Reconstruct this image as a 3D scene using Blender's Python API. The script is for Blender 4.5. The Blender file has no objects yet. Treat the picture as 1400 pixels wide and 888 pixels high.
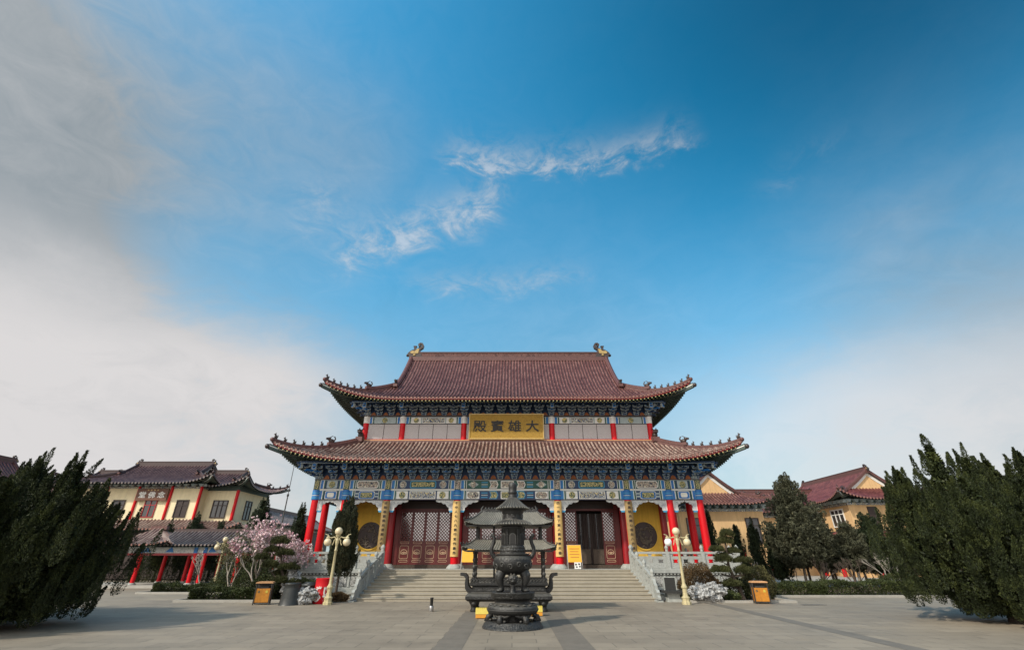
import bpy, math, random
import numpy as np
from mathutils import Vector, Matrix

S = bpy.context.scene
COL = S.collection
PI = math.pi
R = math.radians
random.seed(7)
RNG = np.random.default_rng(11)

# ------------------------------------------------------------------ materials
def new_mat(name):
    m = bpy.data.materials.new(name)
    m.use_nodes = True
    nt = m.node_tree
    return m, nt, nt.nodes['Principled BSDF']

def N(nt, t, **kw):
    n = nt.nodes.new(t)
    for k, v in kw.items():
        if hasattr(n, k):
            setattr(n, k, v)
        else:
            n.inputs[k].default_value = v
    return n

def coords(nt):
    return N(nt, 'ShaderNodeTexCoord').outputs['Object']

def ramp(nt, fac, stops, interp='LINEAR'):
    r = N(nt, 'ShaderNodeValToRGB')
    r.color_ramp.interpolation = interp
    e = r.color_ramp.elements
    while len(e) < len(stops):
        e.new(0.5)
    for i, (p, c) in enumerate(stops):
        e[i].position = p
        e[i].color = (c[0], c[1], c[2], 1)
    nt.links.new(fac, r.inputs[0])
    return r.outputs[0]

def M(name, c1, c2=None, scale=3.0, rough=0.6, bump=0.0, bscale=30.0, metal=0.0, spec=0.5, dirt=0.0, streak=0.0, dust=0.0):
    """plain surface: two tones mixed by a noise, a finer noise for dirt and bump"""
    m, nt, b = new_mat(name)
    c2 = c2 or tuple(x * 0.8 for x in c1)
    co = coords(nt)
    n = N(nt, 'ShaderNodeTexNoise', Scale=scale, Detail=6.0, Roughness=0.65)
    nt.links.new(co, n.inputs['Vector'])
    col = ramp(nt, n.outputs[0], [(0.3, c2), (0.7, c1)])
    if dirt:
        n3 = N(nt, 'ShaderNodeTexNoise', Scale=scale * 4.3, Detail=8.0, Roughness=0.75)
        nt.links.new(co, n3.inputs['Vector'])
        f = ramp(nt, n3.outputs[0], [(0.35, (1 - dirt,) * 3), (0.6, (1, 1, 1))])
        mx = N(nt, 'ShaderNodeMix', data_type='RGBA', blend_type='MULTIPLY')
        mx.inputs[0].default_value = 1
        nt.links.new(col, mx.inputs[6]); nt.links.new(f, mx.inputs[7])
        col = mx.outputs[2]
    if streak:        # rain runs down the face
        mp = N(nt, 'ShaderNodeMapping'); mp.inputs['Scale'].default_value = (3.2, 3.2, 0.22)
        nt.links.new(co, mp.inputs['Vector'])
        n4 = N(nt, 'ShaderNodeTexNoise', Scale=1.0, Detail=7.0, Roughness=0.7)
        nt.links.new(mp.outputs[0], n4.inputs['Vector'])
        f = ramp(nt, n4.outputs[0], [(0.36, (1 - streak, 1 - streak, 1 - streak * 1.05)), (0.58, (1, 1, 1))])
        mx = N(nt, 'ShaderNodeMix', data_type='RGBA', blend_type='MULTIPLY')
        mx.inputs[0].default_value = 1
        nt.links.new(col, mx.inputs[6]); nt.links.new(f, mx.inputs[7])
        col = mx.outputs[2]
    if dust:          # ash and dust lie on what faces up
        g = N(nt, 'ShaderNodeNewGeometry'); sp = N(nt, 'ShaderNodeSeparateXYZ')
        nt.links.new(g.outputs['Normal'], sp.inputs[0])
        n5 = N(nt, 'ShaderNodeTexNoise', Scale=9.0, Detail=6.0, Roughness=0.7)
        nt.links.new(co, n5.inputs['Vector'])
        ad = N(nt, 'ShaderNodeMath', operation='MULTIPLY_ADD'); ad.inputs[1].default_value = 0.75
        nt.links.new(sp.outputs['Z'], ad.inputs[0]); nt.links.new(n5.outputs[0], ad.inputs[2])
        f = ramp(nt, ad.outputs[0], [(0.72, (0, 0, 0)), (1.15, (dust, dust, dust))])
        mx = N(nt, 'ShaderNodeMix', data_type='RGBA')
        mx.inputs[7].default_value = (0.20, 0.185, 0.155, 1)
        nt.links.new(f, mx.inputs[0]); nt.links.new(col, mx.inputs[6])
        col = mx.outputs[2]
    nt.links.new(col, b.inputs['Base Color'])
    b.inputs['Roughness'].default_value = rough
    b.inputs['Metallic'].default_value = metal
    b.inputs['Specular IOR Level'].default_value = spec
    if bump:
        n2 = N(nt, 'ShaderNodeTexNoise', Scale=bscale, Detail=5.0)
        nt.links.new(co, n2.inputs['Vector'])
        bp = N(nt, 'ShaderNodeBump', Strength=bump, Distance=0.03)
        nt.links.new(n2.outputs[0], bp.inputs['Height'])
        nt.links.new(bp.outputs[0], b.inputs['Normal'])
    return m

def scroll(name, bg, fg, scale=5.0, w=0.07, rough=0.55, bump=0.3, fg2=None):
    """painted or carved scrollwork: curling lines of one colour over another"""
    m, nt, b = new_mat(name)
    co = coords(nt)
    n = N(nt, 'ShaderNodeTexNoise', Scale=scale, Detail=1.2, Distortion=1.6)
    nt.links.new(co, n.inputs['Vector'])
    fg2 = fg2 or fg
    col = ramp(nt, n.outputs[0], [(0.0, fg2), (0.40 - w, bg), (0.44, fg), (0.44 + w, bg), (0.56, fg2), (0.56 + w, bg), (0.68, fg)], 'CONSTANT')
    nt.links.new(col, b.inputs['Base Color'])
    b.inputs['Roughness'].default_value = rough
    if bump:
        bp = N(nt, 'ShaderNodeBump', Strength=bump, Distance=0.04)
        nt.links.new(col, bp.inputs['Height'])
        nt.links.new(bp.outputs[0], b.inputs['Normal'])
    return m

def carved(name, c1, c2, scale=7.0, depth=0.06):
    """stone relief: soft ups and downs with hollows in the darker colour"""
    m, nt, b = new_mat(name)
    co = coords(nt)
    n = N(nt, 'ShaderNodeTexNoise', Scale=scale, Detail=2.5, Distortion=1.3)
    nt.links.new(co, n.inputs['Vector'])
    col = ramp(nt, n.outputs[0], [(0.40, c2), (0.50, c1), (0.56, c2), (0.62, c1)])
    nt.links.new(col, b.inputs['Base Color'])
    b.inputs['Roughness'].default_value = 0.85
    bp = N(nt, 'ShaderNodeBump', Strength=0.9, Distance=depth)
    nt.links.new(n.outputs[0], bp.inputs['Height'])
    nt.links.new(bp.outputs[0], b.inputs['Normal'])
    return m

def tile_mat(name, c1, c2, c3, rough=0.42):
    """glazed roof tile: every tile its own tone, weather streaks and dust"""
    m, nt, b = new_mat(name)
    co = coords(nt)
    n = N(nt, 'ShaderNodeTexNoise', Scale=0.55, Detail=7.0, Roughness=0.7)
    nt.links.new(co, n.inputs['Vector'])
    v = N(nt, 'ShaderNodeTexWhiteNoise', noise_dimensions='3D')
    sn = N(nt, 'ShaderNodeVectorMath', operation='SNAP')
    sn.inputs[1].default_value = (0.26, 0.33, 9.0)
    nt.links.new(co, sn.inputs[0]); nt.links.new(sn.outputs[0], v.inputs['Vector'])
    a = N(nt, 'ShaderNodeMath', operation='MULTIPLY_ADD')
    a.inputs[1].default_value = 0.42
    nt.links.new(v.outputs[0], a.inputs[0]); nt.links.new(n.outputs[0], a.inputs[2])
    col = ramp(nt, a.outputs[0], [(0.36, c2), (0.62, c1), (0.86, c3)])
    nt.links.new(col, b.inputs['Base Color'])
    b.inputs['Roughness'].default_value = rough
    n2 = N(nt, 'ShaderNodeTexNoise', Scale=25.0, Detail=4.0)
    nt.links.new(co, n2.inputs['Vector'])
    bp = N(nt, 'ShaderNodeBump', Strength=0.25, Distance=0.02)
    nt.links.new(n2.outputs[0], bp.inputs['Height']); nt.links.new(bp.outputs[0], b.inputs['Normal'])
    return m

def leaf_mat(name, c1, c2, c3, rough=0.6, trans=0.0):
    m, nt, b = new_mat(name)
    g = N(nt, 'ShaderNodeNewGeometry')
    n = N(nt, 'ShaderNodeTexNoise', Scale=2.3, Detail=3.0)
    nt.links.new(coords(nt), n.inputs['Vector'])
    a = N(nt, 'ShaderNodeMath', operation='MULTIPLY_ADD')
    a.inputs[1].default_value = 0.5
    nt.links.new(g.outputs['Random Per Island'], a.inputs[0])
    a2 = N(nt, 'ShaderNodeMath', operation='MULTIPLY_ADD'); a2.inputs[1].default_value = 1.5; a2.inputs[2].default_value = -0.50
    nt.links.new(n.outputs[0], a2.inputs[0]); nt.links.new(a2.outputs[0], a.inputs[2])
    col = ramp(nt, a.outputs[0], [(0.1, c2), (0.55, c1), (0.9, c3)])
    nt.links.new(col, b.inputs['Base Color'])
    b.inputs['Roughness'].default_value = rough
    b.inputs['Specular IOR Level'].default_value = 0.25
    return m

MT = {}
MT['tile'] = tile_mat('roof tile', (0.135, 0.052, 0.046), (0.085, 0.032, 0.030), (0.20, 0.095, 0.082))
MT['tile_dusty_lit'] = tile_mat('dusty and sunlit roof tile', (0.26, 0.165, 0.135), (0.16, 0.085, 0.07), (0.38, 0.28, 0.23), 0.5)  # wear and gloss highlights both put into this paler colour
MT['tile_pan'] = M('tile pan', (0.075, 0.03, 0.028), (0.045, 0.018, 0.017), 2.0, 0.6)
MT['tile_end'] = M('tile end', (0.30, 0.15, 0.12), (0.18, 0.08, 0.06), 6.0, 0.5)
MT['tile_dark'] = tile_mat('dark purple tile', (0.105, 0.052, 0.048), (0.068, 0.034, 0.032), (0.16, 0.09, 0.082))
MT['tile_red'] = tile_mat('deep red tile', (0.10, 0.026, 0.026), (0.07, 0.018, 0.018), (0.15, 0.045, 0.042))
MT['tile_grey'] = tile_mat('grey tile', (0.12, 0.095, 0.088), (0.075, 0.06, 0.056), (0.18, 0.15, 0.14))
MT['ridge'] = M('ridge moulding', (0.14, 0.058, 0.05), (0.085, 0.034, 0.03), 5.0, 0.45, 0.4, 14)
MT['ridge_carve'] = carved('ridge relief', (0.17, 0.085, 0.072), (0.07, 0.032, 0.03), 3.4, 0.05)
MT['ridge_dark'] = M('ridge cap', (0.065, 0.036, 0.035), (0.04, 0.023, 0.023), 4.0, 0.5)
MT['beast'] = M('beast glaze', (0.055, 0.035, 0.03), (0.03, 0.02, 0.018), 8.0, 0.4)
MT['beast_gold'] = M('beast gold', (0.50, 0.38, 0.14), (0.28, 0.17, 0.06), 6.0, 0.4)
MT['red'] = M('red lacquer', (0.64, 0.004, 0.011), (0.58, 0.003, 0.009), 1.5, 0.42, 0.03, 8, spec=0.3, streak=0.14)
MT['red_dim'] = M('darker red lacquer', (0.34, 0.012, 0.018), (0.26, 0.01, 0.014), 1.5, 0.4)  # darker red for the inner columns and small trim
MT['red_wood'] = M('red brown wood', (0.115, 0.014, 0.012), (0.085, 0.010, 0.010), 2.5, 0.42, 0.08, 20)
MT['dark_wood'] = M('dark wood', (0.035, 0.018, 0.014), (0.02, 0.012, 0.010), 3.0, 0.5, 0.1, 20)
MT['yellow_wall'] = M('ochre plaster', (0.72, 0.45, 0.06), (0.66, 0.41, 0.055), 0.8, 0.85, 0.05, 40, dirt=0.12, streak=0.18)
MT['cream_wall'] = M('cream plaster', (0.84, 0.73, 0.48), (0.79, 0.68, 0.44), 0.5, 0.9, 0.04, 40, dirt=0.1, streak=0.13)
MT['peach_wall'] = M('peach plaster', (0.70, 0.46, 0.23), (0.64, 0.41, 0.20), 0.5, 0.9, 0.04, 40, dirt=0.1, streak=0.15)
MT['stone'] = M('pale stone', (0.42, 0.43, 0.40), (0.33, 0.345, 0.325), 2.2, 0.8, 0.2, 22, dirt=0.14, streak=0.16)
MT['stone_carve'] = carved('carved stone', (0.44, 0.44, 0.42), (0.13, 0.13, 0.12), 8.0, 0.06)
MT['stone_carve_soft'] = carved('soft carved stone', (0.43, 0.44, 0.41), (0.30, 0.31, 0.29), 9.0, 0.04)
MT['stair'] = M('stair stone', (0.36, 0.32, 0.25), (0.31, 0.275, 0.213), 0.9, 0.75, 0.1, 40, dirt=0.12)
MT['stone_dark'] = M('dark granite', (0.045, 0.044, 0.042), (0.03, 0.03, 0.029), 20, 0.7, spec=0.25)
MT['blue'] = M('blue paint', (0.012, 0.16, 0.46), (0.010, 0.125, 0.38), 6, 0.5)
MT['deep_blue'] = M('deep blue paint', (0.014, 0.05, 0.135), (0.010, 0.032, 0.09), 6, 0.55)
MT['sky_blue'] = M('light blue paint', (0.05, 0.30, 0.52), (0.04, 0.25, 0.45), 6, 0.5)
MT['green'] = M('green paint', (0.02, 0.10, 0.075), (0.014, 0.07, 0.055), 6, 0.55)
MT['dull_green'] = M('dull green paint', (0.07, 0.105, 0.09), (0.045, 0.07, 0.062), 5, 0.6)
MT['white'] = M('white paint', (0.80, 0.79, 0.75), (0.72, 0.71, 0.67), 4, 0.6, dirt=0.1)
MT['pale'] = M('pale blue grey edge', (0.42, 0.49, 0.49), (0.32, 0.39, 0.40), 6, 0.6)
MT['gold'] = M('gold paint', (0.62, 0.45, 0.17), (0.5, 0.35, 0.12), 6, 0.42)
MT['orange'] = M('orange paint', (0.42, 0.13, 0.03), (0.30, 0.08, 0.02), 9, 0.6)
MT['scroll_blue'] = scroll('gold scroll on blue', (0.012, 0.05, 0.16), (0.74, 0.62, 0.30), 4.6, 0.05, fg2=(0.80, 0.80, 0.68))
MT['scroll_green'] = scroll('gold scroll on green', (0.015, 0.07, 0.055), (0.74, 0.58, 0.22), 4.2, 0.05, fg2=(0.62, 0.52, 0.22))
MT['scroll_pale'] = scroll('cream scroll on dark', (0.05, 0.05, 0.07), (0.80, 0.75, 0.58), 5.0, 0.06, fg2=(0.66, 0.48, 0.36))
MT['scroll_white'] = carved('white openwork', (0.60, 0.60, 0.57), (0.36, 0.38, 0.40), 5.0, 0.05)
MT['lattice_grey'] = None
MT['gold_board'] = carved('gold leaf board', (0.43, 0.265, 0.045), (0.29, 0.175, 0.033), 9.0, 0.02)
MT['black_ink'] = M('black paint', (0.012, 0.011, 0.010), (0.008, 0.008, 0.008), 5, 0.5)
MT['couplet'] = M('gilded couplet board', (0.68, 0.46, 0.17), (0.58, 0.38, 0.13), 2, 0.4, dirt=0.08)
MT['couplet_dull'] = M('mottled couplet board', (0.34, 0.23, 0.085), (0.24, 0.16, 0.06), 5, 0.5, dirt=0.25)  # darker, blotchier gilt for the two outer boards
MT['iron'] = M('black cast iron', (0.020, 0.020, 0.019), (0.012, 0.012, 0.012), 5, 0.5, 0.5, 26, metal=0.1, dirt=0.2, dust=0.3)
MT['iron_relief'] = carved('cast iron relief', (0.042, 0.042, 0.039), (0.012, 0.012, 0.012), 11.0, 0.05)
MT['iron_relief'].node_tree.nodes['Principled BSDF'].inputs['Roughness'].default_value = 0.45
MT['iron_tile'] = M('dusty iron tile', (0.21, 0.20, 0.17), (0.125, 0.12, 0.10), 4, 0.6, 0.2, 30)
MT['iron_grey'] = M('grey iron tile', (0.048, 0.047, 0.044), (0.03, 0.03, 0.028), 4, 0.55, 0.2, 30, dust=0.35)
MT['cream_metal'] = M('cream painted iron', (0.58, 0.50, 0.29), (0.48, 0.41, 0.23), 3, 0.45, dirt=0.22, streak=0.2)
MT['globe'] = M('opal glass globe', (0.66, 0.56, 0.37), (0.60, 0.51, 0.33), 2, 0.3)
MT['globe_white'] = M('white glass globe', (0.86, 0.86, 0.86), (0.82, 0.82, 0.82), 2, 0.25)
MT['bin'] = M('orange bin enamel', (0.56, 0.225, 0.018), (0.50, 0.19, 0.014), 3, 0.45, dirt=0.2, streak=0.2)
MT['bin_dark'] = M('dark bin metal', (0.04, 0.036, 0.034), (0.025, 0.023, 0.022), 4, 0.45)
MT['bin_top'] = M('tan bin lid', (0.55, 0.30, 0.14), (0.45, 0.24, 0.11), 4, 0.45)
MT['pot'] = M('dark glazed clay', (0.030, 0.034, 0.033), (0.020, 0.023, 0.023), 2.5, 0.45, 0.1, 10, dirt=0.2)
MT['rock'] = carved('pitted scholar rock', (0.46, 0.46, 0.45), (0.11, 0.11, 0.105), 4.0, 0.12)
MT['barrel'] = M('red barrel', (0.52, 0.006, 0.012), (0.44, 0.005, 0.01), 3, 0.6, spec=0.2)
MT['sign_brown'] = M('brown sign board', (0.14, 0.05, 0.022), (0.10, 0.035, 0.016), 3, 0.5)
MT['notice'] = M('amber notice sheet', (0.78, 0.40, 0.02), (0.72, 0.36, 0.02), 2, 0.5)
MT['notice_pale'] = M('pale orange sheet', (0.80, 0.47, 0.22), (0.76, 0.44, 0.2), 2, 0.5)
MT['box_yellow'] = M('yellow box top', (0.58, 0.45, 0.06), (0.5, 0.38, 0.05), 9, 0.5)
MT['steel'] = M('dull steel', (0.42, 0.41, 0.40), (0.34, 0.33, 0.32), 8, 0.35, metal=0.8)
MT['bark'] = M('bark', (0.085, 0.062, 0.045), (0.045, 0.033, 0.025), 9, 0.9, 0.6, 18)
MT['bark_pale'] = M('pale bark', (0.36, 0.32, 0.27), (0.22, 0.19, 0.16), 8, 0.85, 0.4, 18)
MT['relief'] = M('carved brown stone', (0.125, 0.10, 0.07), (0.07, 0.055, 0.04), 7, 0.7, 0.4, 20)
MT['soil'] = M('bed soil', (0.15, 0.11, 0.075), (0.09, 0.065, 0.045), 3, 0.95, 0.6, 14)
MT['curb'] = M('curb stone', (0.38, 0.36, 0.32), (0.30, 0.285, 0.25), 2, 0.8, 0.2, 30)
MT['juniper'] = leaf_mat('juniper', (0.026, 0.036, 0.012), (0.011, 0.016, 0.007), (0.064, 0.076, 0.021))
MT['cypress'] = leaf_mat('cypress', (0.032, 0.046, 0.022), (0.014, 0.021, 0.011), (0.055, 0.075, 0.032))
MT['cypress_brown'] = leaf_mat('cypress with brown tips', (0.042, 0.050, 0.026), (0.018, 0.024, 0.013), (0.085, 0.068, 0.030))
MT['conifer'] = leaf_mat('grey green conifer', (0.078, 0.082, 0.050), (0.038, 0.042, 0.026), (0.13, 0.13, 0.08))
MT['olive'] = leaf_mat('olive leaf', (0.085, 0.08, 0.032), (0.045, 0.042, 0.018), (0.13, 0.12, 0.045))
MT['hedge'] = leaf_mat('hedge leaf', (0.042, 0.055, 0.018), (0.02, 0.027, 0.010), (0.085, 0.10, 0.03))
MT['pine'] = leaf_mat('pine needle', (0.050, 0.056, 0.020), (0.022, 0.026, 0.011), (0.085, 0.09, 0.032))
MT['russet'] = leaf_mat('russet leaf', (0.095, 0.060, 0.028), (0.045, 0.03, 0.015), (0.15, 0.095, 0.04))
MT['petal'] = leaf_mat('magnolia petal', (0.72, 0.53, 0.55), (0.44, 0.21, 0.27), (0.84, 0.76, 0.74), 0.6)
MT['petal_white'] = leaf_mat('white petal', (0.72, 0.70, 0.62), (0.6, 0.55, 0.45), (0.82, 0.8, 0.74), 0.6)

def glass_mat():
    m, nt, b = new_mat('reflective glazing')
    n = N(nt, 'ShaderNodeTexNoise', Scale=1.2, Detail=2.0)
    nt.links.new(coords(nt), n.inputs['Vector'])
    col = ramp(nt, n.outputs[0], [(0.3, (0.24, 0.235, 0.235)), (0.7, (0.36, 0.35, 0.35))])
    nt.links.new(col, b.inputs['Base Color'])
    b.inputs['Metallic'].default_value = 0.92
    b.inputs['Roughness'].default_value = 0.10
    return m
MT['glazing'] = glass_mat()
MT['window_glass'] = M('dark window glass', (0.03, 0.03, 0.032), (0.02, 0.02, 0.022), 1.0, 0.12, spec=0.9)

def grey_lattice():
    m, nt, b = new_mat('grey lattice panel')
    co = coords(nt)
    mp = N(nt, 'ShaderNodeMapping'); mp.inputs['Rotation'].default_value = (R(90), 0, 0)
    nt.links.new(co, mp.inputs['Vector'])
    br = N(nt, 'ShaderNodeTexBrick')
    br.inputs['Scale'].default_value = 1.0
    br.inputs['Brick Width'].default_value = 0.11
    br.inputs['Row Height'].default_value = 0.06
    br.inputs['Mortar Size'].default_value = 0.012
    br.inputs['Color1'].default_value = (0.54, 0.54, 0.53, 1)
    br.inputs['Color2'].default_value = (0.60, 0.60, 0.59, 1)
    br.inputs['Mortar'].default_value = (0.36, 0.30, 0.30, 1)
    nt.links.new(mp.outputs[0], br.inputs['Vector'])
    nt.links.new(br.outputs[0], b.inputs['Base Color'])
    b.inputs['Roughness'].default_value = 0.7
    return m
MT['lattice_grey'] = grey_lattice()

def paving():
    m, nt, b = new_mat('granite paving')
    co = coords(nt)
    br = N(nt, 'ShaderNodeTexBrick', offset=0.5)
    br.inputs['Scale'].default_value = 1.0
    br.inputs['Brick Width'].default_value = 1.2
    br.inputs['Row Height'].default_value = 0.6
    br.inputs['Mortar Size'].default_value = 0.011
    br.inputs['Bias'].default_value = -0.1
    br.inputs['Color1'].default_value = (0.262, 0.218, 0.163, 1)
    br.inputs['Color2'].default_value = (0.315, 0.262, 0.197, 1)
    br.inputs['Mortar'].default_value = (0.15, 0.127, 0.098, 1)
    nt.links.new(co, br.inputs['Vector'])
    n = N(nt, 'ShaderNodeTexNoise', Scale=0.35, Detail=9.0, Roughness=0.7)
    nt.links.new(co, n.inputs['Vector'])
    st = ramp(nt, n.outputs[0], [(0.28, (0.74, 0.74, 0.75)), (0.52, (1, 1, 1)), (0.75, (1.1, 1.09, 1.06))])
    n2 = N(nt, 'ShaderNodeTexNoise', Scale=55.0, Detail=5.0, Roughness=0.8)
    nt.links.new(co, n2.inputs['Vector'])
    sp = ramp(nt, n2.outputs[0], [(0.3, (0.82, 0.82, 0.82)), (0.7, (1.1, 1.1, 1.1))])
    n7 = N(nt, 'ShaderNodeTexNoise', Scale=1.6, Detail=10.0, Roughness=0.72, Distortion=0.6)
    nt.links.new(co, n7.inputs['Vector'])
    st2 = ramp(nt, n7.outputs[0], [(0.34, (0.72, 0.72, 0.73)), (0.44, (0.97, 0.97, 0.97)), (0.7, (1, 1, 1))])
    a0 = N(nt, 'ShaderNodeMix', data_type='RGBA', blend_type='MULTIPLY'); a0.inputs[0].default_value = 1
    nt.links.new(br.outputs[0], a0.inputs[6]); nt.links.new(st2, a0.inputs[7])
    a = N(nt, 'ShaderNodeMix', data_type='RGBA', blend_type='MULTIPLY'); a.inputs[0].default_value = 1
    nt.links.new(a0.outputs[2], a.inputs[6]); nt.links.new(st, a.inputs[7])
    c = N(nt, 'ShaderNodeMix', data_type='RGBA', blend_type='MULTIPLY'); c.inputs[0].default_value = 1
    nt.links.new(a.outputs[2], c.inputs[6]); nt.links.new(sp, c.inputs[7])
    nt.links.new(c.outputs[2], b.inputs['Base Color'])
    rr = ramp(nt, n.outputs[0], [(0.3, (0.55,) * 3), (0.7, (0.75,) * 3)])
    nt.links.new(rr, b.inputs['Roughness'])
    bp = N(nt, 'ShaderNodeBump', Strength=0.25, Distance=0.01)
    nt.links.new(br.outputs['Fac'], bp.inputs['Height']); bp.invert = True
    nt.links.new(bp.outputs[0], b.inputs['Normal'])
    return m
MT['paving'] = paving()
MT['paving_dark'] = M('dark granite band', (0.20, 0.172, 0.138), (0.16, 0.138, 0.11), 0.8, 0.65, 0.1, 60, dirt=0.2)

# ------------------------------------------------------------------ mesh building
WL = {}          # world location of every empty

class MB:
    def __init__(s):
        s.v = []; s.f = []; s.m = []; s.s = []; s.mats = []
    def mi(s, m):
        if isinstance(m, str): m = MT[m]
        if m not in s.mats: s.mats.append(m)
        return s.mats.index(m)
    def add(s, vs, fs, m, smooth=False):
        o = len(s.v); k = s.mi(m)
        s.v += [tuple(v) for v in vs]
        for f in fs:
            s.f.append(tuple(o + i for i in f)); s.m.append(k); s.s.append(smooth)
    def box(s, c, d, m, rz=0.0, rx=0.0, ry=0.0):
        x, y, z = d[0] / 2, d[1] / 2, d[2] / 2
        vs = [Vector(p) for p in ((-x, -y, -z), (x, -y, -z), (x, y, -z), (-x, y, -z), (-x, -y, z), (x, -y, z), (x, y, z), (-x, y, z))]
        if rx or ry or rz:
            mt = Matrix.Rotation(rz, 3, 'Z') @ Matrix.Rotation(ry, 3, 'Y') @ Matrix.Rotation(rx, 3, 'X')
            vs = [mt @ v for v in vs]
        c = Vector(c)
        s.add([v + c for v in vs], [(0, 3, 2, 1), (4, 5, 6, 7), (0, 1, 5, 4), (1, 2, 6, 5), (2, 3, 7, 6), (3, 0, 4, 7)], m)
    def bx(s, x0, x1, y0, y1, z0, z1, m):
        s.box(((x0 + x1) / 2, (y0 + y1) / 2, (z0 + z1) / 2), (x1 - x0, y1 - y0, z1 - z0), m)
    def prism(s, poly, a0, a1, m, axis='y', top=None):
        """extrude a 2-D outline; axis y: poly is (x,z); axis x: (y,z); axis z: (x,y)"""
        n = len(poly)
        def p(q, a):
            return {'y': (q[0], a, q[1]), 'x': (a, q[0], q[1]), 'z': (q[0], q[1], a)}[axis]
        vs = [p(q, a0) for q in poly] + [p(q, a1) for q in poly]
        fs = [tuple(range(n)), tuple(range(2 * n - 1, n - 1, -1))]
        fs += [(i, (i + 1) % n, n + (i + 1) % n, n + i) for i in range(n)]
        s.add(vs, fs, m)
    def lathe(s, prof, m, c=(0, 0, 0), n=20, smooth=True, ph=0.0, sx=1.0, sy=1.0):
        vs = []; fs = []
        for r, z in prof:
            for i in range(n):
                a = ph + 2 * PI * i / n
                vs.append((c[0] + r * sx * math.cos(a), c[1] + r * sy * math.sin(a), c[2] + z))
        for k in range(len(prof) - 1):
            for i in range(n):
                j = (i + 1) % n
                fs.append((k * n + i, k * n + j, (k + 1) * n + j, (k + 1) * n + i))
        s.add(vs, fs, m, smooth)
        L = len(prof) - 1
        s.add(vs[:n], [tuple(range(n - 1, -1, -1))], m); s.add(vs[L * n:], [tuple(range(n))], m)
    def tube(s, pts, rad, m, n=8, smooth=True):
        pts = [Vector(p) for p in pts]
        if not hasattr(rad, '__len__'): rad = [rad] * len(pts)
        vs = []; fs = []
        up = Vector((0, 0, 1)); pu = None
        for i, p in enumerate(pts):
            t = (pts[min(i + 1, len(pts) - 1)] - pts[max(i - 1, 0)]).normalized()
            if pu is None:
                a = t.orthogonal().normalized()
            else:
                a = pu - t * pu.dot(t)
                a = a.normalized() if a.length > 1e-6 else t.orthogonal().normalized()
            pu = a; b = t.cross(a)
            for k in range(n):
                g = 2 * PI * k / n
                vs.append(p + (a * math.cos(g) + b * math.sin(g)) * rad[i])
        for i in range(len(pts) - 1):
            for k in range(n):
                j = (k + 1) % n
                fs.append((i * n + k, i * n + j, (i + 1) * n + j, (i + 1) * n + k))
        s.add(vs, fs, m, smooth)
        s.add(vs[:n], [tuple(range(n - 1, -1, -1))], m); s.add(vs[-n:], [tuple(range(n))], m)
    def ball(s, c, r, m, n=12, k=8):
        if not hasattr(r, '__len__'): r = (r, r, r)
        vs = [(c[0], c[1], c[2] - r[2])]
        for i in range(1, k):
            a = PI * i / k
            for j in range(n):
                g = 2 * PI * j / n
                vs.append((c[0] + r[0] * math.sin(a) * math.cos(g), c[1] + r[1] * math.sin(a) * math.sin(g), c[2] - r[2] * math.cos(a)))
        vs.append((c[0], c[1], c[2] + r[2]))
        fs = [(0, 1 + (j + 1) % n, 1 + j) for j in range(n)]
        for i in range(k - 2):
            for j in range(n):
                q = (j + 1) % n
                fs.append((1 + i * n + j, 1 + i * n + q, 1 + (i + 1) * n + q, 1 + (i + 1) * n + j))
        e = len(vs) - 1; b = 1 + (k - 2) * n
        fs += [(b + j, b + (j + 1) % n, e) for j in range(n)]
        s.add(vs, fs, m, True)
    def sweep(s, pts, prof, m, smooth=False, lat=None):
        """profile (side, up) swept along points; side is horizontal, up stays vertical"""
        pts = [Vector(p) for p in pts]; n = len(prof); vs = []; fs = []
        for i, p in enumerate(pts):
            t = pts[min(i + 1, len(pts) - 1)] - pts[max(i - 1, 0)]
            h = Vector((t.x, t.y, 0))
            l = lat or (Vector((-h.y, h.x, 0)).normalized() if h.length > 1e-6 else Vector((1, 0, 0)))
            l = Vector(l)
            for a, b in prof:
                vs.append(p + l * a + Vector((0, 0, b)))
        for i in range(len(pts) - 1):
            for k in range(n):
                j = (k + 1) % n
                fs.append((i * n + k, i * n + j, (i + 1) * n + j, (i + 1) * n + k))
        s.add(vs, fs, m, smooth)
        s.add(vs[:n], [tuple(range(n - 1, -1, -1))], m); s.add(vs[-n:], [tuple(range(n))], m)
    def mesh(s, name, off=(0, 0, 0)):
        me = bpy.data.meshes.new(name)
        ox, oy, oz = off
        me.from_pydata([(x - ox, y - oy, z - oz) for x, y, z in s.v], [], s.f)
        for m in s.mats: me.materials.append(m)
        me.polygons.foreach_set('material_index', s.m)
        me.polygons.foreach_set('use_smooth', s.s)
        me.update()
        return me
    def build(s, name, parent=None, at=None):
        """verts are world coordinates (or the parent's own when it is turned)"""
        base = WL[parent.name] if parent is not None else Vector((0, 0, 0))
        if at is None: at = base
        at = Vector(at)
        o = bpy.data.objects.new(name, s.mesh(name, at)); COL.objects.link(o)
        o.location = at - base
        if parent is not None: o.parent = parent
        WL[o.name] = at
        return o

def tag(o, label=None, cat=None, group=None, kind=None):
    if label: o['label'] = label
    if cat: o['category'] = cat
    if group: o['group'] = group
    if kind: o['kind'] = kind
    return o

def thing(name, loc, label, cat, group=None, rz=0.0):
    o = bpy.data.objects.new(name, None); COL.objects.link(o)
    o.location = loc; o.rotation_euler = (0, 0, rz); o.empty_display_size = 0.3
    WL[o.name] = Vector(loc)
    return tag(o, label, cat, group)

def local_thing(name, loc, label, cat, group=None, rz=0.0):
    """parts are given in the thing's own coordinates"""
    o = thing(name, loc, label, cat, group, rz)
    WL[o.name] = Vector((0, 0, 0))
    return o

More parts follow.
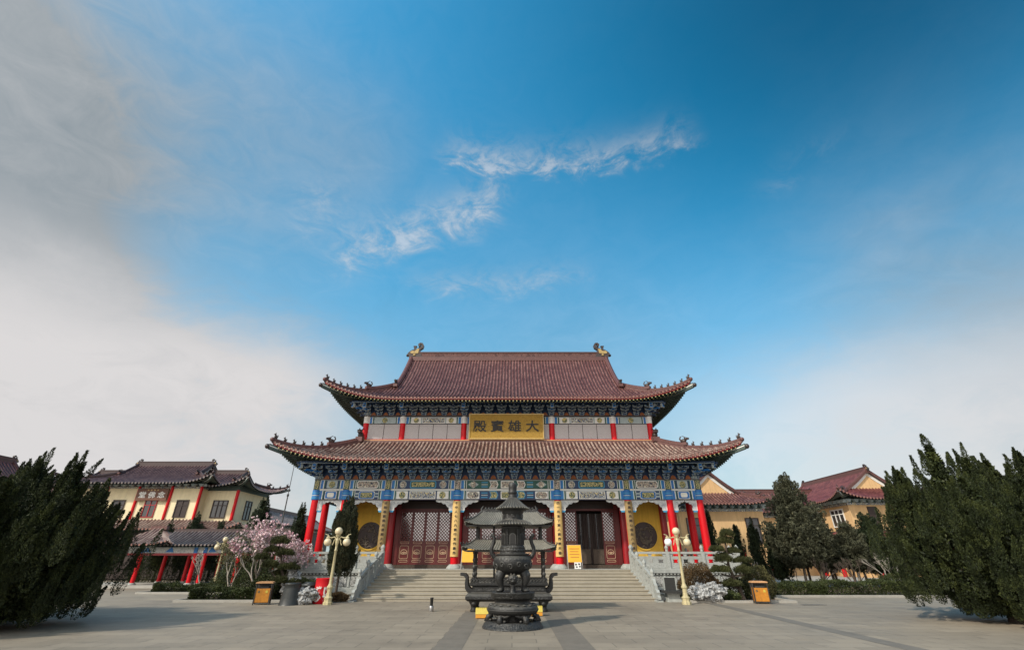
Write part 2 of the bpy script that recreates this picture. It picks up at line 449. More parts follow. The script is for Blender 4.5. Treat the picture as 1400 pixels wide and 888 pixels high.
def put(me, name, parent, loc, rz=0.0, sc=1.0):
    """another object on a shared mesh, at a world location under its parent"""
    o = bpy.data.objects.new(name, me); COL.objects.link(o)
    o.parent = parent
    o.location = Vector(loc) - WL[parent.name]
    o.rotation_euler = (0, 0, rz); o.scale = (sc, sc, sc)
    WL[o.name] = Vector(loc)
    return o

def copy_tree(src, label, loc, rz=0.0, sc=1.0, group=None):
    r = src.copy(); COL.objects.link(r)
    r.location = loc; r.rotation_euler = (0, 0, rz); r.scale = (sc, sc, sc); r['label'] = label
    if group: r['group'] = group
    def kids(a, b):
        for ch in list(a.children):
            c = ch.copy(); COL.objects.link(c); c.parent = b
            kids(ch, c)
    kids(src, r)
    return r

def text_part(txt, size, name, parent, centre, mat, bold=0.0, depth=0.012, rot=(R(90), 0, 0), sx=1.0, line=1.0):
    cu = bpy.data.curves.new(name, 'FONT')
    cu.body = txt; cu.size = size; cu.align_x = 'CENTER'; cu.align_y = 'CENTER'
    cu.extrude = depth; cu.offset = bold; cu.space_line = line; cu.resolution_u = 2
    t = bpy.data.objects.new(name, cu); COL.objects.link(t)
    bpy.context.view_layer.update()
    me = bpy.data.meshes.new_from_object(t.evaluated_get(bpy.context.evaluated_depsgraph_get()))
    bpy.data.objects.remove(t)
    me.materials.clear(); me.materials.append(MT[mat])
    o = bpy.data.objects.new(name, me); COL.objects.link(o)
    o.parent = parent; o.location = Vector(centre) - WL[parent.name]
    o.rotation_euler = rot; o.scale = (sx, 1, 1)
    return o

def rrect(cx, cz, w, h, r, k=3):
    out = []
    for qx, qz, a0 in ((1, -1, -90), (1, 1, 0), (-1, 1, 90), (-1, -1, 180)):
        for i in range(k + 1):
            a = R(a0 + 90 * i / k)
            out.append((cx + qx * (w / 2 - r) + r * math.cos(a), cz + qz * (h / 2 - r) + r * math.sin(a)))
    return out

def circle(cx, cz, r, n=16):
    return [(cx + r * math.cos(2 * PI * i / n), cz + r * math.sin(2 * PI * i / n)) for i in range(n)]

# ------------------------------------------------------------------ world, sun, camera
SUN_AZ, SUN_EL = 50.0, 38.0          # sun stands behind the camera's left shoulder
w = bpy.data.worlds.new('World'); S.world = w; w.use_nodes = True
nt = w.node_tree; nt.nodes.clear()
L = nt.links.new
out = N(nt, 'ShaderNodeOutputWorld'); bg = N(nt, 'ShaderNodeBackground')
sky = N(nt, 'ShaderNodeTexSky', sky_type='NISHITA')
sky.sun_disc = False
sky.sun_elevation = R(SUN_EL)
sky.sun_rotation = R(180 + SUN_AZ)
sky.altitude = 200; sky.air_density = 1.15; sky.dust_density = 0.5; sky.ozone_density = 3.2
tc = N(nt, 'ShaderNodeTexCoord')
dirn = tc.outputs['Generated']
def wmath(op, a, b=None, c=None):
    n = N(nt, 'ShaderNodeMath', operation=op)
    for i, q in enumerate((a, b, c)):
        if q is None: continue
        if isinstance(q, (int, float)): n.inputs[i].default_value = q
        else: L(q, n.inputs[i])
    return n.outputs[0]
def lobe(az, el, width, stretch=1.0):
    """soft patch of cloud around a compass direction (azimuth from +Y towards +X)"""
    d = (math.cos(R(el)) * math.sin(R(az)), math.cos(R(el)) * math.cos(R(az)), math.sin(R(el)))
    v = N(nt, 'ShaderNodeVectorMath', operation='DOT_PRODUCT'); v.inputs[1].default_value = d
    L(dirn, v.inputs[0])
    a = wmath('ARCCOSINE', wmath('MINIMUM', v.outputs['Value'], 0.99999))
    q = wmath('DIVIDE', a, R(width))
    return wmath('POWER', 2.718, wmath('MULTIPLY', wmath('MULTIPLY', q, q), -1.0))
def wnoise(scale, detail, rough, dist=0.0, stretch=(1, 1, 1), off=(0, 0, 0), rot=(0, 0, 0)):
    mp = N(nt, 'ShaderNodeMapping')
    mp.inputs['Scale'].default_value = stretch; mp.inputs['Location'].default_value = off; mp.inputs['Rotation'].default_value = rot
    L(dirn, mp.inputs['Vector'])
    n = N(nt, 'ShaderNodeTexNoise', Scale=scale, Detail=detail, Roughness=rough, Distortion=dist)
    L(mp.outputs[0], n.inputs['Vector'])
    return n.outputs[0]
SKY_TINT = (0.13, 2.08, 2.22, 1)
CLOUD_GREY = (2.0, 2.4, 2.7, 1)
CLOUD_WHITE = (5.5, 5.35, 5.35, 1)
sep = N(nt, 'ShaderNodeSeparateXYZ'); L(dirn, sep.inputs[0])
zz = sep.outputs['Z']
def add(*a):
    r = a[0]
    for q in a[1:]: r = wmath('ADD', r, q)
    return r
def k(x, c): return wmath('MULTIPLY', x, c)
# compass direction and height of each view direction, in degrees
az = k(wmath('ARCTAN2', sep.outputs['X'], sep.outputs['Y']), 57.2958)
el = k(wmath('ARCSINE', zz), 57.2958)
def smooth(x, a, b_, hi=1.0):
    m_ = N(nt, 'ShaderNodeMapRange', interpolation_type='SMOOTHSTEP')
    m_.inputs['From Min'].default_value = a; m_.inputs['From Max'].default_value = b_; m_.inputs['To Max'].default_value = hi
    L(x, m_.inputs['Value']); return m_.outputs[0]
def mul(*q):
    r = q[0]
    for x in q[1:]: r = wmath('MULTIPLY', r, x)
    return r
def snoise(fx, fy, detail, rough, dist, off):
    cx_ = N(nt, 'ShaderNodeCombineXYZ')
    L(wmath('MULTIPLY_ADD', az, fx, off), cx_.inputs[0]); L(wmath('MULTIPLY_ADD', el, fy, off * 0.7), cx_.inputs[1])
    n_ = N(nt, 'ShaderNodeTexNoise', Scale=1.0, Detail=detail, Roughness=rough, Distortion=dist)
    L(cx_.outputs[0], n_.inputs['Vector']); return n_.outputs[0]
n1 = snoise(0.045, 0.085, 8.0, 0.60, 0.4, 3.7)
n2 = snoise(0.16, 0.30, 9.0, 0.66, 0.9, 11.3)
n3 = snoise(0.30, 0.62, 9.0, 0.68, 1.4, 23.1)
wob = k(wmath('SUBTRACT', n1, 0.5), 14.0)
ew = add(el, wob)
# bright low banks left and right, a grey veil above the left one
bank = add(mul(smooth(add(ew, k(wmath('SUBTRACT', n2, 0.5), 7.0)), 30.0, 17.0), smooth(az, -6.0, -30.0)),
           mul(smooth(add(ew, k(wmath('SUBTRACT', n2, 0.5), 8.0)), 24.0, 11.0), smooth(az, 8.0, 40.0), 0.82))
behind = add(k(lobe(180, 15, 46), 0.85), k(lobe(-110, 25, 45), 0.7), k(lobe(115, 12, 30), 0.6))
veil = add(k(lobe(-54, 28, 13), 0.62), k(lobe(-68, 36, 16), 0.66), k(lobe(-40, 44, 11), 0.34), k(lobe(-24, 45, 7), 0.20), k(lobe(-30, 31, 9), 0.20), behind)
cover_ = add(k(wmath('MULTIPLY', bank, add(0.72, k(n2, 0.5))), 0.95), wmath('MULTIPLY', veil, add(0.55, k(n1, 0.6), k(n2, 0.3))))
mr = N(nt, 'ShaderNodeMath', operation='MINIMUM'); mr.inputs[1].default_value = 1.0
L(cover_, mr.inputs[0])
# thin torn cirrus: one long level streak, a slanting patch below it, wisps
def band(mid, w_up, w_dn, a0, a1, fade, amt):
    d = wmath('SUBTRACT', add(el, k(wmath('SUBTRACT', n2, 0.5), 5.0)), mid)
    up_ = wmath('DIVIDE', wmath('MAXIMUM', d, 0.0), w_up); dn_ = wmath('DIVIDE', wmath('MINIMUM', d, 0.0), w_dn)
    g_ = wmath('POWER', 2.718, k(add(wmath('MULTIPLY', up_, up_), wmath('MULTIPLY', dn_, dn_)), -1.0))
    return mul(g_, smooth(az, a0 - fade, a0 + fade), smooth(az, a1 + fade, a1 - fade), amt)
tex = smooth(add(k(n3, 0.6), n2), 0.55, 1.15)
texs = smooth(n2, 0.34, 0.72)
cirrus = add(mul(band(wmath('MULTIPLY_ADD', az, -0.035, 46.4), 2.6, 0.9, -11.5, 29.0, 3.5, 0.80), add(k(tex, 0.55), k(texs, 0.42))),
             mul(band(wmath('MULTIPLY_ADD', az, 0.40, 43.6), 3.4, 2.2, -25.0, -1.0, 3.0, 0.80), add(k(tex, 0.75), k(texs, 0.28))),
             mul(band(wmath('MULTIPLY_ADD', az, 0.06, 32.4), 1.8, 1.2, -14.0, 10.0, 4.0, 0.42), tex),
             mul(band(wmath('MULTIPLY_ADD', az, 0.15, 32.6), 1.6, 1.2, 37.0, 45.0, 4.0, 0.16), texs),
             mul(band(wmath('MULTIPLY_ADD', az, 0.0, 38.0), 3.0, 3.0, -31.0, -26.0, 3.0, 0.5), tex))
cir = N(nt, 'ShaderNodeMath', operation='MINIMUM'); cir.inputs[1].default_value = 0.50
L(cirrus, cir.inputs[0])
# milky haze towards the horizon
hz = N(nt, 'ShaderNodeMapRange', interpolation_type='SMOOTHSTEP')
hz.inputs['From Min'].default_value = 0.62; hz.inputs['From Max'].default_value = 0.02; hz.inputs['To Max'].default_value = 0.80
L(zz, hz.inputs['Value'])
haze_ = wmath('MINIMUM', add(hz.outputs[0], k(lobe(-10, 32, 18), 0.24), k(lobe(14, 24, 16), 0.24), mul(lobe(50, 22, 14), add(0.05, k(n1, 0.7)))), 1.0)
cover = wmath('SUBTRACT', 1.0, wmath('MULTIPLY', wmath('MULTIPLY', wmath('SUBTRACT', 1.0, mr.outputs[0]), wmath('SUBTRACT', 1.0, cir.outputs[0])), wmath('SUBTRACT', 1.0, haze_)))
# the thin blue of the sky, deepened
tint = N(nt, 'ShaderNodeMix', data_type='RGBA', blend_type='MULTIPLY'); tint.inputs[0].default_value = 1
tint.inputs[7].default_value = SKY_TINT
L(sky.outputs[0], tint.inputs[6])
dk = N(nt, 'ShaderNodeMix', data_type='RGBA', blend_type='MULTIPLY')
dk.inputs[7].default_value = (0.03, 0.28, 0.31, 1)
L(lobe(66, 52, 34), dk.inputs[0]); L(tint.outputs[2], dk.inputs[6])
# cloud tone: greyer high on the left, whiter low down
wh = add(k(bank, 0.85), k(cirrus, 1.2), k(lobe(28, 12, 18), 0.35), k(lobe(180, 25, 60), 0.6), k(wmath('SUBTRACT', n2, 0.5), 0.5), k(wmath('SUBTRACT', n1, 0.5), 0.4), 0.12)
cm = N(nt, 'ShaderNodeMix', data_type='RGBA'); cm.clamp_factor = True
cm.inputs[6].default_value = CLOUD_GREY; cm.inputs[7].default_value = CLOUD_WHITE
L(wh, cm.inputs[0])
fin = N(nt, 'ShaderNodeMix', data_type='RGBA')
L(cover, fin.inputs[0]); L(dk.outputs[2], fin.inputs[6]); L(cm.outputs[2], fin.inputs[7])
# unseen bright cloud added behind the camera to fill the shaded facade
bk = N(nt, 'ShaderNodeMix', data_type='RGBA', blend_type='ADD'); bk.clamp_result = False
bk.inputs[7].default_value = (13.0, 12.1, 10.8, 1)
L(wmath('MULTIPLY', lobe(-156, 30, 36), add(0.6, k(n1, 0.8))), bk.inputs[0]); L(fin.outputs[2], bk.inputs[6])
L(bk.outputs[2], bg.inputs['Color'])
bg.inputs['Strength'].default_value = 0.13
L(bg.outputs[0], out.inputs['Surface'])

sd = bpy.data.lights.new('Sun', 'SUN'); sd.energy = 3.8; sd.angle = R(2.0); sd.color = (1.0, 0.91, 0.78)
so = bpy.data.objects.new('Sun', sd); COL.objects.link(so)
so.rotation_euler = (R(90 - SUN_EL), 0, R(-SUN_AZ)); so.location = (-20, -20, 30)

cd = bpy.data.cameras.new('Camera'); cam = bpy.data.objects.new('Camera', cd); COL.objects.link(cam)
cd.sensor_width = 36; cd.lens = 622 / 1400 * 36
cd.clip_end = 3000
cam.location = (0, 0, 1.8); cam.rotation_euler = (R(90 + 27.15), 0, 0)
S.camera = cam
S.view_settings.view_transform = 'Standard'; S.view_settings.look = 'None'
S.view_settings.exposure = 0.0; S.view_settings.gamma = 1.0

# ------------------------------------------------------------------ ground
def slab(name, x0, x1, y0, y1, z0, z1, m, kind='structure'):
    b = MB(); b.bx(x0, x1, y0, y1, z0, z1, m)
    return tag(b.build(name, at=((x0 + x1) / 2, (y0 + y1) / 2, z0)), kind=kind)
def sheet(name, x0, x1, y0, y1, z, m):
    b = MB(); b.add([(x0, y0, z), (x1, y0, z), (x1, y1, z), (x0, y1, z)], [(0, 1, 2, 3)], m)
    return tag(b.build(name), kind='structure')
sheet('ground', -900, 900, -400, 1400, 0.0, 'paving')
sheet('paving_band', -1.78, -1.12, -6, 20.6, 0.004, 'paving_dark')
sheet('paving_band', 1.14, 1.86, -6, 20.6, 0.004, 'paving_dark')
sheet('paving_band', 8.75, 9.25, -6, 24.2, 0.004, 'paving_dark')

# ------------------------------------------------------------------ curved tiled roofs
def roof_z(z0, H, Rr, kk, lift, A):
    def zf(a, d):
        t = max(-0.1, d / Rr)
        c = max(0.0, 1 - max(a, -0.6) / A)
        return z0 + H * ((1 - kk) * t + kk * t * t) + lift * c ** 2.3 * max(0.0, 1 - d / A)
    return zf

BEAST = None
def beast_mesh():
    b = MB(); m = 'beast'
    b.box((0, 0, 0.03), (0.16, 0.22, 0.06), m)
    b.ball((0, 0.02, 0.17), (0.075, 0.10, 0.14), m, 8, 6)
    b.ball((0, -0.07, 0.35), (0.06, 0.08, 0.075), m, 8, 6)
    b.tube([(0, -0.05, 0.22), (0, -0.06, 0.32)], [0.06, 0.05], m, 6)
    for s in (-1, 1):
        b.tube([(s * 0.05, -0.08, 0.2), (s * 0.05, -0.12, 0.05)], [0.035, 0.03], m, 5)
        b.tube([(s * 0.035, -0.05, 0.40), (s * 0.045, -0.03, 0.48)], [0.022, 0.008], m, 5)
    b.tube([(0, 0.1, 0.08), (0, 0.16, 0.22), (0, 0.12, 0.34)], [0.035, 0.03, 0.012], m, 5)
    b.box((0, -0.145, 0.335), (0.05, 0.05, 0.04), m)
    return b.mesh('ridge_beast')
def dragon_mesh():
    """larger crouching ridge dragon, looking down the slope (-y)"""
    b = MB(); m = 'ridge'
    b.box((0, 0.0, 0.12), (0.34, 0.5, 0.24), m)
    b.ball((0, 0.02, 0.36), (0.15, 0.24, 0.17), 'beast', 10, 7)
    b.ball((0, -0.2, 0.50), (0.12, 0.16, 0.13), 'beast', 10, 7)
    b.box((0, -0.36, 0.46), (0.15, 0.14, 0.06), 'beast'); b.box((0, -0.36, 0.55), (0.15, 0.16, 0.05), 'beast', rx=0.3)
    for s in (-1, 1):
        b.tube([(s * 0.07, -0.16, 0.58), (s * 0.10, -0.02, 0.72), (s * 0.09, 0.08, 0.74)], [0.035, 0.025, 0.008], 'beast', 5)
    b.tube([(0, 0.2, 0.36), (0, 0.3, 0.56), (0, 0.22, 0.74), (0, 0.12, 0.70)], [0.07, 0.06, 0.045, 0.015], 'beast', 6)
    return b.mesh('ridge_dragon')
def chiwen_mesh():
    """ridge-end dragon biting the ridge (towards +x), tail curling up and inwards"""
    b = MB()
    body = [(-0.52, 0), (0.55, 0), (0.60, 0.22), (0.42, 0.34), (0.56, 0.50), (0.30, 0.60), (0.34, 0.86), (0.56, 1.02), (0.62, 1.26), (0.50, 1.46), (0.28, 1.50),
            (0.12, 1.36), (0.16, 1.18), (0.30, 1.16), (0.34, 1.26), (0.28, 1.34), (0.38, 1.38), (0.44, 1.22), (0.36, 1.06), (0.12, 0.98), (-0.06, 0.80),
            (-0.30, 0.84), (-0.48, 0.72), (-0.66, 0.56), (-0.74, 0.36), (-0.60, 0.34), (-0.56, 0.18)]
    b.prism(body, -0.17, 0.17, 'beast')
    gold = [(-0.40, 0.46), (0.22, 0.50), (0.22, 0.66), (0.28, 0.88), (0.10, 0.90), (-0.10, 0.68), (-0.34, 0.72), (-0.50, 0.60)]
    for y0, y1 in ((-0.21, -0.172), (0.172, 0.21)):
        b.prism(gold, y0, y1, 'beast_gold')
    b.bx(-0.22, -0.04, -0.1, 0.1, 0.78, 1.16, 'beast'); b.bx(-0.27, 0.01, -0.12, 0.12, 1.16, 1.22, 'beast')
    b.ball((-0.70, 0, 0.36), (0.14, 0.16, 0.12), 'beast', 8, 6)
    b.ball((-0.10, -0.2, 0.34), (0.12, 0.06, 0.10), 'beast_gold', 8, 6); b.ball((-0.10, 0.2, 0.34), (0.12, 0.06, 0.10), 'beast_gold', 8, 6)
    return b.mesh('ridge_ornament')
BEAST = beast_mesh(); DRAGON = dragon_mesh(); CHIWEN = chiwen_mesh()

def tile_roof(parent, cx, cy, W, Dy, z0, H, Rf, Rs, Xf, lift, A, o, kk=0.55, sp=0.26, tile='tile', end='tile_end', pan='tile_pan',
              soffit=2.0, raft='dull_green', raft_end='gold', name='roof', label=None, seg=0.33, tube_r=0.078, front_tile=None, detail=True, back=True):
    """hip or half-hip roof. W, Dy: half sizes at the eave; Rf, Rs: run of the front and side slopes;
    Xf: half length over which the front slope runs its full height"""
    zf = roof_z(z0, H, Rf, kk, lift, A)
    sides = [('f', W, Dy, lambda s, d: (cx + s, cy - (Dy - d)), True), ('r', Dy, W, lambda s, d: (cx + W - d, cy + s), True),
             ('l', Dy, W, lambda s, d: (cx - (W - d), cy - s), True), ('b', W, Dy, lambda s, d: (cx - s, cy + (Dy - d)), back)]
    roof = None
    rj = random.Random(int(W * 100))
    b = MB(); e = MB(); sf = MB(); rf = MB()
    for nm, half, other, pt, tubes in sides:
        tm = (front_tile if (front_tile and nm == 'f') else tile)
        nst = int(round(2 * (half + o) / sp)); st = 2 * (half + o) / nst
        for i in range(nst):
            s = -(half + o) + st * (i + 0.5)
            a = half - abs(s)
            c = max(0.0, 1 - a / A)
            d0 = -o * min(1.6, c ** 2)
            if nm in 'fb': d1 = Rf if abs(s) <= Xf else min(Rf, a)
            else: d1 = min(Rs, a)
            if d1 - d0 < 0.06: continue
            ns = max(1, int(math.ceil((d1 - d0) / seg)))
            ds = [d0 + (d1 - d0) * q / ns for q in range(ns + 1)]
            vs = []
            for d in ds:
                for q in (-0.5, 0.5):
                    ss = s + st * q
                    x, y = pt(ss, d); vs.append((x, y, zf(half - abs(ss), d)))
            b.add(vs, [(2 * q, 2 * q + 1, 2 * q + 3, 2 * q + 2) for q in range(ns)], pan)
            # soffit board
            dd = [d0 + 0.05, max(d0 + 0.06, min(d1, soffit * 0.5)), max(d0 + 0.07, min(d1, soffit))]
            vs = []
            for d in dd:
                for q in (-0.5, 0.5):
                    ss = s + st * q
                    x, y = pt(ss, d); vs.append((x, y, zf(half - abs(ss), d) - 0.15))
            sf.add(vs, [(0, 2, 3, 1), (2, 4, 5, 3)], raft)
            if not tubes: continue
            K = 5
            for q in range(ns):
                jx, jz = rj.uniform(-0.011, 0.011), rj.uniform(-0.004, 0.010)
                if rj.random() < 0.006: jx *= 4
                vs = []
                for d, rr in ((ds[q], tube_r), (ds[q + 1], tube_r * 0.86)):
                    x, y = pt(s, d); z = zf(a, d)
                    x2, y2 = pt(s + 0.01, d)
                    lx, ly = (x2 - x) * 100, (y2 - y) * 100
                    for j in range(K):
                        g = PI * j / (K - 1)
                        vs.append((x + lx * (jx + rr * math.cos(g)), y + ly * (jx + rr * math.cos(g)), z + rr * 1.1 * math.sin(g) + 0.01 + jz))
                b.add(vs, [(j, j + 1, K + j + 1, K + j) for j in range(K - 1)], tm, True)
            # round tile end, drip tile, eave lath
            x, y = pt(s, d0 - 0.012); z = zf(a, d0); x2, y2 = pt(s + 0.01, d0 - 0.012)
            lx, ly = (x2 - x) * 100, (y2 - y) * 100
            n = 8
            e.add([(x + lx * tube_r * math.cos(2 * PI * j / n), y + ly * tube_r * math.cos(2 * PI * j / n), z + 0.015 + tube_r * math.sin(2 * PI * j / n)) for j in range(n)], [tuple(range(n))], end)
            if detail:
                xm, ym = pt(s + st / 2, d0 - 0.004); zm = zf(half - abs(s + st / 2), d0)
                h = st * 0.36
                e.add([(xm - lx * h, ym - ly * h, zm + 0.01), (xm + lx * h, ym + ly * h, zm + 0.01), (xm, ym, zm - 0.11)], [(0, 1, 2)], tm)
                # eave lath and the painted ends of two layers of rafters
                vs = []
                for q in (-0.5, 0.5):
                    ss = s + st * q
                    xx, yy = pt(ss, d0 + 0.05); zq = zf(half - abs(ss), d0 + 0.05)
                    vs += [(xx, yy, zq - 0.14), (xx, yy, zq - 0.03)]
                e.add(vs, [(0, 2, 3, 1)], 'red_dim')
                for (da, db, dz, w) in ((d0 + 0.07, min(d1, 1.0), 0.20, 0.10), (d0 + 0.62, min(d1, soffit), 0.36, 0.11)):
                    if db - da < 0.12: continue
                    xa, ya = pt(s, da); xb, yb = pt(s, db)
                    za, zb = zf(a, da) - dz, zf(a, db) - dz
                    h = w / 2
                    vs = []
                    for (px, py, pz) in ((xa, ya, za), (xb, yb, zb)):
                        vs += [(px - lx * h, py - ly * h, pz - h), (px + lx * h, py + ly * h, pz - h), (px + lx * h, py + ly * h, pz + h), (px - lx * h, py - ly * h, pz + h)]
                    rf.add(vs, [(0, 1, 5, 4), (1, 2, 6, 5), (2, 3, 7, 6), (3, 0, 4, 7)], raft)
                    rf.add([vs[3], vs[2], vs[1], vs[0]], [(0, 1, 2, 3)], 'green')
                    g = h * 0.62
                    xe, ye = pt(s, da - 0.006)
                    rf.add([(xe - lx * g, ye - ly * g, za - g), (xe + lx * g, ye + ly * g, za - g), (xe + lx * g, ye + ly * g, za + g), (xe - lx * g, ye - ly * g, za + g)], [(0, 1, 2, 3)], raft_end)
    roof = b.build(name, parent, at=(cx, cy, z0))
    if label: roof['label'] = label
    e.build('eave_tile', roof, at=(cx, cy - Dy, z0))
    sf.build('soffit', roof, at=(cx, cy, z0))
    if detail: rf.build('rafter_row', roof, at=(cx, cy, z0))
    return roof, zf

RP = [(-0.13, -0.1), (0.13, -0.1), (0.13, 0.12), (0.16, 0.14), (0.16, 0.2), (0.10, 0.24), (0.10, 0.30), (0.0, 0.36), (-0.10, 0.30), (-0.10, 0.24), (-0.16, 0.2), (-0.16, 0.14), (-0.13, 0.12)]
def scaled(p, k): return [(a * k, b * k) for a, b in p]

def hip_ridges(roof, cx, cy, W, Dy, zf, a_top, o, sc=1.0, fr=0.45, beasts=5, mat='ridge', corners=((1, -1), (-1, -1), (1, 1), (-1, 1)), beam=True):
    """the corner ridges: a high upper length, a dragon, then a low length with a row of small beasts"""
    for sx, sy in corners:
        def P(a, dz=0.0):
            return (cx + sx * (W - a), cy + sy * (Dy - a), zf(a, a) + dz)
        am = a_top * fr
        tip = -o * 1.15
        up = [P(a_top + (am - a_top) * i / 8, 0.03) for i in range(9)]
        lo = [P(am + (tip - am) * i / 10, 0.02) for i in range(11)]
        b = MB(); b.sweep(up, scaled(RP, sc * 1.15), mat); b.sweep(lo, scaled(RP, sc * 0.7), mat)
        x, y, z = lo[-1]
        b.ball((x, y, z + 0.1), (0.16 * sc, 0.16 * sc, 0.15 * sc), mat, 8, 6)
        r = b.build('ridge', roof, at=lo[5])
        ang = math.atan2(sy, sx) + PI / 2          # the beast's -y looks outwards along the hip
        x, y, z = P(am, 0.2 * sc)
        put(DRAGON, 'ridge_dragon', r, (x, y, z), ang, 0.95 * sc)
        for i in range(beasts):
            a = tip + 0.12 + (am - 0.42 * sc - tip - 0.12) * i / max(1, beasts - 1) * 0.98
            x, y, z = P(a, 0.23 * sc)
            put(BEAST, 'ridge_beast', r, (x, y, z), ang, (0.74 if i else 0.9) * sc)
        if beam:
            b = MB()
            pts = [P(a, -0.36 * sc) for a in (2.2 * sc, 1.2 * sc, 0.5 * sc, 0.0, tip - 0.08)]
            b.sweep(pts, [(-0.11 * sc, -0.22 * sc), (0.11 * sc, -0.22 * sc), (0.11 * sc, 0.12 * sc), (-0.11 * sc, 0.12 * sc)], 'dull_green')
            pts2 = [(p[0], p[1], p[2] - 0.02) for p in pts]
            for q in (-0.125, 0.125):
                b.sweep([(p[0] + q * sc * sy * -sx * 0, p[1], p[2]) for p in pts2], [(q * sc - 0.012, -0.02), (q * sc + 0.012, -0.02), (q * sc + 0.012, 0.03), (q * sc - 0.012, 0.03)], 'white')
            x, y, z = pts[-1]
            b.ball((x + sx * 0.06, y + sy * 0.06, z - 0.05), (0.16 * sc, 0.16 * sc, 0.17 * sc), 'beast', 8, 6)
            b.build('corner_beam', roof, at=pts[2])

def main_ridge(roof, cx, cy, hl, zb, h=0.55, th=0.34, mat='ridge', ends=True, esc=1.0, carve='ridge_carve'):
    b = MB()
    b.bx(cx - hl, cx + hl, cy - th * 0.62, cy + th * 0.62, zb - 0.25, zb + h * 0.16, mat)
    b.bx(cx - hl, cx + hl, cy - th * 0.5, cy + th * 0.5, zb + h * 0.16, zb + h * 0.24, 'ridge_dark')
    b.bx(cx - hl, cx + hl, cy - th * 0.40, cy + th * 0.40, zb + h * 0.24, zb + h * 0.80, carve)
    b.bx(cx - hl, cx + hl, cy - th * 0.52, cy + th * 0.52, zb + h * 0.80, zb + h * 0.88, mat)
    b.bx(cx - hl, cx + hl, cy - th * 0.44, cy + th * 0.44, zb + h * 0.88, zb + h, 'ridge_dark')
    r = b.build('ridge', roof, at=(cx, cy, zb))
    if ends:
        put(CHIWEN, 'ridge_ornament', r, (cx - hl + 0.2 * esc, cy, zb - 0.05), 0.0, esc)
        put(CHIWEN, 'ridge_ornament', r, (cx + hl - 0.2 * esc, cy, zb - 0.05), PI, esc)
    return r

def gable_ridges(roof, cx, cy, Xg, Dy, Rf, Rs, zf, sc=1.0, mat='ridge', dragon=True, bk=True):
    """the steep ridges down the edges of the front slope and the gable between them"""
    for sx in (-1, 1):
        for sy in ((-1, 1) if bk else (-1,)):
            pts = []
            for i in range(13):
                d = Rf + (Rs - 0.35 - Rf) * i / 12
                pts.append((cx + sx * Xg, cy + sy * (Dy - d), zf(99, d) + 0.03))
            b = MB(); b.sweep(pts, scaled(RP, sc * 1.15), mat)
            r = b.build('ridge', roof, at=pts[6])
            if dragon:
                x, y, z = pts[-1]
                put(DRAGON, 'ridge_dragon', r, (x, y, z + 0.12), 0.0 if sy < 0 else PI, 0.9 * sc)

def gable_wall(roof, cx, cy, x, Dy, Rf, Rs, zf, mat, trim='white', th=0.12, sgn=1, inset=0.35):
    b = MB()
    top = zf(99, Rf); base = zf(99, Rs - inset)
    n = 10
    prof = [(cy - (Dy - (Rs - inset + (Rf - Rs + inset) * i / n)), zf(99, Rs - inset + (Rf - Rs + inset) * i / n) - 0.08) for i in range(n + 1)]
    full = prof + [(2 * cy - y, z) for y, z in reversed(prof[:-1])]
    b.prism(full, x - th / 2, x + th / 2, mat, axis='x')
    # pale barge boards under the tiles
    for side in (1, -1):
        pr = [((y if side > 0 else 2 * cy - y), z) for y, z in prof]
        band = pr + [(y, z - 0.38) for y, z in reversed(pr)]
        b.prism(band, x + sgn * (th / 2 + 0.005), x + sgn * (th / 2 + 0.06), trim, axis='x')
    b.build('gable', roof, at=(x, cy, base))

# ------------------------------------------------------------------ the great hall
HX, FY, SY_ = -0.3, 30.7, 32.6
CY = 37.9
Z0 = 1.24
hall = thing('temple_hall', (HX, CY, Z0), 'great two-tiered temple hall with red columns and maroon tiled roofs in the centre', 'temple')
XS = [-12.15, -10.25, -7.6, -3.17, 3.17, 7.6, 10.25, 12.15]

def column_mesh(h, r=0.228, m='red'):
    b = MB()
    b.lathe([(r * 1.0, 0.24), (r, h * 0.5), (r * 0.95, h)], m, n=20)
    return b.mesh('column')
def base_mesh():
    b = MB()
    b.lathe([(0.44, 0.0), (0.46, 0.06), (0.42, 0.12), (0.34, 0.2), (0.30, 0.24), (0.28, 0.26)], 'stone', n=20)
    b.box((0, 0, 0.015), (0.95, 0.95, 0.03), 'stone')
    return b.mesh('column_base')
CM, BM_ = column_mesh(5.1 - Z0), base_mesh()
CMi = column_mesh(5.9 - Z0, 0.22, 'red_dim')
def column(x, y, me):
    c = put(me, 'column', hall, (HX + x, y, Z0)); put(BM_, 'column_base', c, (HX + x, y, Z0))
for x in XS: column(x, FY, CM)
for x in (-12.15, 12.15):
    for y in (32.6, 36.1, 39.7, 43.2, 45.1): column(x, y, CM)
for x in (-10.25, -7.6, -3.17, 3.17, 7.6, 10.25): column(x, SY_ - 0.12, CMi)

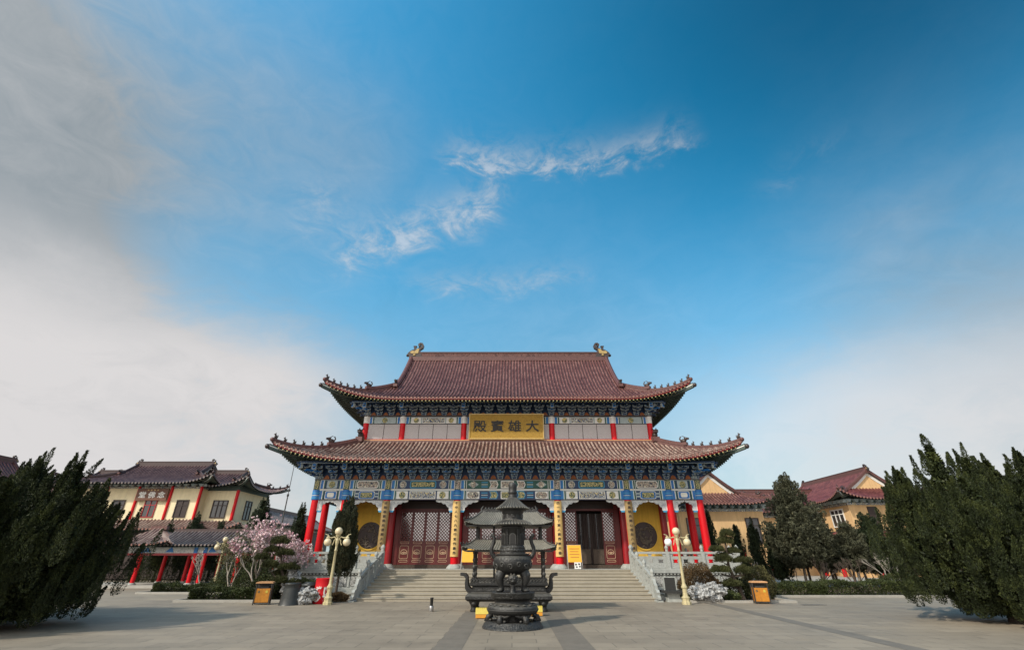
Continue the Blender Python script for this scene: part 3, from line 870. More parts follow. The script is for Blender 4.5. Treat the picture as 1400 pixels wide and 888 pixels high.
# painted beams ------------------------------------------------
def beam_run(b, x0, x1, z0, z1, y, sgn=-1, big=True, alt=0, axis='x', base=None):
    """painted tie beam between two columns; fronts at y. big: the upper, richer beam"""
    w = x1 - x0; h = z1 - z0; cx, cz = (x0 + x1) / 2, (z0 + z1) / 2
    def P(poly, lift, m, t=0.02):
        b.prism(poly, y - lift - t, y - lift, m)
    def strip(xa, xb, m, lift=0.004):
        P([(xa, z0 + 0.03), (xb, z0 + 0.03), (xb, z1 - 0.03), (xa, z1 - 0.03)], lift, m)
    b.bx(x0, x1, y, y + 0.28, z0, z1, base or ('green' if (big and alt) else 'deep_blue'))
    P([(x0, z1 - 0.03), (x1, z1 - 0.03), (x1, z1), (x0, z1)], 0.004, 'pale'); P([(x0, z0), (x1, z0), (x1, z0 + 0.03), (x0, z0 + 0.03)], 0.004, 'ridge_dark')
    seq = [('white', .05), ('blue', .14), ('sky_blue', .05), ('white', .04), ('green', .10), ('white', .03)] if w > 2.3 else [('white', .06), ('blue', .16), ('white', .05), ('green', .08)]
    tot = 0
    for m, q in seq:
        strip(x0 + tot, x0 + tot + q, m); strip(x1 - tot - q, x1 - tot, m); tot += q
    iw = w - 2 * tot
    r = h * 0.42
    if w > 5:
        mx = x0 + tot + 0.42
        for sx in (-1, 1):
            c = cx + sx * (cx - mx)
            if big:
                P([(c - 0.34, cz), (c, cz - r), (c + 0.34, cz), (c, cz + r)], 0.004, 'pale'); P(circle(c, cz, r * 0.8), 0.026, 'scroll_pale')
            else:
                P(rrect(c, cz, 0.8, h * 0.8, 0.04), 0.004, 'white'); P(rrect(c, cz, 0.72, h * 0.68, 0.2), 0.026, 'scroll_pale')
            c2 = cx + sx * (cx - mx - 0.72)
            for j in range(3): P([(c2 - 0.2, cz - h * 0.3 + j * h * 0.24), (c2 + 0.2, cz - h * 0.3 + j * h * 0.24), (c2 + 0.2, cz - h * 0.2 + j * h * 0.24), (c2 - 0.2, cz - h * 0.2 + j * h * 0.24)], 0.004, 'sky_blue' if j % 2 == 0 else 'pale')
            c3 = cx + sx * (cx - mx - 1.3)
            P([(c3 - .28, cz - r), (c3 + .2, cz - r), (c3 + .3, cz), (c3 + .2, cz + r), (c3 - .28, cz + r), (c3 - .18, cz)], 0.004, 'white' if big else 'sky_blue')
            P([(c3 - .22, cz - r + .05), (c3 + .16, cz - r + .05), (c3 + .25, cz), (c3 + .16, cz + r - .05), (c3 - .22, cz + r - .05), (c3 - .13, cz)], 0.026, 'scroll_pale' if big else 'scroll_green')
        L2 = iw / 2 - 0.42 - 1.75
        P(rrect(cx, cz, 2 * L2, 2 * r, 0.05), 0.004, 'white'); P(rrect(cx, cz, 2 * L2 - .12, 2 * r - .12, 0.04), 0.026, 'scroll_pale' if big else 'scroll_green')
    elif w > 3.4:
        for sx in (-1, 1):
            c = cx + sx * (iw / 2 - 0.36)
            if big:
                P(circle(c, cz, r), 0.004, 'pale'); P(circle(c, cz, r * 0.86), 0.026, 'scroll_pale')
            else:
                P(rrect(c, cz, 0.7, 2 * r, 0.04), 0.004, 'white'); P(circle(c, cz, r * 0.86, 14), 0.026, 'scroll_green')
        L2 = iw - 1.6
        if big:
            P(rrect(cx, cz, L2, 2 * r, 0.10), 0.004, 'sky_blue'); P(rrect(cx, cz, L2 - .10, 2 * r - .10, 0.08), 0.026, 'green'); P(rrect(cx, cz, L2 - .22, 2 * r - .18, 0.06), 0.048, 'scroll_green')
        else:
            P(rrect(cx, cz, L2, 2 * r, 0.03), 0.004, 'white'); P(rrect(cx, cz, L2 - .10, 2 * r - .10, 0.02), 0.026, 'scroll_blue')
    elif w > 2.3:
        if big:
            P(rrect(cx, cz, iw - 0.1, 2 * r, r * 0.6), 0.004, 'white'); P(rrect(cx, cz, iw - 0.2, 2 * r - .1, r * 0.5), 0.026, 'scroll_pale')
        else:
            for sx in (-1, 1):
                for j in range(2): P([(cx + sx * iw * .42 - .14, cz - .13 + j * .17), (cx + sx * iw * .42 + .14, cz - .13 + j * .17), (cx + sx * iw * .42 + .14, cz - .04 + j * .17), (cx + sx * iw * .42 - .14, cz - .04 + j * .17)], 0.004, 'pale')
            P(rrect(cx, cz, iw * 0.68, 2 * r, 0.1), 0.004, 'white'); P(rrect(cx, cz, iw * 0.68 - .07, 2 * r - .06, 0.1), 0.026, 'blue'); P(rrect(cx, cz, iw * 0.68 - .26, 2 * r - .16, 0.06), 0.048, 'scroll_green')
    else:
        if big:
            P(rrect(cx, cz, 0.66, 2 * r, 0.05), 0.004, 'pale'); P(circle(cx, cz, r * 0.9), 0.026, 'scroll_green')
        else:
            P(rrect(cx, cz, 0.74, 2 * r, 0.05), 0.004, 'white'); P(rrect(cx, cz, 0.66, 2 * r - .08, 0.05), 0.026, 'blue'); P(rrect(cx, cz, 0.42, 2 * r - .2, 0.08), 0.048, 'petal_white')

zB0, zB1, zB2, zB3 = 5.10, 5.66, 5.74, 6.28
for i in range(7):
    x0, x1 = HX + XS[i] + 0.17, HX + XS[i + 1] - 0.17
    b = MB(); beam_run(b, x0, x1, zB2, zB3, FY - 0.14, big=True, alt=i % 2); b.build('beam', hall, at=((x0 + x1) / 2, FY, zB2))
    b = MB(); beam_run(b, x0, x1, zB0, zB1, FY - 0.10, big=False)
    b.bx(x0, x1, FY - 0.16, FY + 0.1, zB1 + 0.004, zB2 - 0.004, 'white')
    b.build('beam', hall, at=((x0 + x1) / 2, FY, zB0))
for x in XS:          # column heads: blue band below, carved gilt panel above
    b = MB()
    b.lathe([(0.25, 5.09), (0.26, 5.12), (0.26, 5.64), (0.25, 5.68)], 'blue', c=(HX + x, FY, 0), n=16)
    for z in (5.18, 5.32, 5.46): b.lathe([(0.266, z), (0.266, z + 0.05)], 'sky_blue' if z != 5.32 else 'pale', c=(HX + x, FY, 0), n=16)
    b.bx(HX + x - 0.17, HX + x + 0.17, FY - 0.22, FY + 0.2, 5.68, 6.30, 'dull_green')
    b.prism(rrect(HX + x, 6.0, 0.26, 0.52, 0.05), FY - 0.235, FY - 0.222, 'scroll_green' if abs(x) > 4 else 'scroll_pale')
    b.build('column_head', hall, at=(HX + x, FY, 5.1))
for sx in (-1, 1):    # plain painted beams down the two sides
    for ya, yb in ((30.9, 32.4), (32.8, 35.9), (36.3, 39.5), (39.9, 43.0), (43.4, 44.9)):
        b = MB(); x = HX + sx * 12.15
        b.bx(x - 0.14, x + 0.14, ya, yb, zB2, zB3, 'green'); b.bx(x - 0.1, x + 0.1, ya, yb, zB0, zB1, 'blue'); b.bx(x - 0.12, x + 0.12, ya, yb, zB1 + .004, zB2 - .004, 'white')
        for s2 in (-1, 1):
            b.bx(x + s2 * 0.15 - 0.008, x + s2 * 0.15 + 0.008, ya + 0.25, yb - 0.25, zB2 + 0.08, zB3 - 0.08, 'scroll_pale')
            b.bx(x + s2 * 0.11 - 0.008, x + s2 * 0.11 + 0.008, ya + 0.25, yb - 0.25, zB0 + 0.08, zB1 - 0.08, 'scroll_blue')
        b.build('beam', hall, at=(x, (ya + yb) / 2, zB0))
    for y in (32.6, 36.1, 39.7, 43.2, 45.1):
        b = MB(); x = HX + sx * 12.15
        b.bx(x - 0.17, x + 0.17, y - 0.19, y + 0.19, 5.1, 6.3, 'blue'); b.build('column_head', hall, at=(x, y, 5.1))

# white carved braces under the beams
def brace(b, x, s, w, y, z):
    """from the column face at x running in direction s"""
    p = [(0, 0), (w, 0), (w * 0.97, -0.10), (w * 0.80, -0.16), (w * 0.70, -0.13), (w * 0.58, -0.25), (w * 0.46, -0.24), (w * 0.36, -0.40), (0.30, -0.46), (0.30, -0.62), (0.0, -0.62)]
    p = [(x + s * a, z + c) for a, c in p]
    if s < 0: p = p[::-1]
    b.prism(p, y, y + 0.10, 'scroll_white')
    q = [(x + s * a, z + c) for a, c in ((0.02, -0.62), (0.28, -0.62), (0.24, -0.72), (0.06, -0.72))]
    if s < 0: q = q[::-1]
    b.prism(q, y - 0.01, y + 0.11, 'sky_blue')
    h = [(x + s * a, z + c) for a, c in ((0.0, -0.62), (0.05, -0.62), (0.05, 0.0), (0.0, 0.0))]
    if s < 0: h = h[::-1]
    b.prism(h, y - 0.012, y, 'white')
for i in range(7):
    x0, x1 = HX + XS[i] + 0.2, HX + XS[i + 1] - 0.2
    w = min(1.15, (x1 - x0) / 2 - 0.005)
    for x, s in ((x0, 1), (x1, -1)):
        b = MB(); brace(b, x, s, w, FY - 0.05, zB0 - 0.005); b.build('corner_brace', hall, at=(x, FY, zB0))

# bracket sets -----------------------------------------------
def boat(w, h, cz=0.0):
    return [(-w / 2, cz + h), (-w / 2, cz + h * 0.5), (-w * 0.40, cz + h * 0.14), (-w * 0.27, cz), (w * 0.27, cz), (w * 0.40, cz + h * 0.14), (w / 2, cz + h * 0.5), (w / 2, cz + h)]
def bracket_mesh(H=0.74, reach=1.15, tall=False, body=('deep_blue', 'green')):
    b = MB()
    b.prism([(-0.13, 0.0), (0.13, 0.0), (0.17, 0.10), (0.17, 0.15), (-0.17, 0.15), (-0.17, 0.10)], -0.17, 0.15, 'pale')
    b.prism([(-0.10, 0.02), (0.10, 0.02), (0.14, 0.10), (0.14, 0.13), (-0.14, 0.13), (-0.14, 0.10)], -0.18, -0.171, 'deep_blue')
    for k in range(3):
        z = 0.15 + (H - 0.2) / 3 * k; y = -0.12 - reach * 0.27 * k; h = (H - 0.2) / 3 * 0.62; wd = (0.42, 0.58, 0.72)[k]
        b.prism(boat(wd, h, z), y - 0.05, y + 0.05, 'pale')
        b.prism(boat(wd - 0.07, h - 0.05, z + 0.025), y - 0.06, y - 0.051, body[k % 2])
        for sx in (-1, 0, 1):
            x = sx * (wd / 2 - 0.055); zz = z + h
            b.prism([(x - 0.045, zz), (x + 0.045, zz), (x + 0.07, zz + 0.06), (x - 0.07, zz + 0.06)], y - 0.07, y + 0.06, 'pale')
            b.prism([(x - 0.035, zz + 0.008), (x + 0.035, zz + 0.008), (x + 0.052, zz + 0.05), (x - 0.052, zz + 0.05)], y - 0.078, y - 0.071, body[(k + 1) % 2])
        # arm reaching out, its beak turned down
        yo = -0.12 - reach * 0.30 * (k + 1)
        b.prism([(0.1, z + h), (yo, z + h), (yo - 0.10, z + h * 0.3), (yo - 0.02, z - 0.02), (yo + 0.10, z + 0.02), (0.1, z)], -0.045, 0.045, body[k % 2], axis='x')
        b.bx(-0.052, 0.052, yo - 0.115, yo - 0.02, z + h * 0.45, z + h * 0.72, 'pale')
    if tall:
        b.bx(-0.13, 0.13, -reach - 0.02, -reach + 0.1, H - 0.34, H + 0.03, 'pale')
        b.bx(-0.10, 0.10, -reach - 0.03, -reach + 0.0, H - 0.31, H, 'blue')
    return b.mesh('bracket_set')
BK1, BK1T = bracket_mesh(0.78, 1.15, body=('deep_blue', 'blue')), bracket_mesh(0.78, 1.15, True, body=('deep_blue', 'blue'))
BK2, BK2T = bracket_mesh(0.66, 1.05, body=('deep_blue', 'deep_blue')), bracket_mesh(0.66, 1.05, True, body=('deep_blue', 'blue'))
def bracket_row(xs_cols, y, z, A, T, per):
    for i, c in enumerate(xs_cols):
        put(T, 'bracket_set', hall, (HX + c, y, z))
        if i + 1 < len(xs_cols):
            n = per[i]
            for q in range(1, n + 1):
                put(A, 'bracket_set', hall, (HX + c + (xs_cols[i + 1] - c) * q / (n + 1), y, z))
bracket_row(XS, FY, 6.345, BK1, BK1T, [1, 2, 5, 6, 5, 2, 1])
bracket_row(XS[1:-1], SY_, 11.06, BK2, BK2T, [2, 5, 6, 5, 2])
for sx in (-1, 1):
    for y in (31.65, 32.6, 33.5, 34.4, 35.3, 36.1, 37.0, 37.9):
        put(BK1, 'bracket_set', hall, (HX + sx * 12.15, y, 6.345), sx * PI / 2)
    for y in (33.5, 34.4, 35.3, 36.2, 37.1):
        put(BK2, 'bracket_set', hall, (HX + sx * 10.25, y, 11.06), sx * PI / 2)
    put(BK1T, 'bracket_set', hall, (HX + sx * 12.15, FY, 6.345), sx * PI / 4, 1.2)
    put(BK2T, 'bracket_set', hall, (HX + sx * 10.25, SY_, 11.06), sx * PI / 4, 1.2)

# board behind the brackets with painted flames, the plate below them
def frieze(xa, xb, y, z, h, per, xs_cols, reach):
    b = MB()
    b.bx(xa - 0.2, xb + 0.2, y - 0.2, y + 0.2, z - 0.062, z - 0.004, 'ridge_dark')
    b.bx(xa, xb, y + 0.03, y + 0.10, z, z + h + 0.5, 'deep_blue')
    # purlin carried by the brackets
    b.bx(xa - 0.9, xb + 0.9, y - reach - 0.06, y - reach + 0.10, z + h + 0.005, z + h + 0.15, 'deep_blue')
    b.bx(xa - 0.9, xb + 0.9, y - reach - 0.068, y - reach - 0.062, z + h + 0.015, z + h + 0.045, 'pale')
    for i in range(len(xs_cols) - 1):
        n = per[i] + 1
        for q in range(n):
            c = HX + xs_cols[i] + (xs_cols[i + 1] - xs_cols[i]) * (q + 0.5) / n
            b.prism([(c - 0.2, z + 0.005), (c + 0.2, z + 0.005), (c + 0.13, z + 0.16), (c + 0.05, z + 0.25), (c - 0.05, z + 0.25), (c - 0.13, z + 0.16)], y - 0.04, y + 0.029, 'orange')
    return b.build('frieze_board', hall, at=(HX, y, z))
frieze(HX - 12.15, HX + 12.15, FY, 6.345, 0.78, [1, 2, 5, 6, 5, 2, 1], XS, 1.15)
frieze(HX - 10.25, HX + 10.25, SY_, 11.06, 0.66, [2, 5, 6, 5, 2], XS[1:-1], 1.05)
for sx in (-1, 1):
    b = MB()
    x = HX + sx * 12.15
    b.bx(x - 0.05, x + 0.05, 30.8, 45.1, 6.3, 7.4, 'deep_blue'); b.bx(x + sx * 1.15 - 0.07, x + sx * 1.15 + 0.07, 29.7, 46, 7.13, 7.27, 'deep_blue')
    x = HX + sx * 10.25
    b.bx(x - 0.05, x + 0.05, 32.7, 43.2, 11.0, 12.0, 'deep_blue'); b.bx(x + sx * 1.05 - 0.07, x + sx * 1.05 + 0.07, 31.7, 44, 11.73, 11.87, 'deep_blue')
    b.build('frieze_board', hall, at=(HX + sx * 11, CY, 6.3))

# walls and doors behind the veranda ---------------------------
b = MB()
b.bx(HX - 10.25, HX + 10.25, 43.1, 43.3, Z0, 11.1, 'red_wood')
for sx in (-1, 1):
    x = HX + sx * 10.25
    b.bx(x - 0.1, x + 0.1, SY_ + 0.1, 43.1, Z0, 11.1, 'yellow_wall')
b.bx(HX - 10.2, HX + 10.2, SY_ + 0.15, SY_ + 0.25, 5.2, 9.4, 'dark_wood')
b.bx(HX - 12.3, HX + 12.3, 30.6, 32.7, 6.30, 6.34, 'dark_wood')
b.bx(HX - 10.1, HX + 10.1, 32.8, 43.1, 9.2, 9.3, 'dark_wood')
b.build('wall', hall, at=(HX, SY_, Z0))
for sx in (-1, 1):          # ochre end walls with round carved windows
    x0, x1 = sorted((HX + sx * 7.75, HX + sx * 10.1)); cx = (x0 + x1) / 2
    b = MB()
    b.bx(x0, x1, SY_ - 0.06, SY_ + 0.1, Z0, 5.6, 'yellow_wall')
    b.bx(x0, x1, SY_ - 0.10, SY_ - 0.062, Z0, Z0 + 0.55, 'stone')
    wl = b.build('wall', hall, at=(cx, SY_, Z0)); wl['label'] = 'ochre plaster end wall with a round carved window'
    b = MB(); cz = 3.14
    n = 40; ro, ri = 0.88, 0.80
    vs = [(cx + r * math.cos(2 * PI * i / n), y, cz + r * math.sin(2 * PI * i / n)) for y in (SY_ - 0.12, SY_ - 0.06) for r in (ro, ri) for i in range(n)]
    fs = []
    for i in range(n):
        j = (i + 1) % n
        fs += [(i, j, n + j, n + i), (i, 2 * n + i, 2 * n + j, j), (n + i, n + j, 3 * n + j, 3 * n + i)]
    b.add(vs, fs, 'yellow_wall')
    wn = b.build('round_window', wl, at=(cx, SY_, cz))
    b = MB()
    b.prism(circle(cx, cz, 0.80, 40), SY_ - 0.085, SY_ - 0.065, 'dark_wood')
    rnd = random.Random(5 + sx)
    for ring in range(26):   # coiling relief, dragon and cloud
        a0 = rnd.random() * 6.28; r0 = 0.08 + 0.66 * math.sqrt(rnd.random()); ln = rnd.uniform(0.6, 1.6) * (0.5 if r0 > 0.5 else 1.0)
        pts = []
        for q in range(8):
            a = a0 + ln * q / 7; r = min(0.75, r0 + 0.07 * math.sin(q * 1.3 + ring))
            pts.append((cx + r * math.cos(a), SY_ - 0.105, cz + r * math.sin(a)))
        b.tube(pts, [0.012 + 0.03 * math.sin(PI * (q + .4) / 8) for q in range(8)], 'relief', 6)
    b.build('relief', wn, at=(cx, SY_, cz))

def outline(b, poly, y, t, m):
    n = len(poly); cx = sum(p[0] for p in poly) / n; cz = sum(p[1] for p in poly) / n
    for i in range(n):
        p, q = poly[i], poly[(i + 1) % n]
        b.tube([(p[0], y, p[1]), (q[0], y, q[1])], t, m, 5)

def door_leaf_parts(w, h):
    """closed lattice leaf, 0..w wide; returns meshes for the leaf, its glazing and its lattice"""
    b = MB(); s = 0.085
    zl = h * 0.43
    b.bx(0.005, s, -0.05, 0.05, 0, h, 'red_wood'); b.bx(w - s, w - 0.005, -0.05, 0.05, 0, h, 'red_wood')
    for za, zb in ((0, 0.08), (zl - 0.22, zl - 0.16), (zl - 0.04, zl), (h - 0.09, h)): b.bx(s, w - s, -0.05, 0.05, za, zb, 'red_wood')
    b.bx(s, w - s, -0.02, 0.03, 0.08, zl - 0.04, 'red_wood')
    cx = w / 2; iw = w - 2 * s - 0.12
    gl = MB()
    for poly in (rrect(cx, 0.20, iw, 0.11, 0.05), rrect(cx, zl - 0.10, iw, 0.11, 0.05), rrect(cx, (0.32 + zl - 0.26) / 2, iw, zl - 0.62, 0.08)):
        outline(gl, poly, -0.035, 0.013, 'gold_trim')
    mz = (0.32 + zl - 0.26) / 2; q = iw * 0.36
    for sx in (-1, 1):
        pts = [(cx + sx * (q * 0.9), -0.035, mz - q * 0.55), (cx + sx * q * 1.0, -0.035, mz + q * 0.1), (cx + sx * q * 0.6, -0.035, mz + q * 0.62), (cx, -0.035, mz + q * 0.72)]
        gl.tube(pts, 0.018, 'gold_trim', 5)
        gl.tube([(cx + sx * (q * 0.45 + q * 0.28 * math.cos(a * 0.9)), -0.035, mz - q * 0.35 + q * 0.28 * math.sin(a * 0.9)) for a in range(8)], 0.018, 'gold_trim', 5)
        gl.tube([(cx + sx * q * 0.12, -0.035, mz + q * 0.2), (cx + sx * q * 0.12, -0.035, mz - q * 0.6), (cx + sx * q * 0.05, -0.035, mz - q * 0.7)], 0.014, 'gold_trim', 5)
    g = MB(); g.bx(s, w - s, 0.01, 0.02, zl, h - 0.09, 'glazing')
    l = MB(); x0, x1, z0, z1 = s, w - s, zl, h - 0.09
    st = 0.20; n = int((x1 - x0 + z1 - z0) / st) + 1
    for i in range(n + 1):
        c = i * st
        for sgn in (1, -1):
            # line x - x0 = c - (z - z0) (or mirrored), clipped to the panel
            za, zb = max(0, c - (x1 - x0)), min(z1 - z0, c)
            if zb - za < 0.02: continue
            pa, pb = (c - za, za), (c - zb, zb)
            xa, xb = (x0 + pa[0], x0 + pb[0]) if sgn > 0 else (x1 - pa[0], x1 - pb[0])
            l.tube([(xa, -0.012 * sgn - 0.012, z0 + pa[1]), (xb, -0.012 * sgn - 0.012, z0 + pb[1])], 0.027, 'red_wood', 4, False)
    return b.mesh('door_leaf'), gl.mesh('trim'), g.mesh('glazing'), l.mesh('lattice')
MT['gold_trim'] = M('pale gilt moulding', (0.62, 0.45, 0.30), (0.5, 0.34, 0.2), 6, 0.4)

def door_set(xa, xb, n, closed=lambda i: True, h=3.15):
    w = (xb - xa) / n
    ms = door_leaf_parts(w, h)
    for i in range(n):
        if not closed(i): continue
        lf = put(ms[0], 'door_leaf', hall, (xa + w * i, SY_, Z0 + 0.22))
        for me, nm in zip(ms[1:], ('trim', 'glazing', 'lattice')):
            put(me, nm, lf, (xa + w * i, SY_, Z0 + 0.22))
    f = MB()
    f.bx(xa - 0.3, xa, SY_ - 0.08, SY_ + 0.08, Z0, 5.2, 'red_wood'); f.bx(xb, xb + 0.3, SY_ - 0.08, SY_ + 0.08, Z0, 5.2, 'red_wood')
    f.bx(xa, xb, SY_ - 0.09, SY_ + 0.09, Z0 + 0.22 + h + 0.01, Z0 + 0.22 + h + 0.14, 'red_wood')
    f.bx(xa, xb, SY_ - 0.03, SY_ + 0.03, Z0 + 0.22 + h + 0.14, 5.2, 'dark_wood')
    f.build('door_frame', hall, at=((xa + xb) / 2, SY_, Z0))
    t = MB(); t.bx(xa - 0.3, xb + 0.3, SY_ - 0.14, SY_ + 0.1, Z0 + 0.004, Z0 + 0.21, 'bark'); t.build('threshold', hall, at=((xa + xb) / 2, SY_, Z0))
door_set(HX - 7.05, HX - 3.72, 4)
door_set(HX - 2.62, HX + 2.62, 6)
door_set(HX + 3.72, HX + 7.05, 4, lambda i: i in (0, 3))
# open middle leaves: dark strip curtains hang in the doorway
b = MB(); xa, xb = HX + 3.72 + 3.33 / 4, HX + 7.05 - 3.33 / 4
rnd = random.Random(3)
n = 16; w = (xb - xa) / n
for i in range(n):
    x = xa + w * i
    pts = [(x + w * q / 4, SY_ + 0.05 + 0.05 * math.sin(q * 1.5 + i * 1.7)) for q in range(5)]
    b.add([(p[0], p[1], z) for z in (Z0 + 0.25, Z0 + 3.2) for p in pts], [(q, q + 1, 6 + q, 5 + q) for q in range(4)], 'curtain', True) if False else b.add([(p[0], p[1], z) for z in (Z0 + 0.25, Z0 + 3.2) for p in pts], [(q, q + 1, 6 + q, 5 + q) for q in range(4)], 'window_glass' if i % 5 == 2 else 'dark_wood', True)
b.build('door_curtain', hall, at=((xa + xb) / 2, SY_, Z0))
b = MB()
for i in range(2): b.bx(xa + 0.1 + i * 0.85, xa + 0.8 + i * 0.85, SY_ - 0.02, SY_ + 0.0, Z0 + 0.25, Z0 + 1.1, 'bark')
b.build('door_panel', hall, at=((xa + xb) / 2, SY_, Z0))
b = MB(); b.bx(HX - 10, HX + 10, SY_ + 1.5, SY_ + 1.6, Z0, 5.2, 'dark_wood'); b.build('wall', hall, at=(HX, SY_ + 1.5, Z0))

# upper storey front ------------------------------------------
zu0, zu1 = 9.2, 11.0
UX = XS[1:-1]
UC = MB(); UC.lathe([(0.2, 0.0), (0.19, 1.28)], 'red', n=18); UC = UC.mesh('column')
UW = MB(); UW.lathe([(0.205, 1.28), (0.205, 1.78)], 'white', n=18); UW = UW.mesh('column_head')
for x in UX:
    c = put(UC, 'column', hall, (HX + x, SY_, zu0)); put(UW, 'column_head', c, (HX + x, SY_, zu0))
for i in range(5):
    x0, x1 = HX + UX[i] + 0.18, HX + UX[i + 1] - 0.18
    b = MB(); beam_run(b, x0, x1, 10.46, 10.98, SY_ - 0.02, big=(i % 2 == 0), base='pale'); b.build('beam', hall, at=((x0 + x1) / 2, SY_, 10.46))
    n = 2 if x1 - x0 < 3 else 4 if x1 - x0 < 5 else 6
    b = MB()
    b.bx(x0, x1, SY_ + 0.03, SY_ + 0.13, 9.3, 10.45, 'ridge_dark')
    wpar = b.build('wall', hall, at=((x0 + x1) / 2, SY_, 9.3))
    for q in range(n):
        b = MB(); b.bx(x0 + (x1 - x0) * q / n + 0.02, x0 + (x1 - x0) * (q + 1) / n - 0.02, SY_ - 0.02, SY_ + 0.028, 9.36, 10.43, 'lattice_grey'); b.build('panel', wpar, at=(x0 + (x1 - x0) * (q + .5) / n, SY_, 9.36))
b = MB()
b.bx(HX - 10.5, HX + 10.5, SY_ - 0.30, SY_ + 0.1, 9.02, 9.2, 'ridge')
b.bx(HX - 10.45, HX + 10.45, SY_ - 0.26, SY_ + 0.1, 9.204, 9.30, 'pink_sill')if False else b.bx(HX - 10.45, HX + 10.45, SY_ - 0.26, SY_ + 0.02, 9.204, 9.27, 'bin_top')
b.bx(HX - 10.4, HX + 10.4, SY_ - 0.14, SY_ + 0.03, 9.274, 9.35, 'red_dim')
for sx in (-1, 1):
    b.bx(HX + sx * 10.5 - 0.15, HX + sx * 10.5 + 0.15, SY_ + 0.1, 43.3, 9.02, 9.27, 'ridge')
b.build('sill', hall, at=(HX, SY_, 9.0))

# lower and upper roofs ---------------------------------------
lw, ld = 14.1, 9.3
lower, zfl = tile_roof(hall, HX, CY, lw, ld, 7.26, 1.92, 3.9, 3.9, lw - 3.9, 0.86, 5.5, 0.34, kk=0.35, sp=0.262, soffit=2.1, front_tile='tile_dusty_lit', label='lower skirt roof with weathered, dusty front tiles, gloss painted into their colour')
hip_ridges(lower, HX, CY, lw, ld, zfl, 3.85, 0.34, 0.9, 0.58, 6)
for sx in (-1, 1):
    put(DRAGON, 'ridge_dragon', lower, (HX + sx * 10.45, SY_ - 0.25, 9.1), 0.0, 1.35)
uw, ud = 12.25, 7.3
XG = 8.85
upper, zfu = tile_roof(hall, HX, CY, uw, ud, 11.78, 6.0, 7.3, uw - XG + 0.4, XG, 0.88, 5.0, 0.48, kk=0.55, sp=0.255, soffit=2.1, label='upper half-hipped roof of maroon tiles')
hip_ridges(upper, HX, CY, uw, ud, zfu, uw - XG - 0.1, 0.48, 0.9, 0.55, 6)
gable_ridges(upper, HX, CY, XG - 0.1, ud, 7.3, uw - XG, zfu, 1.0)
main_ridge(upper, HX, CY, 8.6, zfu(99, 7.3) + 0.02, 0.62, 0.4, esc=1.06)
for sx in (-1, 1):
    gable_wall(upper, HX, CY, HX + sx * (XG - 0.45), ud, 7.3, uw - XG, zfu, 'red_dim', 'orange', sgn=sx)
# gold name board and the four couplet boards
np_ = thing('name_board', (HX - 0.1, SY_ - 0.5, 9.3), 'broad gold board with four black characters under the upper eaves', 'sign')
b = MB(); tl = R(6)
b.box((HX - 0.1, SY_ - 0.42, 10.17), (5.3, 0.10, 1.78), 'gold_board', rx=tl)
bd = b.build('board', np_)
b = MB()
for dz in (-0.86, 0.86): b.box((HX - 0.1, SY_ - 0.42 - math.sin(tl) * dz - 0.05, 10.17 + dz * math.cos(tl)), (5.36, 0.10, 0.07), 'gold', rx=tl)
for dx in (-2.63, 2.63): b.box((HX - 0.1 + dx, SY_ - 0.47, 10.17), (0.06, 0.10, 1.72), 'gold', rx=tl)
b.build('frame', np_)
text_part('殿 寶 雄 大', 0.84, 'lettering', np_, (HX - 0.12, SY_ - 0.49, 10.13), 'black_ink', 0.011, 0.012, (R(90) + tl, 0, 0), 1.16)

def couplet(x, m, label, txt, ink):
    t = thing('couplet_board', (HX + x, FY - 0.26, 2.0), label, 'sign', 'couplet boards on the front columns')
    b = MB(); n = 8; z0, z1 = Z0 + 0.66, 5.02
    arc = [(0.30 * math.sin(R(-54 + 108 * i / n)), -0.30 * math.cos(R(-54 + 108 * i / n))) for i in range(n + 1)]
    vs = []
    for z in (z0, z1):
        for k_, rr in ((1.0, 0), (0.92, 0)):
            vs += [(HX + x + a * k_, FY + c * k_ + 0.0, z) for a, c in arc]
    q = n + 1; fs = []
    for i in range(n): fs += [(i, i + 1, 2 * q + i + 1, 2 * q + i), (q + i + 1, q + i, 3 * q + i, 3 * q + i + 1), (2 * q + i, 2 * q + i + 1, 3 * q + i + 1, 3 * q + i), (i + 1, i, q + i, q + i + 1)]
    fs += [(0, 2 * q, 3 * q, q), (n, q + n, 3 * q + n, 2 * q + n)]
    b.add(vs, fs, m); b.build('board', t)
    nn = len(txt)
    text_part('\n'.join(txt), 0.165, 'lettering_print', t, (HX + x, FY - 0.307, (z0 + z1) / 2 + 0.02), ink, 0.002, 0.006, (R(90), 0, 0), 1.2, 1.54)
couplet(-3.17, 'couplet', 'bright gilded couplet board on the column to the left of the burners', '不中人七八九善行言作量界', 'black_ink')
couplet(3.17, 'couplet', 'bright gilded couplet board on the column to the right of the burners', '四一月言了頁人面界無天香', 'black_ink')
couplet(-7.6, 'couplet_dull', 'dull mottled couplet board on the column beside the left round window', '法雨慈雲佛光普照大千世界', 'dark_wood')
couplet(7.6, 'couplet_dull', 'dull mottled couplet board on the column beside the right round window', '清風明月禪心自在八方淨土', 'dark_wood')
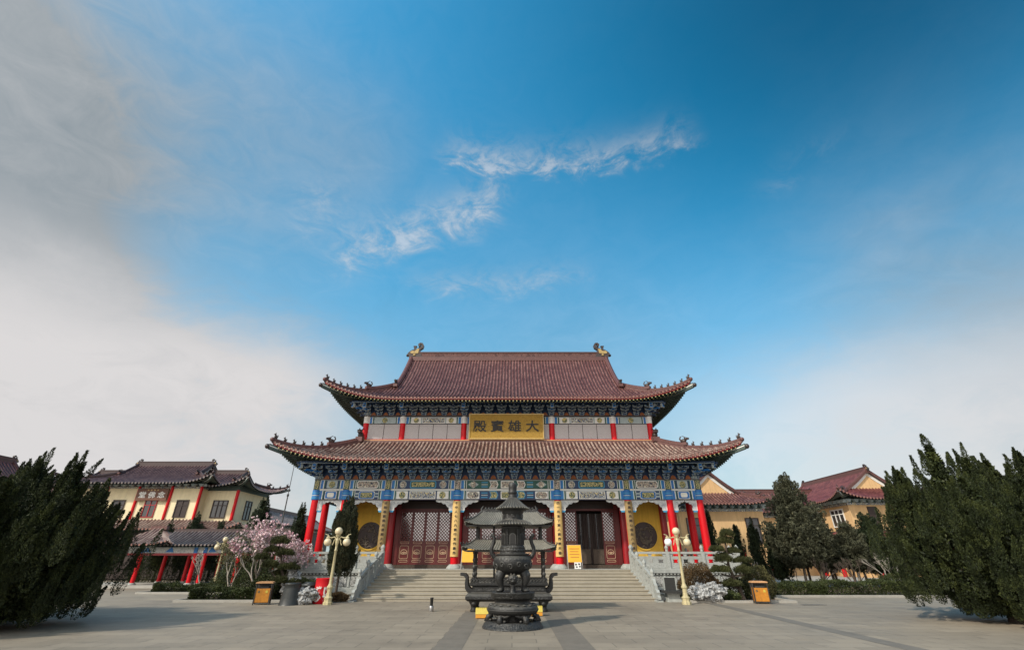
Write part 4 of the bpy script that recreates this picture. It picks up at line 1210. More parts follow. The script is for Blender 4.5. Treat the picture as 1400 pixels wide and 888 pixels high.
# ------------------------------------------------------------------ stone terrace, stair, balustrades
TF = 29.55                        # front of the terrace
TW = 13.55
terr = thing('stone_terrace', (HX, TF, 0), 'grey stone terrace with carved front panels and a broad stair under the great hall', 'terrace')
b = MB()
b.bx(HX - TW, HX + TW, TF + 0.12, 46.6, 0.02, Z0 - 0.18, 'stone')
b.bx(HX - TW - 0.1, HX + TW + 0.1, TF, 46.7, Z0 - 0.176, Z0, 'stone')
b.bx(HX - TW - 0.05, HX + TW + 0.05, TF + 0.06, 46.65, Z0 - 0.26, Z0 - 0.182, 'stone_dark')
for z, dpt, hh in ((0.0, 0.26, 0.16), (0.165, 0.16, 0.10), (0.27, 0.08, 0.07)):
    b.bx(HX - TW - dpt, HX + TW + dpt, TF + 0.12 - dpt, 46.6, z, z + hh, 'stone')
b.build('base', terr)
for sx in (-1, 1):
    x = 7.45
    while x < TW - 0.5:
        x2 = min(x + 1.55, TW - 0.2)
        xa, xb = sorted((HX + sx * x, HX + sx * x2))
        b = MB(); b.bx(xa + 0.12, xb - 0.12, TF + 0.085, TF + 0.14, 0.42, 0.88, 'stone_carve'); b.bx(xa - 0.05, xa + 0.06, TF + 0.07, TF + 0.14, 0.36, 0.96, 'stone')
        b.build('carved_panel', terr, at=((xa + xb) / 2, TF, 0.4))
        x = x2
    b = MB()                     # dentil course under the cap
    x = 7.4
    while x < TW:
        b.bx(HX + sx * x - 0.055, HX + sx * x + 0.055, TF + 0.03, TF + 0.10, Z0 - 0.255, Z0 - 0.19, 'stone'); x += 0.2
    b.build('dentil_course', terr, at=(HX + sx * 10, TF, 1.0))
NS = 9; RUN = 0.54; SW = 7.12
b = MB()
for i in range(NS):
    z1 = Z0 * (i + 1) / NS; y0 = TF - RUN * (NS - i) + 0.4
    b.bx(HX - SW, HX + SW, y0 + 0.03, TF + 0.11, Z0 * i / NS + (0.001 if i else 0), z1 - 0.045, 'stair')
    b.bx(HX - SW, HX + SW, y0, TF + 0.11 if i < NS - 1 else TF - 0.003, z1 - 0.044, z1, 'stair')
b.build('stair', terr, at=(HX, TF - 2.4, 0))
SB = TF - RUN * NS + 0.4

def frame_add(b, src, p0, p1):
    """copy of src's shapes: x runs along p0->p1 (and climbs with it), y sideways, z up"""
    p0, p1 = Vector(p0), Vector(p1); d = p1 - p0; L_ = math.hypot(d.x, d.y); ux, uy = d.x / L_, d.y / L_; sl = d.z / L_
    mp = [(p0.x + ux * v[0] - uy * v[1], p0.y + uy * v[0] + ux * v[1], p0.z + v[2] + sl * v[0]) for v in src.v]
    o = len(b.v); b.v += mp
    for f, m, s in zip(src.f, src.m, src.s):
        b.f.append(tuple(o + i for i in f)); b.m.append(b.mi(src.mats[m])); b.s.append(s)
    return L_
def post_mb(h=1.02, cap=True):
    b = MB(); b.bx(-0.105, 0.105, -0.105, 0.105, 0.0, h - 0.1, 'stone')
    b.bx(-0.07, 0.07, -0.11, 0.11, 0.15, h - 0.22, 'stone_carve_soft')
    b.lathe([(0.07, h - 0.1), (0.10, h - 0.06), (0.07, h - 0.02), (0.085, h + 0.03), (0.11, h + 0.09), (0.10, h + 0.15), (0.06, h + 0.2), (0.035, h + 0.24), (0.0, h + 0.27)], 'stone', n=12)
    return b
def panel_mb(L_):
    b = MB()
    a, e = 0.09, L_ - 0.09
    b.bx(a, e, -0.07, 0.07, 0.80, 0.92, 'stone')
    b.bx(a, e, -0.05, 0.05, 0.60, 0.68, 'stone')
    w = e - a
    for f in (0.0, 0.5, 1.0):               # vase blocks between the two rails
        hw = 0.10
        c = a + w * f + (hw if f == 0 else -hw if f == 1 else 0)
        b.prism([(c - hw * .5, 0.682), (c + hw * .5, 0.682), (c + hw, 0.74), (c + hw * 1.2, 0.798), (c - hw * 1.2, 0.798), (c - hw, 0.74)], -0.045, 0.045, 'stone')
    b.bx(a, e, -0.045, 0.045, 0.03, 0.34, 'stone')
    b.bx(a + 0.1, e - 0.1, -0.055, 0.055, 0.08, 0.28, 'stone_carve_soft')
    # pierced band: three cloud-shaped holes
    cuts = [(0.10, 0.26), (0.42, 0.58), (0.74, 0.90)]
    edges = [0.0] + [q for c in cuts for q in c] + [1.0]
    for q in range(0, len(edges), 2):
        lo, hi = a + w * edges[q], a + w * edges[q + 1]
        b.prism([(lo, 0.342), (hi, 0.342), (hi + (0.03 if q < 6 else 0), 0.43), (hi, 0.518), (lo, 0.518), (lo - (0.03 if q else 0), 0.43)], -0.045, 0.045, 'stone')
    b.bx(a, e, -0.045, 0.045, 0.521, 0.598, 'stone')
    b.bx(a, e, -0.10, 0.10, -0.02, 0.028, 'stone')
    return b
def balustrade(name_label, p0, p1, n, end_scroll=False, group=None, skip=()):
    t = thing('stone_balustrade', p0, name_label, 'balustrade', group)
    p0, p1 = Vector(p0), Vector(p1)
    for i in range(n + 1):
        q = p0.lerp(p1, i / n)
        b = MB(); src = post_mb()
        d = (p1 - p0); d.z = 0; frame_add(b, src, q, q + d.normalized())
        b.build('post', t, at=q)
        if i < n:
            b = MB(); q2 = p0.lerp(p1, (i + 1) / n)
            src = panel_mb(math.hypot(q2.x - q.x, q2.y - q.y)); frame_add(b, src, q, q2)
            b.build('panel', t, at=q)
    if end_scroll:
        b = MB(); d = (p0 - p1); d.z = 0; d.normalize(); sl = abs(p1.z - p0.z) / math.hypot(p1.x - p0.x, p1.y - p0.y)
        pr = [(0.09, 0.0), (0.80, -0.0), (0.80, 0.10), (0.66, 0.16), (0.70, 0.28), (0.58, 0.38), (0.42, 0.40), (0.40, 0.56), (0.28, 0.64), (0.20, 0.78), (0.09, 0.84)]
        s2 = MB(); s2.prism(pr, -0.07, 0.07, 'stone'); s2.lathe([(0.0, -0.08), (0.1, -0.08), (0.1, 0.08), (0.0, 0.08)], 'stone', n=12)
        s2.v = s2.v[:]
        frame_add(b, s2, p0, p0 + d)
        b.build('scroll_end', t, at=p0)
    return t
yb = TF + 0.16
balustrade('stone balustrade along the terrace edge behind the left lamp post', (HX - 7.3, yb, Z0), (HX - 13.3, yb, Z0), 4, group='terrace balustrades')
balustrade('pale stone balustrade along the terrace edge behind the right lamp post', (HX + 7.3, yb, Z0), (HX + 13.45, yb, Z0), 3, group='terrace balustrades')
balustrade('stone balustrade along the left flank of the terrace', (HX - 13.35, yb + 1.0, Z0), (HX - 13.35, 46, Z0), 8, group='terrace balustrades')
balustrade('stone balustrade along the right flank of the terrace', (HX + 13.45, yb + 1.0, Z0), (HX + 13.45, 46, Z0), 8, group='terrace balustrades')
balustrade('sloping grey stone balustrade on the left side of the stair', (HX - SW - 0.06, SB + 0.35, 0.10), (HX - SW - 0.06, TF - 0.1, Z0 + 0.02), 3, True, group='stair balustrades')
balustrade('sloping pale stone balustrade on the right side of the stair', (HX + SW + 0.06, SB + 0.35, 0.10), (HX + SW + 0.06, TF - 0.1, Z0 + 0.02), 3, True, group='stair balustrades')
for sx in (-1, 1):
    b = MB(); x = HX + sx * (SW + 0.06)
    b.prism([(SB - 0.1, 0.0), (TF - 0.05, 0.0), (TF - 0.05, Z0 - 0.19), (TF - 0.1, Z0 - 0.02), (SB + 0.35, 0.09), (SB - 0.5, 0.06), (SB - 0.5, 0.0)], x - 0.14, x + 0.14, 'stone', axis='x')
    b.build('stair_kerb', terr, at=(x, SB, 0))

# ------------------------------------------------------------------ front incense burner (round pagoda)
BX, BY = 0.02, 15.95
bu = thing('incense_burner', (BX, BY, 0), 'tall round black iron incense burner with two-tier roof standing in front', 'incense burner')
C_ = (BX, BY, 0)
b = MB()
b.lathe([(0.90, 0.0), (0.90, 0.045), (0.875, 0.05), (0.85, 0.12), (0.80, 0.15), (0.80, 0.165), (0.60, 0.17)], 'iron_relief', c=C_, n=40)
b.build('base', bu)
for i in range(6):         # scroll feet holding the drum
    a = PI / 6 + i * PI / 3 + PI / 6
    ca, sa = math.cos(a), math.sin(a)
    b = MB()
    pts = [(BX + r * ca, BY + r * sa, z) for r, z in ((0.70, 0.17), (0.77, 0.21), (0.74, 0.27), (0.62, 0.32), (0.66, 0.38))]
    b.tube(pts, [0.07, 0.085, 0.07, 0.08, 0.05], 'iron', 8)
    for s in (-1, 1):
        b.tube([(BX + 0.66 * math.cos(a + s * q), BY + 0.66 * math.sin(a + s * q), z) for q, z in ((0.02, 0.33), (0.18, 0.30), (0.30, 0.33), (0.42, 0.35))], [0.05, 0.045, 0.04, 0.02], 'iron', 6)
        b.ball((BX + 0.66 * math.cos(a + s * 0.16), BY + 0.66 * math.sin(a + s * 0.16), 0.20), (0.05, 0.05, 0.035), 'iron', 8, 5)
    b.build('scroll_foot', bu, at=pts[0])
b = MB()
b.lathe([(0.40, 0.16), (0.36, 0.22), (0.40, 0.34)], 'iron', c=C_, n=24)
b.lathe([(0.62, 0.34), (0.72, 0.37), (0.76, 0.43), (0.76, 0.50), (0.73, 0.555), (0.67, 0.585), (0.56, 0.61), (0.53, 0.65), (0.53, 0.70), (0.60, 0.735), (0.65, 0.75)], 'iron', c=C_, n=40)
for i in range(18):
    a = 2 * PI * i / 18
    b.ball((BX + 0.66 * math.cos(a), BY + 0.66 * math.sin(a), 0.59), (0.07, 0.07, 0.025), 'iron_grey', 7, 5)
b.lathe([(0.775, 0.455), (0.78, 0.465), (0.775, 0.475)], 'iron_grey', c=C_, n=40)
b.build('drum', bu)
b = MB()
b.lathe([(0.64, 0.755), (0.66, 0.77), (0.66, 0.87), (0.68, 0.885), (0.68, 0.905), (0.62, 0.91), (0.0, 0.912)], 'iron_relief', c=C_, n=36)
b.build('plate', bu)
for i in range(3):         # beast legs
    a = -PI / 2 + PI / 3 + i * 2 * PI / 3
    for off in (0,):
        ca, sa = math.cos(a), math.sin(a)
        b = MB()
        pts = [(BX + r * ca, BY + r * sa, z) for r, z in ((0.30, 1.50), (0.43, 1.38), (0.47, 1.24), (0.40, 1.08), (0.38, 0.98), (0.46, 0.935))]
        b.tube(pts, [0.12, 0.155, 0.13, 0.085, 0.085, 0.07], 'iron', 10)
        b.ball((BX + 0.46 * ca, BY + 0.46 * sa, 0.95), (0.11, 0.11, 0.045), 'iron', 8, 5)
        b.ball((BX + 0.52 * ca, BY + 0.52 * sa, 1.36), (0.09, 0.09, 0.09), 'iron_grey', 8, 6)
        b.build('leg', bu, at=pts[0])
a = -PI / 2
b = MB()                   # lion mask hanging at the front between the legs, on its post
b.tube([(BX, BY - 0.40, 0.91), (BX, BY - 0.40, 1.02), (BX, BY - 0.40, 1.14)], [0.10, 0.06, 0.08], 'iron', 10)
b.ball((BX, BY - 0.44, 1.24), (0.15, 0.10, 0.14), 'iron', 12, 8)
for q in range(10): b.ball((BX + 0.15 * math.cos(q * .628), BY - 0.43, 1.24 + 0.14 * math.sin(q * .628)), (0.035, 0.04, 0.035), 'iron_grey', 6, 5)
for s in (-1, 1): b.ball((BX + s * 0.06, BY - 0.53, 1.27), (0.03, 0.03, 0.03), 'iron_grey', 6, 5)
b.ball((BX, BY - 0.53, 1.20), (0.05, 0.04, 0.03), 'iron_grey', 6, 5)
b.build('lion_mask', bu)
b = MB()
b.lathe([(0.26, 1.36), (0.38, 1.40), (0.50, 1.48), (0.57, 1.58), (0.595, 1.68), (0.58, 1.78), (0.53, 1.85), (0.49, 1.875), (0.50, 1.90), (0.53, 1.91), (0.52, 1.935), (0.40, 1.94)], 'iron', c=C_, n=40)
for i in range(14):        # cloud scrolls in relief round the bowl
    a0 = 2 * PI * i / 14 + 0.1; zc = 1.60 + (0.035 if i % 2 else -0.02)
    pts = []
    for q in range(11):
        g = q * 0.75; rr = 0.085 * (1 - q / 13)
        z = zc + rr * math.sin(g); aa = a0 + rr * math.cos(g) / 0.58 * (1 if i % 2 else -1)
        r = np.interp(z, [1.48, 1.58, 1.68, 1.78], [0.50, 0.57, 0.595, 0.58]) + 0.008
        pts.append((BX + r * math.cos(aa), BY + r * math.sin(aa), z))
    b.tube(pts, [0.010 + 0.012 * math.sin(PI * (q + 1) / 12) for q in range(11)], 'iron_grey', 5)
for i in range(30):
    a = 2 * PI * i / 30
    b.box((BX + 0.575 * math.cos(a), BY + 0.575 * math.sin(a), 1.795), (0.012, 0.055, 0.06), 'iron_grey', rz=a, ry=-0.4)
b.build('bowl', bu)
for s in (-1, 1):          # upright side handles
    b = MB()
    pts = [(BX + s * x, BY, z) for x, z in ((0.50, 1.82), (0.60, 1.86), (0.66, 1.96), (0.66, 2.10), (0.60, 2.24), (0.58, 2.36), (0.64, 2.46), (0.70, 2.47))]
    b.tube(pts, [0.06, 0.065, 0.065, 0.06, 0.055, 0.055, 0.06, 0.05], 'iron', 8)
    b.build('handle', bu, at=pts[0])
b = MB()
b.lathe([(0.40, 1.94), (0.41, 1.97), (0.385, 1.985), (0.41, 2.0), (0.41, 2.06), (0.38, 2.075), (0.40, 2.09), (0.36, 2.16), (0.335, 2.17)], 'iron_relief', c=C_, n=32)
b.lathe([(0.332, 2.17), (0.33, 2.64), (0.36, 2.66), (0.36, 2.70), (0.30, 2.72)], 'iron', c=C_, n=32)
b.build('tower', bu)
def arch(b, a, r, z0, w, h, m, t=0.012, grow=0.0):
    ca, sa = math.cos(a), math.sin(a); n = 8
    out_ = [(-w / 2 - grow, z0), (w / 2 + grow, z0)] + [((w / 2 + grow) * math.cos(PI * i / n), z0 + h - w / 2 + (w / 2 + grow) * math.sin(PI * i / n)) for i in range(n + 1)]
    vs = []
    for rr in (r - 0.03, r + t): vs += [(BX + rr * ca - q * sa, BY + rr * sa + q * ca, z) for q, z in out_]
    k_ = len(out_)
    b.add(vs, [tuple(range(k_, 2 * k_))] + [(i, (i + 1) % k_, k_ + (i + 1) % k_, k_ + i) for i in range(k_)], m)
for i in range(6):
    a = -PI / 2 + i * PI / 3
    b = MB(); arch(b, a, 0.335, 2.19, 0.15, 0.30, 'iron_grey', 0.012, 0.03); arch(b, a, 0.345, 2.20, 0.15, 0.285, 'black_ink', 0.008)
    for s in (-1, 1): b.tube([(BX + 0.345 * math.cos(a + s * 0.45), BY + 0.345 * math.sin(a + s * 0.45), z) for z in (2.18, 2.64)], 0.022, 'iron', 6)
    b.build('arched_opening', bu, at=(BX + 0.34 * math.cos(a), BY + 0.34 * math.sin(a), 2.2))
def ribbed_roof(prof, n, name, m='iron_grey'):
    b = MB(); b.lathe(prof, m, c=C_, n=n * 2)
    for i in range(n):
        a = 2 * PI * i / n
        pts = [(BX + r * math.cos(a), BY + r * math.sin(a), z + 0.012) for r, z in prof[1:]]
        b.tube(pts, [0.020 * (0.45 + 0.55 * r / prof[1][0]) for r, z in prof[1:]], m, 5)
        b.ball(pts[0], (0.024, 0.024, 0.024), 'iron_tile', 6, 4)
    return b.build(name, bu)
ribbed_roof([(0.50, 2.725), (0.61, 2.755), (0.56, 2.80), (0.47, 2.84), (0.38, 2.87)], 40, 'roof')
b = MB()
b.lathe([(0.38, 2.85), (0.34, 2.90), (0.32, 2.94), (0.32, 3.08), (0.35, 3.12), (0.34, 3.16), (0.42, 3.20)], 'iron', c=C_, n=32)
for i in range(12):
    a = 2 * PI * i / 12; b.box((BX + 0.325 * math.cos(a), BY + 0.325 * math.sin(a), 3.01), (0.02, 0.10, 0.10), 'iron_relief', rz=a)
b.build('tower', bu)
ribbed_roof([(0.42, 3.205), (0.52, 3.235), (0.45, 3.29), (0.34, 3.37), (0.24, 3.46), (0.16, 3.56)], 34, 'roof')
b = MB()
b.lathe([(0.16, 3.55), (0.17, 3.58), (0.13, 3.60), (0.15, 3.64), (0.12, 3.66), (0.12, 3.69), (0.145, 3.71), (0.145, 3.76), (0.125, 3.78), (0.135, 3.86), (0.135, 3.95), (0.12, 4.02), (0.08, 4.05), (0.0, 4.06)], 'iron', c=C_, n=22)
b.build('finial', bu)

# ------------------------------------------------------------------ rectangular burner behind it
RX, RY = -0.12, 20.9
rb = thing('incense_burner', (RX, RY, 0), 'wide rectangular black iron incense burner under a double roof, behind the round one', 'incense burner')
for sx in (-1, 1):
    for sy in (-1, 1):
        x, y = RX + sx * 1.33, RY + sy * 0.55
        b = MB(); b.lathe([(0.13, 0.0), (0.15, 0.05), (0.11, 0.12), (0.13, 0.22), (0.19, 0.30), (0.20, 0.36)], 'iron', c=(x, y, 0), n=12)
        b.ball((x, y - sy * -0.08, 0.27), (0.12, 0.14, 0.1), 'iron', 8, 6); b.build('leg', rb, at=(x, y, 0))
b = MB()
def rprof(b, prof, m):
    """moulded rectangular trough: (half width, half depth, z)"""
    vs = []; fs = []
    for hx, hy, z in prof: vs += [(RX - hx, RY - hy, z), (RX + hx, RY - hy, z), (RX + hx, RY + hy, z), (RX - hx, RY + hy, z)]
    for k_ in range(len(prof) - 1):
        for i in range(4): fs.append((4 * k_ + i, 4 * k_ + (i + 1) % 4, 4 * k_ + 4 + (i + 1) % 4, 4 * k_ + 4 + i))
    fs += [(3, 2, 1, 0)]
    e = 4 * (len(prof) - 1); fs += [(e, e + 1, e + 2, e + 3)]
    b.add(vs, fs, m)
rprof(b, [(1.50, 0.66, 0.34), (1.58, 0.72, 0.36), (1.66, 0.80, 0.42), (1.66, 0.80, 0.52), (1.60, 0.74, 0.60), (1.47, 0.62, 0.63), (1.42, 0.58, 0.66), (1.42, 0.58, 0.84), (1.52, 0.68, 0.88), (1.52, 0.68, 0.96), (1.44, 0.60, 0.965), (1.40, 0.56, 0.90)], 'iron')
b.bx(RX - 1.36, RX + 1.36, RY - 0.597, RY - 0.578, 0.69, 0.82, 'iron_relief')
b.bx(RX - 1.50, RX + 1.50, RY - 0.815, RY - 0.798, 0.43, 0.51, 'iron_relief')
b.build('trough', rb)
b = MB(); b.bx(RX - 1.4, RX + 1.4, RY - 0.55, RY + 0.55, 0.86, 0.93, 'rock'); b.build('ash_bed', rb)
b = MB()                    # pierced gallery round the trough
for i in range(24):
    x = RX - 1.42 + 2.84 * i / 23
    b.tube([(x + 0.05 * math.cos(q), RY - 0.62, 1.03 + 0.05 * math.sin(q)) for q in [0.9 * j for j in range(8)]], 0.018, 'iron_grey', 5)
b.bx(RX - 1.48, RX + 1.48, RY - 0.64, RY - 0.60, 1.085, 1.11, 'iron'); b.bx(RX - 1.48, RX + 1.48, RY + 0.60, RY + 0.64, 0.96, 1.11, 'iron_relief')
for sx in (-1, 1): b.bx(RX + sx * 1.48 - 0.02, RX + sx * 1.48 + 0.02, RY - 0.62, RY + 0.62, 0.96, 1.11, 'iron_relief')
b.build('railing', rb)
for sx in (-1, 1):          # rising ear handles
    b = MB()
    p = [(1.44, 0.58), (1.62, 0.62), (1.72, 0.74), (1.74, 0.95), (1.72, 1.10), (1.78, 1.18), (1.93, 1.20), (1.93, 1.30), (1.74, 1.28), (1.64, 1.18), (1.62, 1.0), (1.60, 0.86), (1.52, 0.76), (1.44, 0.74)]
    p = [(RX + sx * x, z) for x, z in p]
    if sx < 0: p = p[::-1]
    b.prism(p, RY - 0.34, RY + 0.34, 'iron'); b.build('handle', rb, at=(RX + sx * 1.5, RY, 0.7))
for sx in (-1, 1):
    for sy in (-1, 1):
        x, y = RX + sx * 1.38, RY + sy * 0.5
        b = MB(); b.lathe([(0.09, 0.96), (0.06, 1.02), (0.05, 1.1), (0.05, 1.95), (0.07, 2.0), (0.07, 2.06)], 'iron', c=(x, y, 0), n=10)
        for z in (1.25, 1.5, 1.75): b.ball((x, y - 0.02, z), (0.075, 0.075, 0.09), 'iron_grey', 7, 5)
        b.build('post', rb, at=(x, y, 1))
    b = MB(); x = RX + sx * 0.62
    b.lathe([(0.06, 0.96), (0.04, 1.1), (0.04, 2.0)], 'iron', c=(x, RY + 0.5, 0), n=8); b.build('post', rb, at=(x, RY, 1))
def burner_roof(hx, hy, z, H, run, ridge_half, nm, top=True):
    b = MB()
    # four slopes with upturned corners, ribbed
    def slope(P, half, n):
        for i in range(n):
            s0, s1 = -1 + 2 * i / n, -1 + 2 * (i + 1) / n
            rows = []
            for t in (0, 0.33, 0.66, 1.0):
                row = []
                for s in (s0, s1):
                    hw = half - (run if half > hy else run) * t if half > hy else half - min(run, hy) * t
                    lift = 0.12 * max(0, (abs(s) - 0.6) / 0.4) ** 2 * (1 - t)
                    row.append(P(s * hw, run * t, z + H * (0.45 * t + 0.55 * t * t) + lift))
                rows.append(row)
            vs = [p for r_ in rows for p in r_]
            b.add(vs, [(2 * q, 2 * q + 1, 2 * q + 3, 2 * q + 2) for q in range(3)], 'iron_tile')
            mid = [((r_[0][0] + r_[1][0]) / 2, (r_[0][1] + r_[1][1]) / 2, (r_[0][2] + r_[1][2]) / 2 + 0.008) for r_ in rows]
            b.tube(mid, 0.021, 'iron_tile', 5)
            b.ball(mid[0], (0.03, 0.03, 0.03), 'iron_tile', 6, 4)
    slope(lambda s, d, zz: (RX + s, RY - hy + d, zz), hx, 34)
    slope(lambda s, d, zz: (RX - s, RY + hy - d, zz), hx, 34)
    slope(lambda s, d, zz: (RX + hx - d, RY + s, zz), hy, 14)
    slope(lambda s, d, zz: (RX - hx + d, RY - s, zz), hy, 14)
    b.bx(RX - hx + 0.1, RX + hx - 0.1, RY - hy + 0.08, RY + hy - 0.08, z - 0.06, z - 0.01, 'iron')
    r_ = b.build(nm, rb, at=(RX, RY, z))
    b = MB()
    for sx in (-1, 1):
        for sy in (-1, 1):
            pts = [(RX + sx * (hx - run * t), RY + sy * (hy - run * t), z + H * (0.45 * t + 0.55 * t * t) + 0.12 * (1 - t) + 0.03) for t in (1, 0.66, 0.33, 0.0)]
            pts.append((RX + sx * (hx + 0.05), RY + sy * (hy + 0.05), z + 0.24))
            b.tube(pts, [0.04, 0.04, 0.04, 0.035, 0.02], 'iron_grey', 6)
            for q in range(3): b.ball((pts[2][0] + sx * 0.1 * q, pts[2][1] + sy * 0.1 * q, pts[2][2] + 0.06 - 0.01 * q), (0.025, 0.025, 0.05), 'iron', 6, 5)
    b.build('ridge', r_, at=(RX, RY, z))
    return r_
burner_roof(1.86, 1.0, 2.11, 0.36, 0.5, 1.2, 'roof')
b = MB()
b.bx(RX - 1.30, RX + 1.30, RY - 0.44, RY + 0.44, 2.40, 2.50, 'iron')
for sx in (-1, 1):
    for sy in (-1, 1): b.bx(RX + sx * 1.3 - 0.05, RX + sx * 1.3 + 0.05, RY + sy * 0.44 - 0.05, RY + sy * 0.44 + 0.05, 2.5, 3.05, 'iron')
    b.bx(RX + sx * 0.62 - 0.04, RX + sx * 0.62 + 0.04, RY - 0.47, RY - 0.39, 2.5, 3.05, 'iron')
for i in range(30):
    x = RX - 1.28 + 2.56 * i / 29; b.bx(x - 0.012, x + 0.012, RY - 0.45, RY - 0.43, 2.5, 2.66 if i % 2 else 2.62, 'iron_grey')
b.build('frame', rb)
ur = burner_roof(1.78, 0.96, 3.02, 0.50, 0.62, 1.1, 'roof')
b = MB()
b.bx(RX - 1.14, RX + 1.14, RY - 0.35, RY + 0.35, 3.46, 3.52, 'iron_grey')
b.bx(RX - 1.12, RX + 1.12, RY - 0.06, RY + 0.06, 3.50, 3.68, 'iron_relief')
for i in range(16): b.ball((RX - 1.0 + 2.0 * i / 15, RY, 3.70), (0.06, 0.05, 0.05), 'iron', 6, 5)
for sx in (-1, 1): b.tube([(RX + sx * 1.10, RY, 3.5), (RX + sx * 1.18, RY, 3.68), (RX + sx * 1.10, RY, 3.80)], [0.08, 0.06, 0.02], 'iron', 6)
b.build('ridge', ur, at=(RX, RY, 3.5))

def donation(x, y, label):
    t = thing('offering_box', (x, y, 0), label, 'box', 'yellow boxes beside the burners')
    b = MB(); b.bx(x - 0.21, x + 0.21, y - 0.17, y + 0.17, 0.02, 0.13, 'orange_box'); b.build('body', t)
    b = MB(); b.prism([(y - 0.18, 0.132), (y + 0.18, 0.132), (y + 0.16, 0.30), (y - 0.10, 0.30)], x - 0.215, x + 0.215, 'box_yellow', axis='x'); b.build('lid', t)
    b = MB()
    for q in range(5): b.bx(x - 0.15 + 0.07 * q, x - 0.11 + 0.07 * q, y - 0.1, y - 0.08, 0.303, 0.308, 'dark_wood')
    b.build('slot', t)
MT['orange_box'] = M('orange box', (0.68, 0.30, 0.03), (0.6, 0.25, 0.02), 4, 0.5)
donation(-1.02, 18.3, 'yellow and orange box on the paving left of the round burner')
donation(0.86, 19.0, 'yellow box half hidden to the right of the round burner')

# ------------------------------------------------------------------ notice boards on the veranda
def notice(x, y, label, lean, wdt, pale):
    t = thing('notice_stand', (x, y, Z0), label, 'sign', 'amber notice stands beside the columns')
    h = 1.28
    b = MB()
    for sx in (-1, 1):
        b.tube([(x + sx * wdt / 2, y - 0.18, Z0), (x + sx * (wdt / 2 - 0.02), y + 0.1, Z0 + h)], 0.022, 'steel', 6)
        b.tube([(x + sx * wdt / 2, y + 0.45, Z0), (x + sx * (wdt / 2 - 0.02), y + 0.12, Z0 + h)], 0.018, 'steel', 6)
    b.tube([(x - wdt / 2, y + 0.1, Z0 + h), (x + wdt / 2, y + 0.1, Z0 + h)], 0.022, 'steel', 6)
    b.build('stand', t)
    a = math.atan2(0.28, h)
    b = MB(); b.box((x, y - 0.03, Z0 + 0.82), (wdt - 0.05, 0.02, 0.92), 'notice', rx=-a); b.build('sheet', t)
    b = MB()
    if pale: b.box((x, y - 0.075, Z0 + 0.62), (wdt - 0.09, 0.012, 0.48), 'notice_pale', rx=-a)
    else:
        for q in range(4): b.box((x, y - 0.045 + (0.82 - 1.08 + q * 0.15) * -0.2, Z0 + 1.08 - q * 0.15), (wdt * (0.7 - 0.1 * (q % 2)), 0.012, 0.03), 'orange', rx=-a)
    b.build('print', t)
    return t
notice(-2.55, FY - 0.75, 'amber and pale orange notice stand beside the column left of the burners', 0, 0.82, True)
notice(3.68, FY - 0.65, 'amber notice stand leaning by the open door right of the burners', 0, 0.84, False)
t = thing('paper_sign', (3.80, FY - 1.0, Z0), 'small white printed card at the foot of the amber notice stand', 'sign')
b = MB(); b.box((3.80, FY - 0.95, Z0 + 0.20), (0.38, 0.02, 0.34), 'white', rx=-0.12); b.build('card', t)
b = MB()
for q, (dx, dz) in enumerate(((-0.1, 0.06), (0.08, 0.08), (-0.06, -0.07), (0.12, -0.05))): b.box((3.80 + dx, FY - 0.968, Z0 + 0.20 + dz), (0.10, 0.01, 0.07), 'black_ink', rx=-0.12)
b.build('print', t)

# ------------------------------------------------------------------ lamp posts
def lamp(x, y, label, white=None, group='three-globe lamp posts', three=True):
    t = thing('street_lamp', (x, y, 0), label, 'street lamp', group)
    b = MB()
    b.lathe([(0.20, 0.0), (0.20, 0.10), (0.165, 0.12), (0.165, 0.22), (0.185, 0.24), (0.185, 0.27), (0.12, 0.32), (0.10, 0.46), (0.10, 0.60), (0.135, 0.63), (0.135, 0.70), (0.10, 0.73), (0.085, 0.80)], 'cream_metal', c=(x, y, 0), n=8, smooth=False, ph=PI / 8)
    b.build('base', t)
    b = MB(); b.lathe([(0.075, 0.80), (0.062, 1.4), (0.055, 2.1), (0.075, 2.12), (0.075, 2.16), (0.05, 2.18), (0.055, 2.34), (0.09, 2.5), (0.07, 2.62), (0.04, 2.66), (0.10, 2.72), (0.11, 2.78)], 'cream_metal', c=(x, y, 0), n=14); b.build('post', t)
    arms = [(-1, 0), (1, 0)] if three else [(-1, 0), (1, 0)]
    for sx, sy in arms:
        b = MB()
        b.tube([(x + sx * q, y, z) for q, z in ((0.05, 2.60), (0.16, 2.70), (0.28, 2.66), (0.40, 2.68), (0.48, 2.78), (0.60, 2.82))], [0.03, 0.028, 0.028, 0.028, 0.024, 0.012], 'cream_metal', 6)
        b.tube([(x + sx * q, y, z) for q, z in ((0.06, 2.62), (0.15, 2.56), (0.17, 2.44), (0.22, 2.36))], [0.022, 0.02, 0.02, 0.03], 'cream_metal', 6)
        b.lathe([(0.03, 2.70), (0.03, 2.74)], 'cream_metal', c=(x + sx * 0.46, y, 0), n=8)
        b.lathe([(0.09, 2.64), (0.06, 2.70), (0.02, 2.74)], 'cream_metal', c=(x + sx * 0.46, y, 0), n=10)
        b.build('arm', t, at=(x, y, 2.6))
        b = MB(); b.ball((x + sx * 0.44, y, 2.48), 0.168, 'globe_white' if white == sx else 'globe', 20, 14)
        g = b.build('globe', t, at=(x + sx * 0.46, y, 2.48))
        if white == sx: g['label'] = 'whiter replacement globe'
    b = MB(); b.ball((x, y, 2.94), 0.172, 'globe', 20, 14); b.build('globe', t, at=(x, y, 2.97))
lamp(-8.12, 23.4, 'cream three-globe lamp post beside the red barrel, left of the stair')
lamp(7.72, 23.5, 'cream three-globe lamp post with one white globe, right of the stair', white=-1)
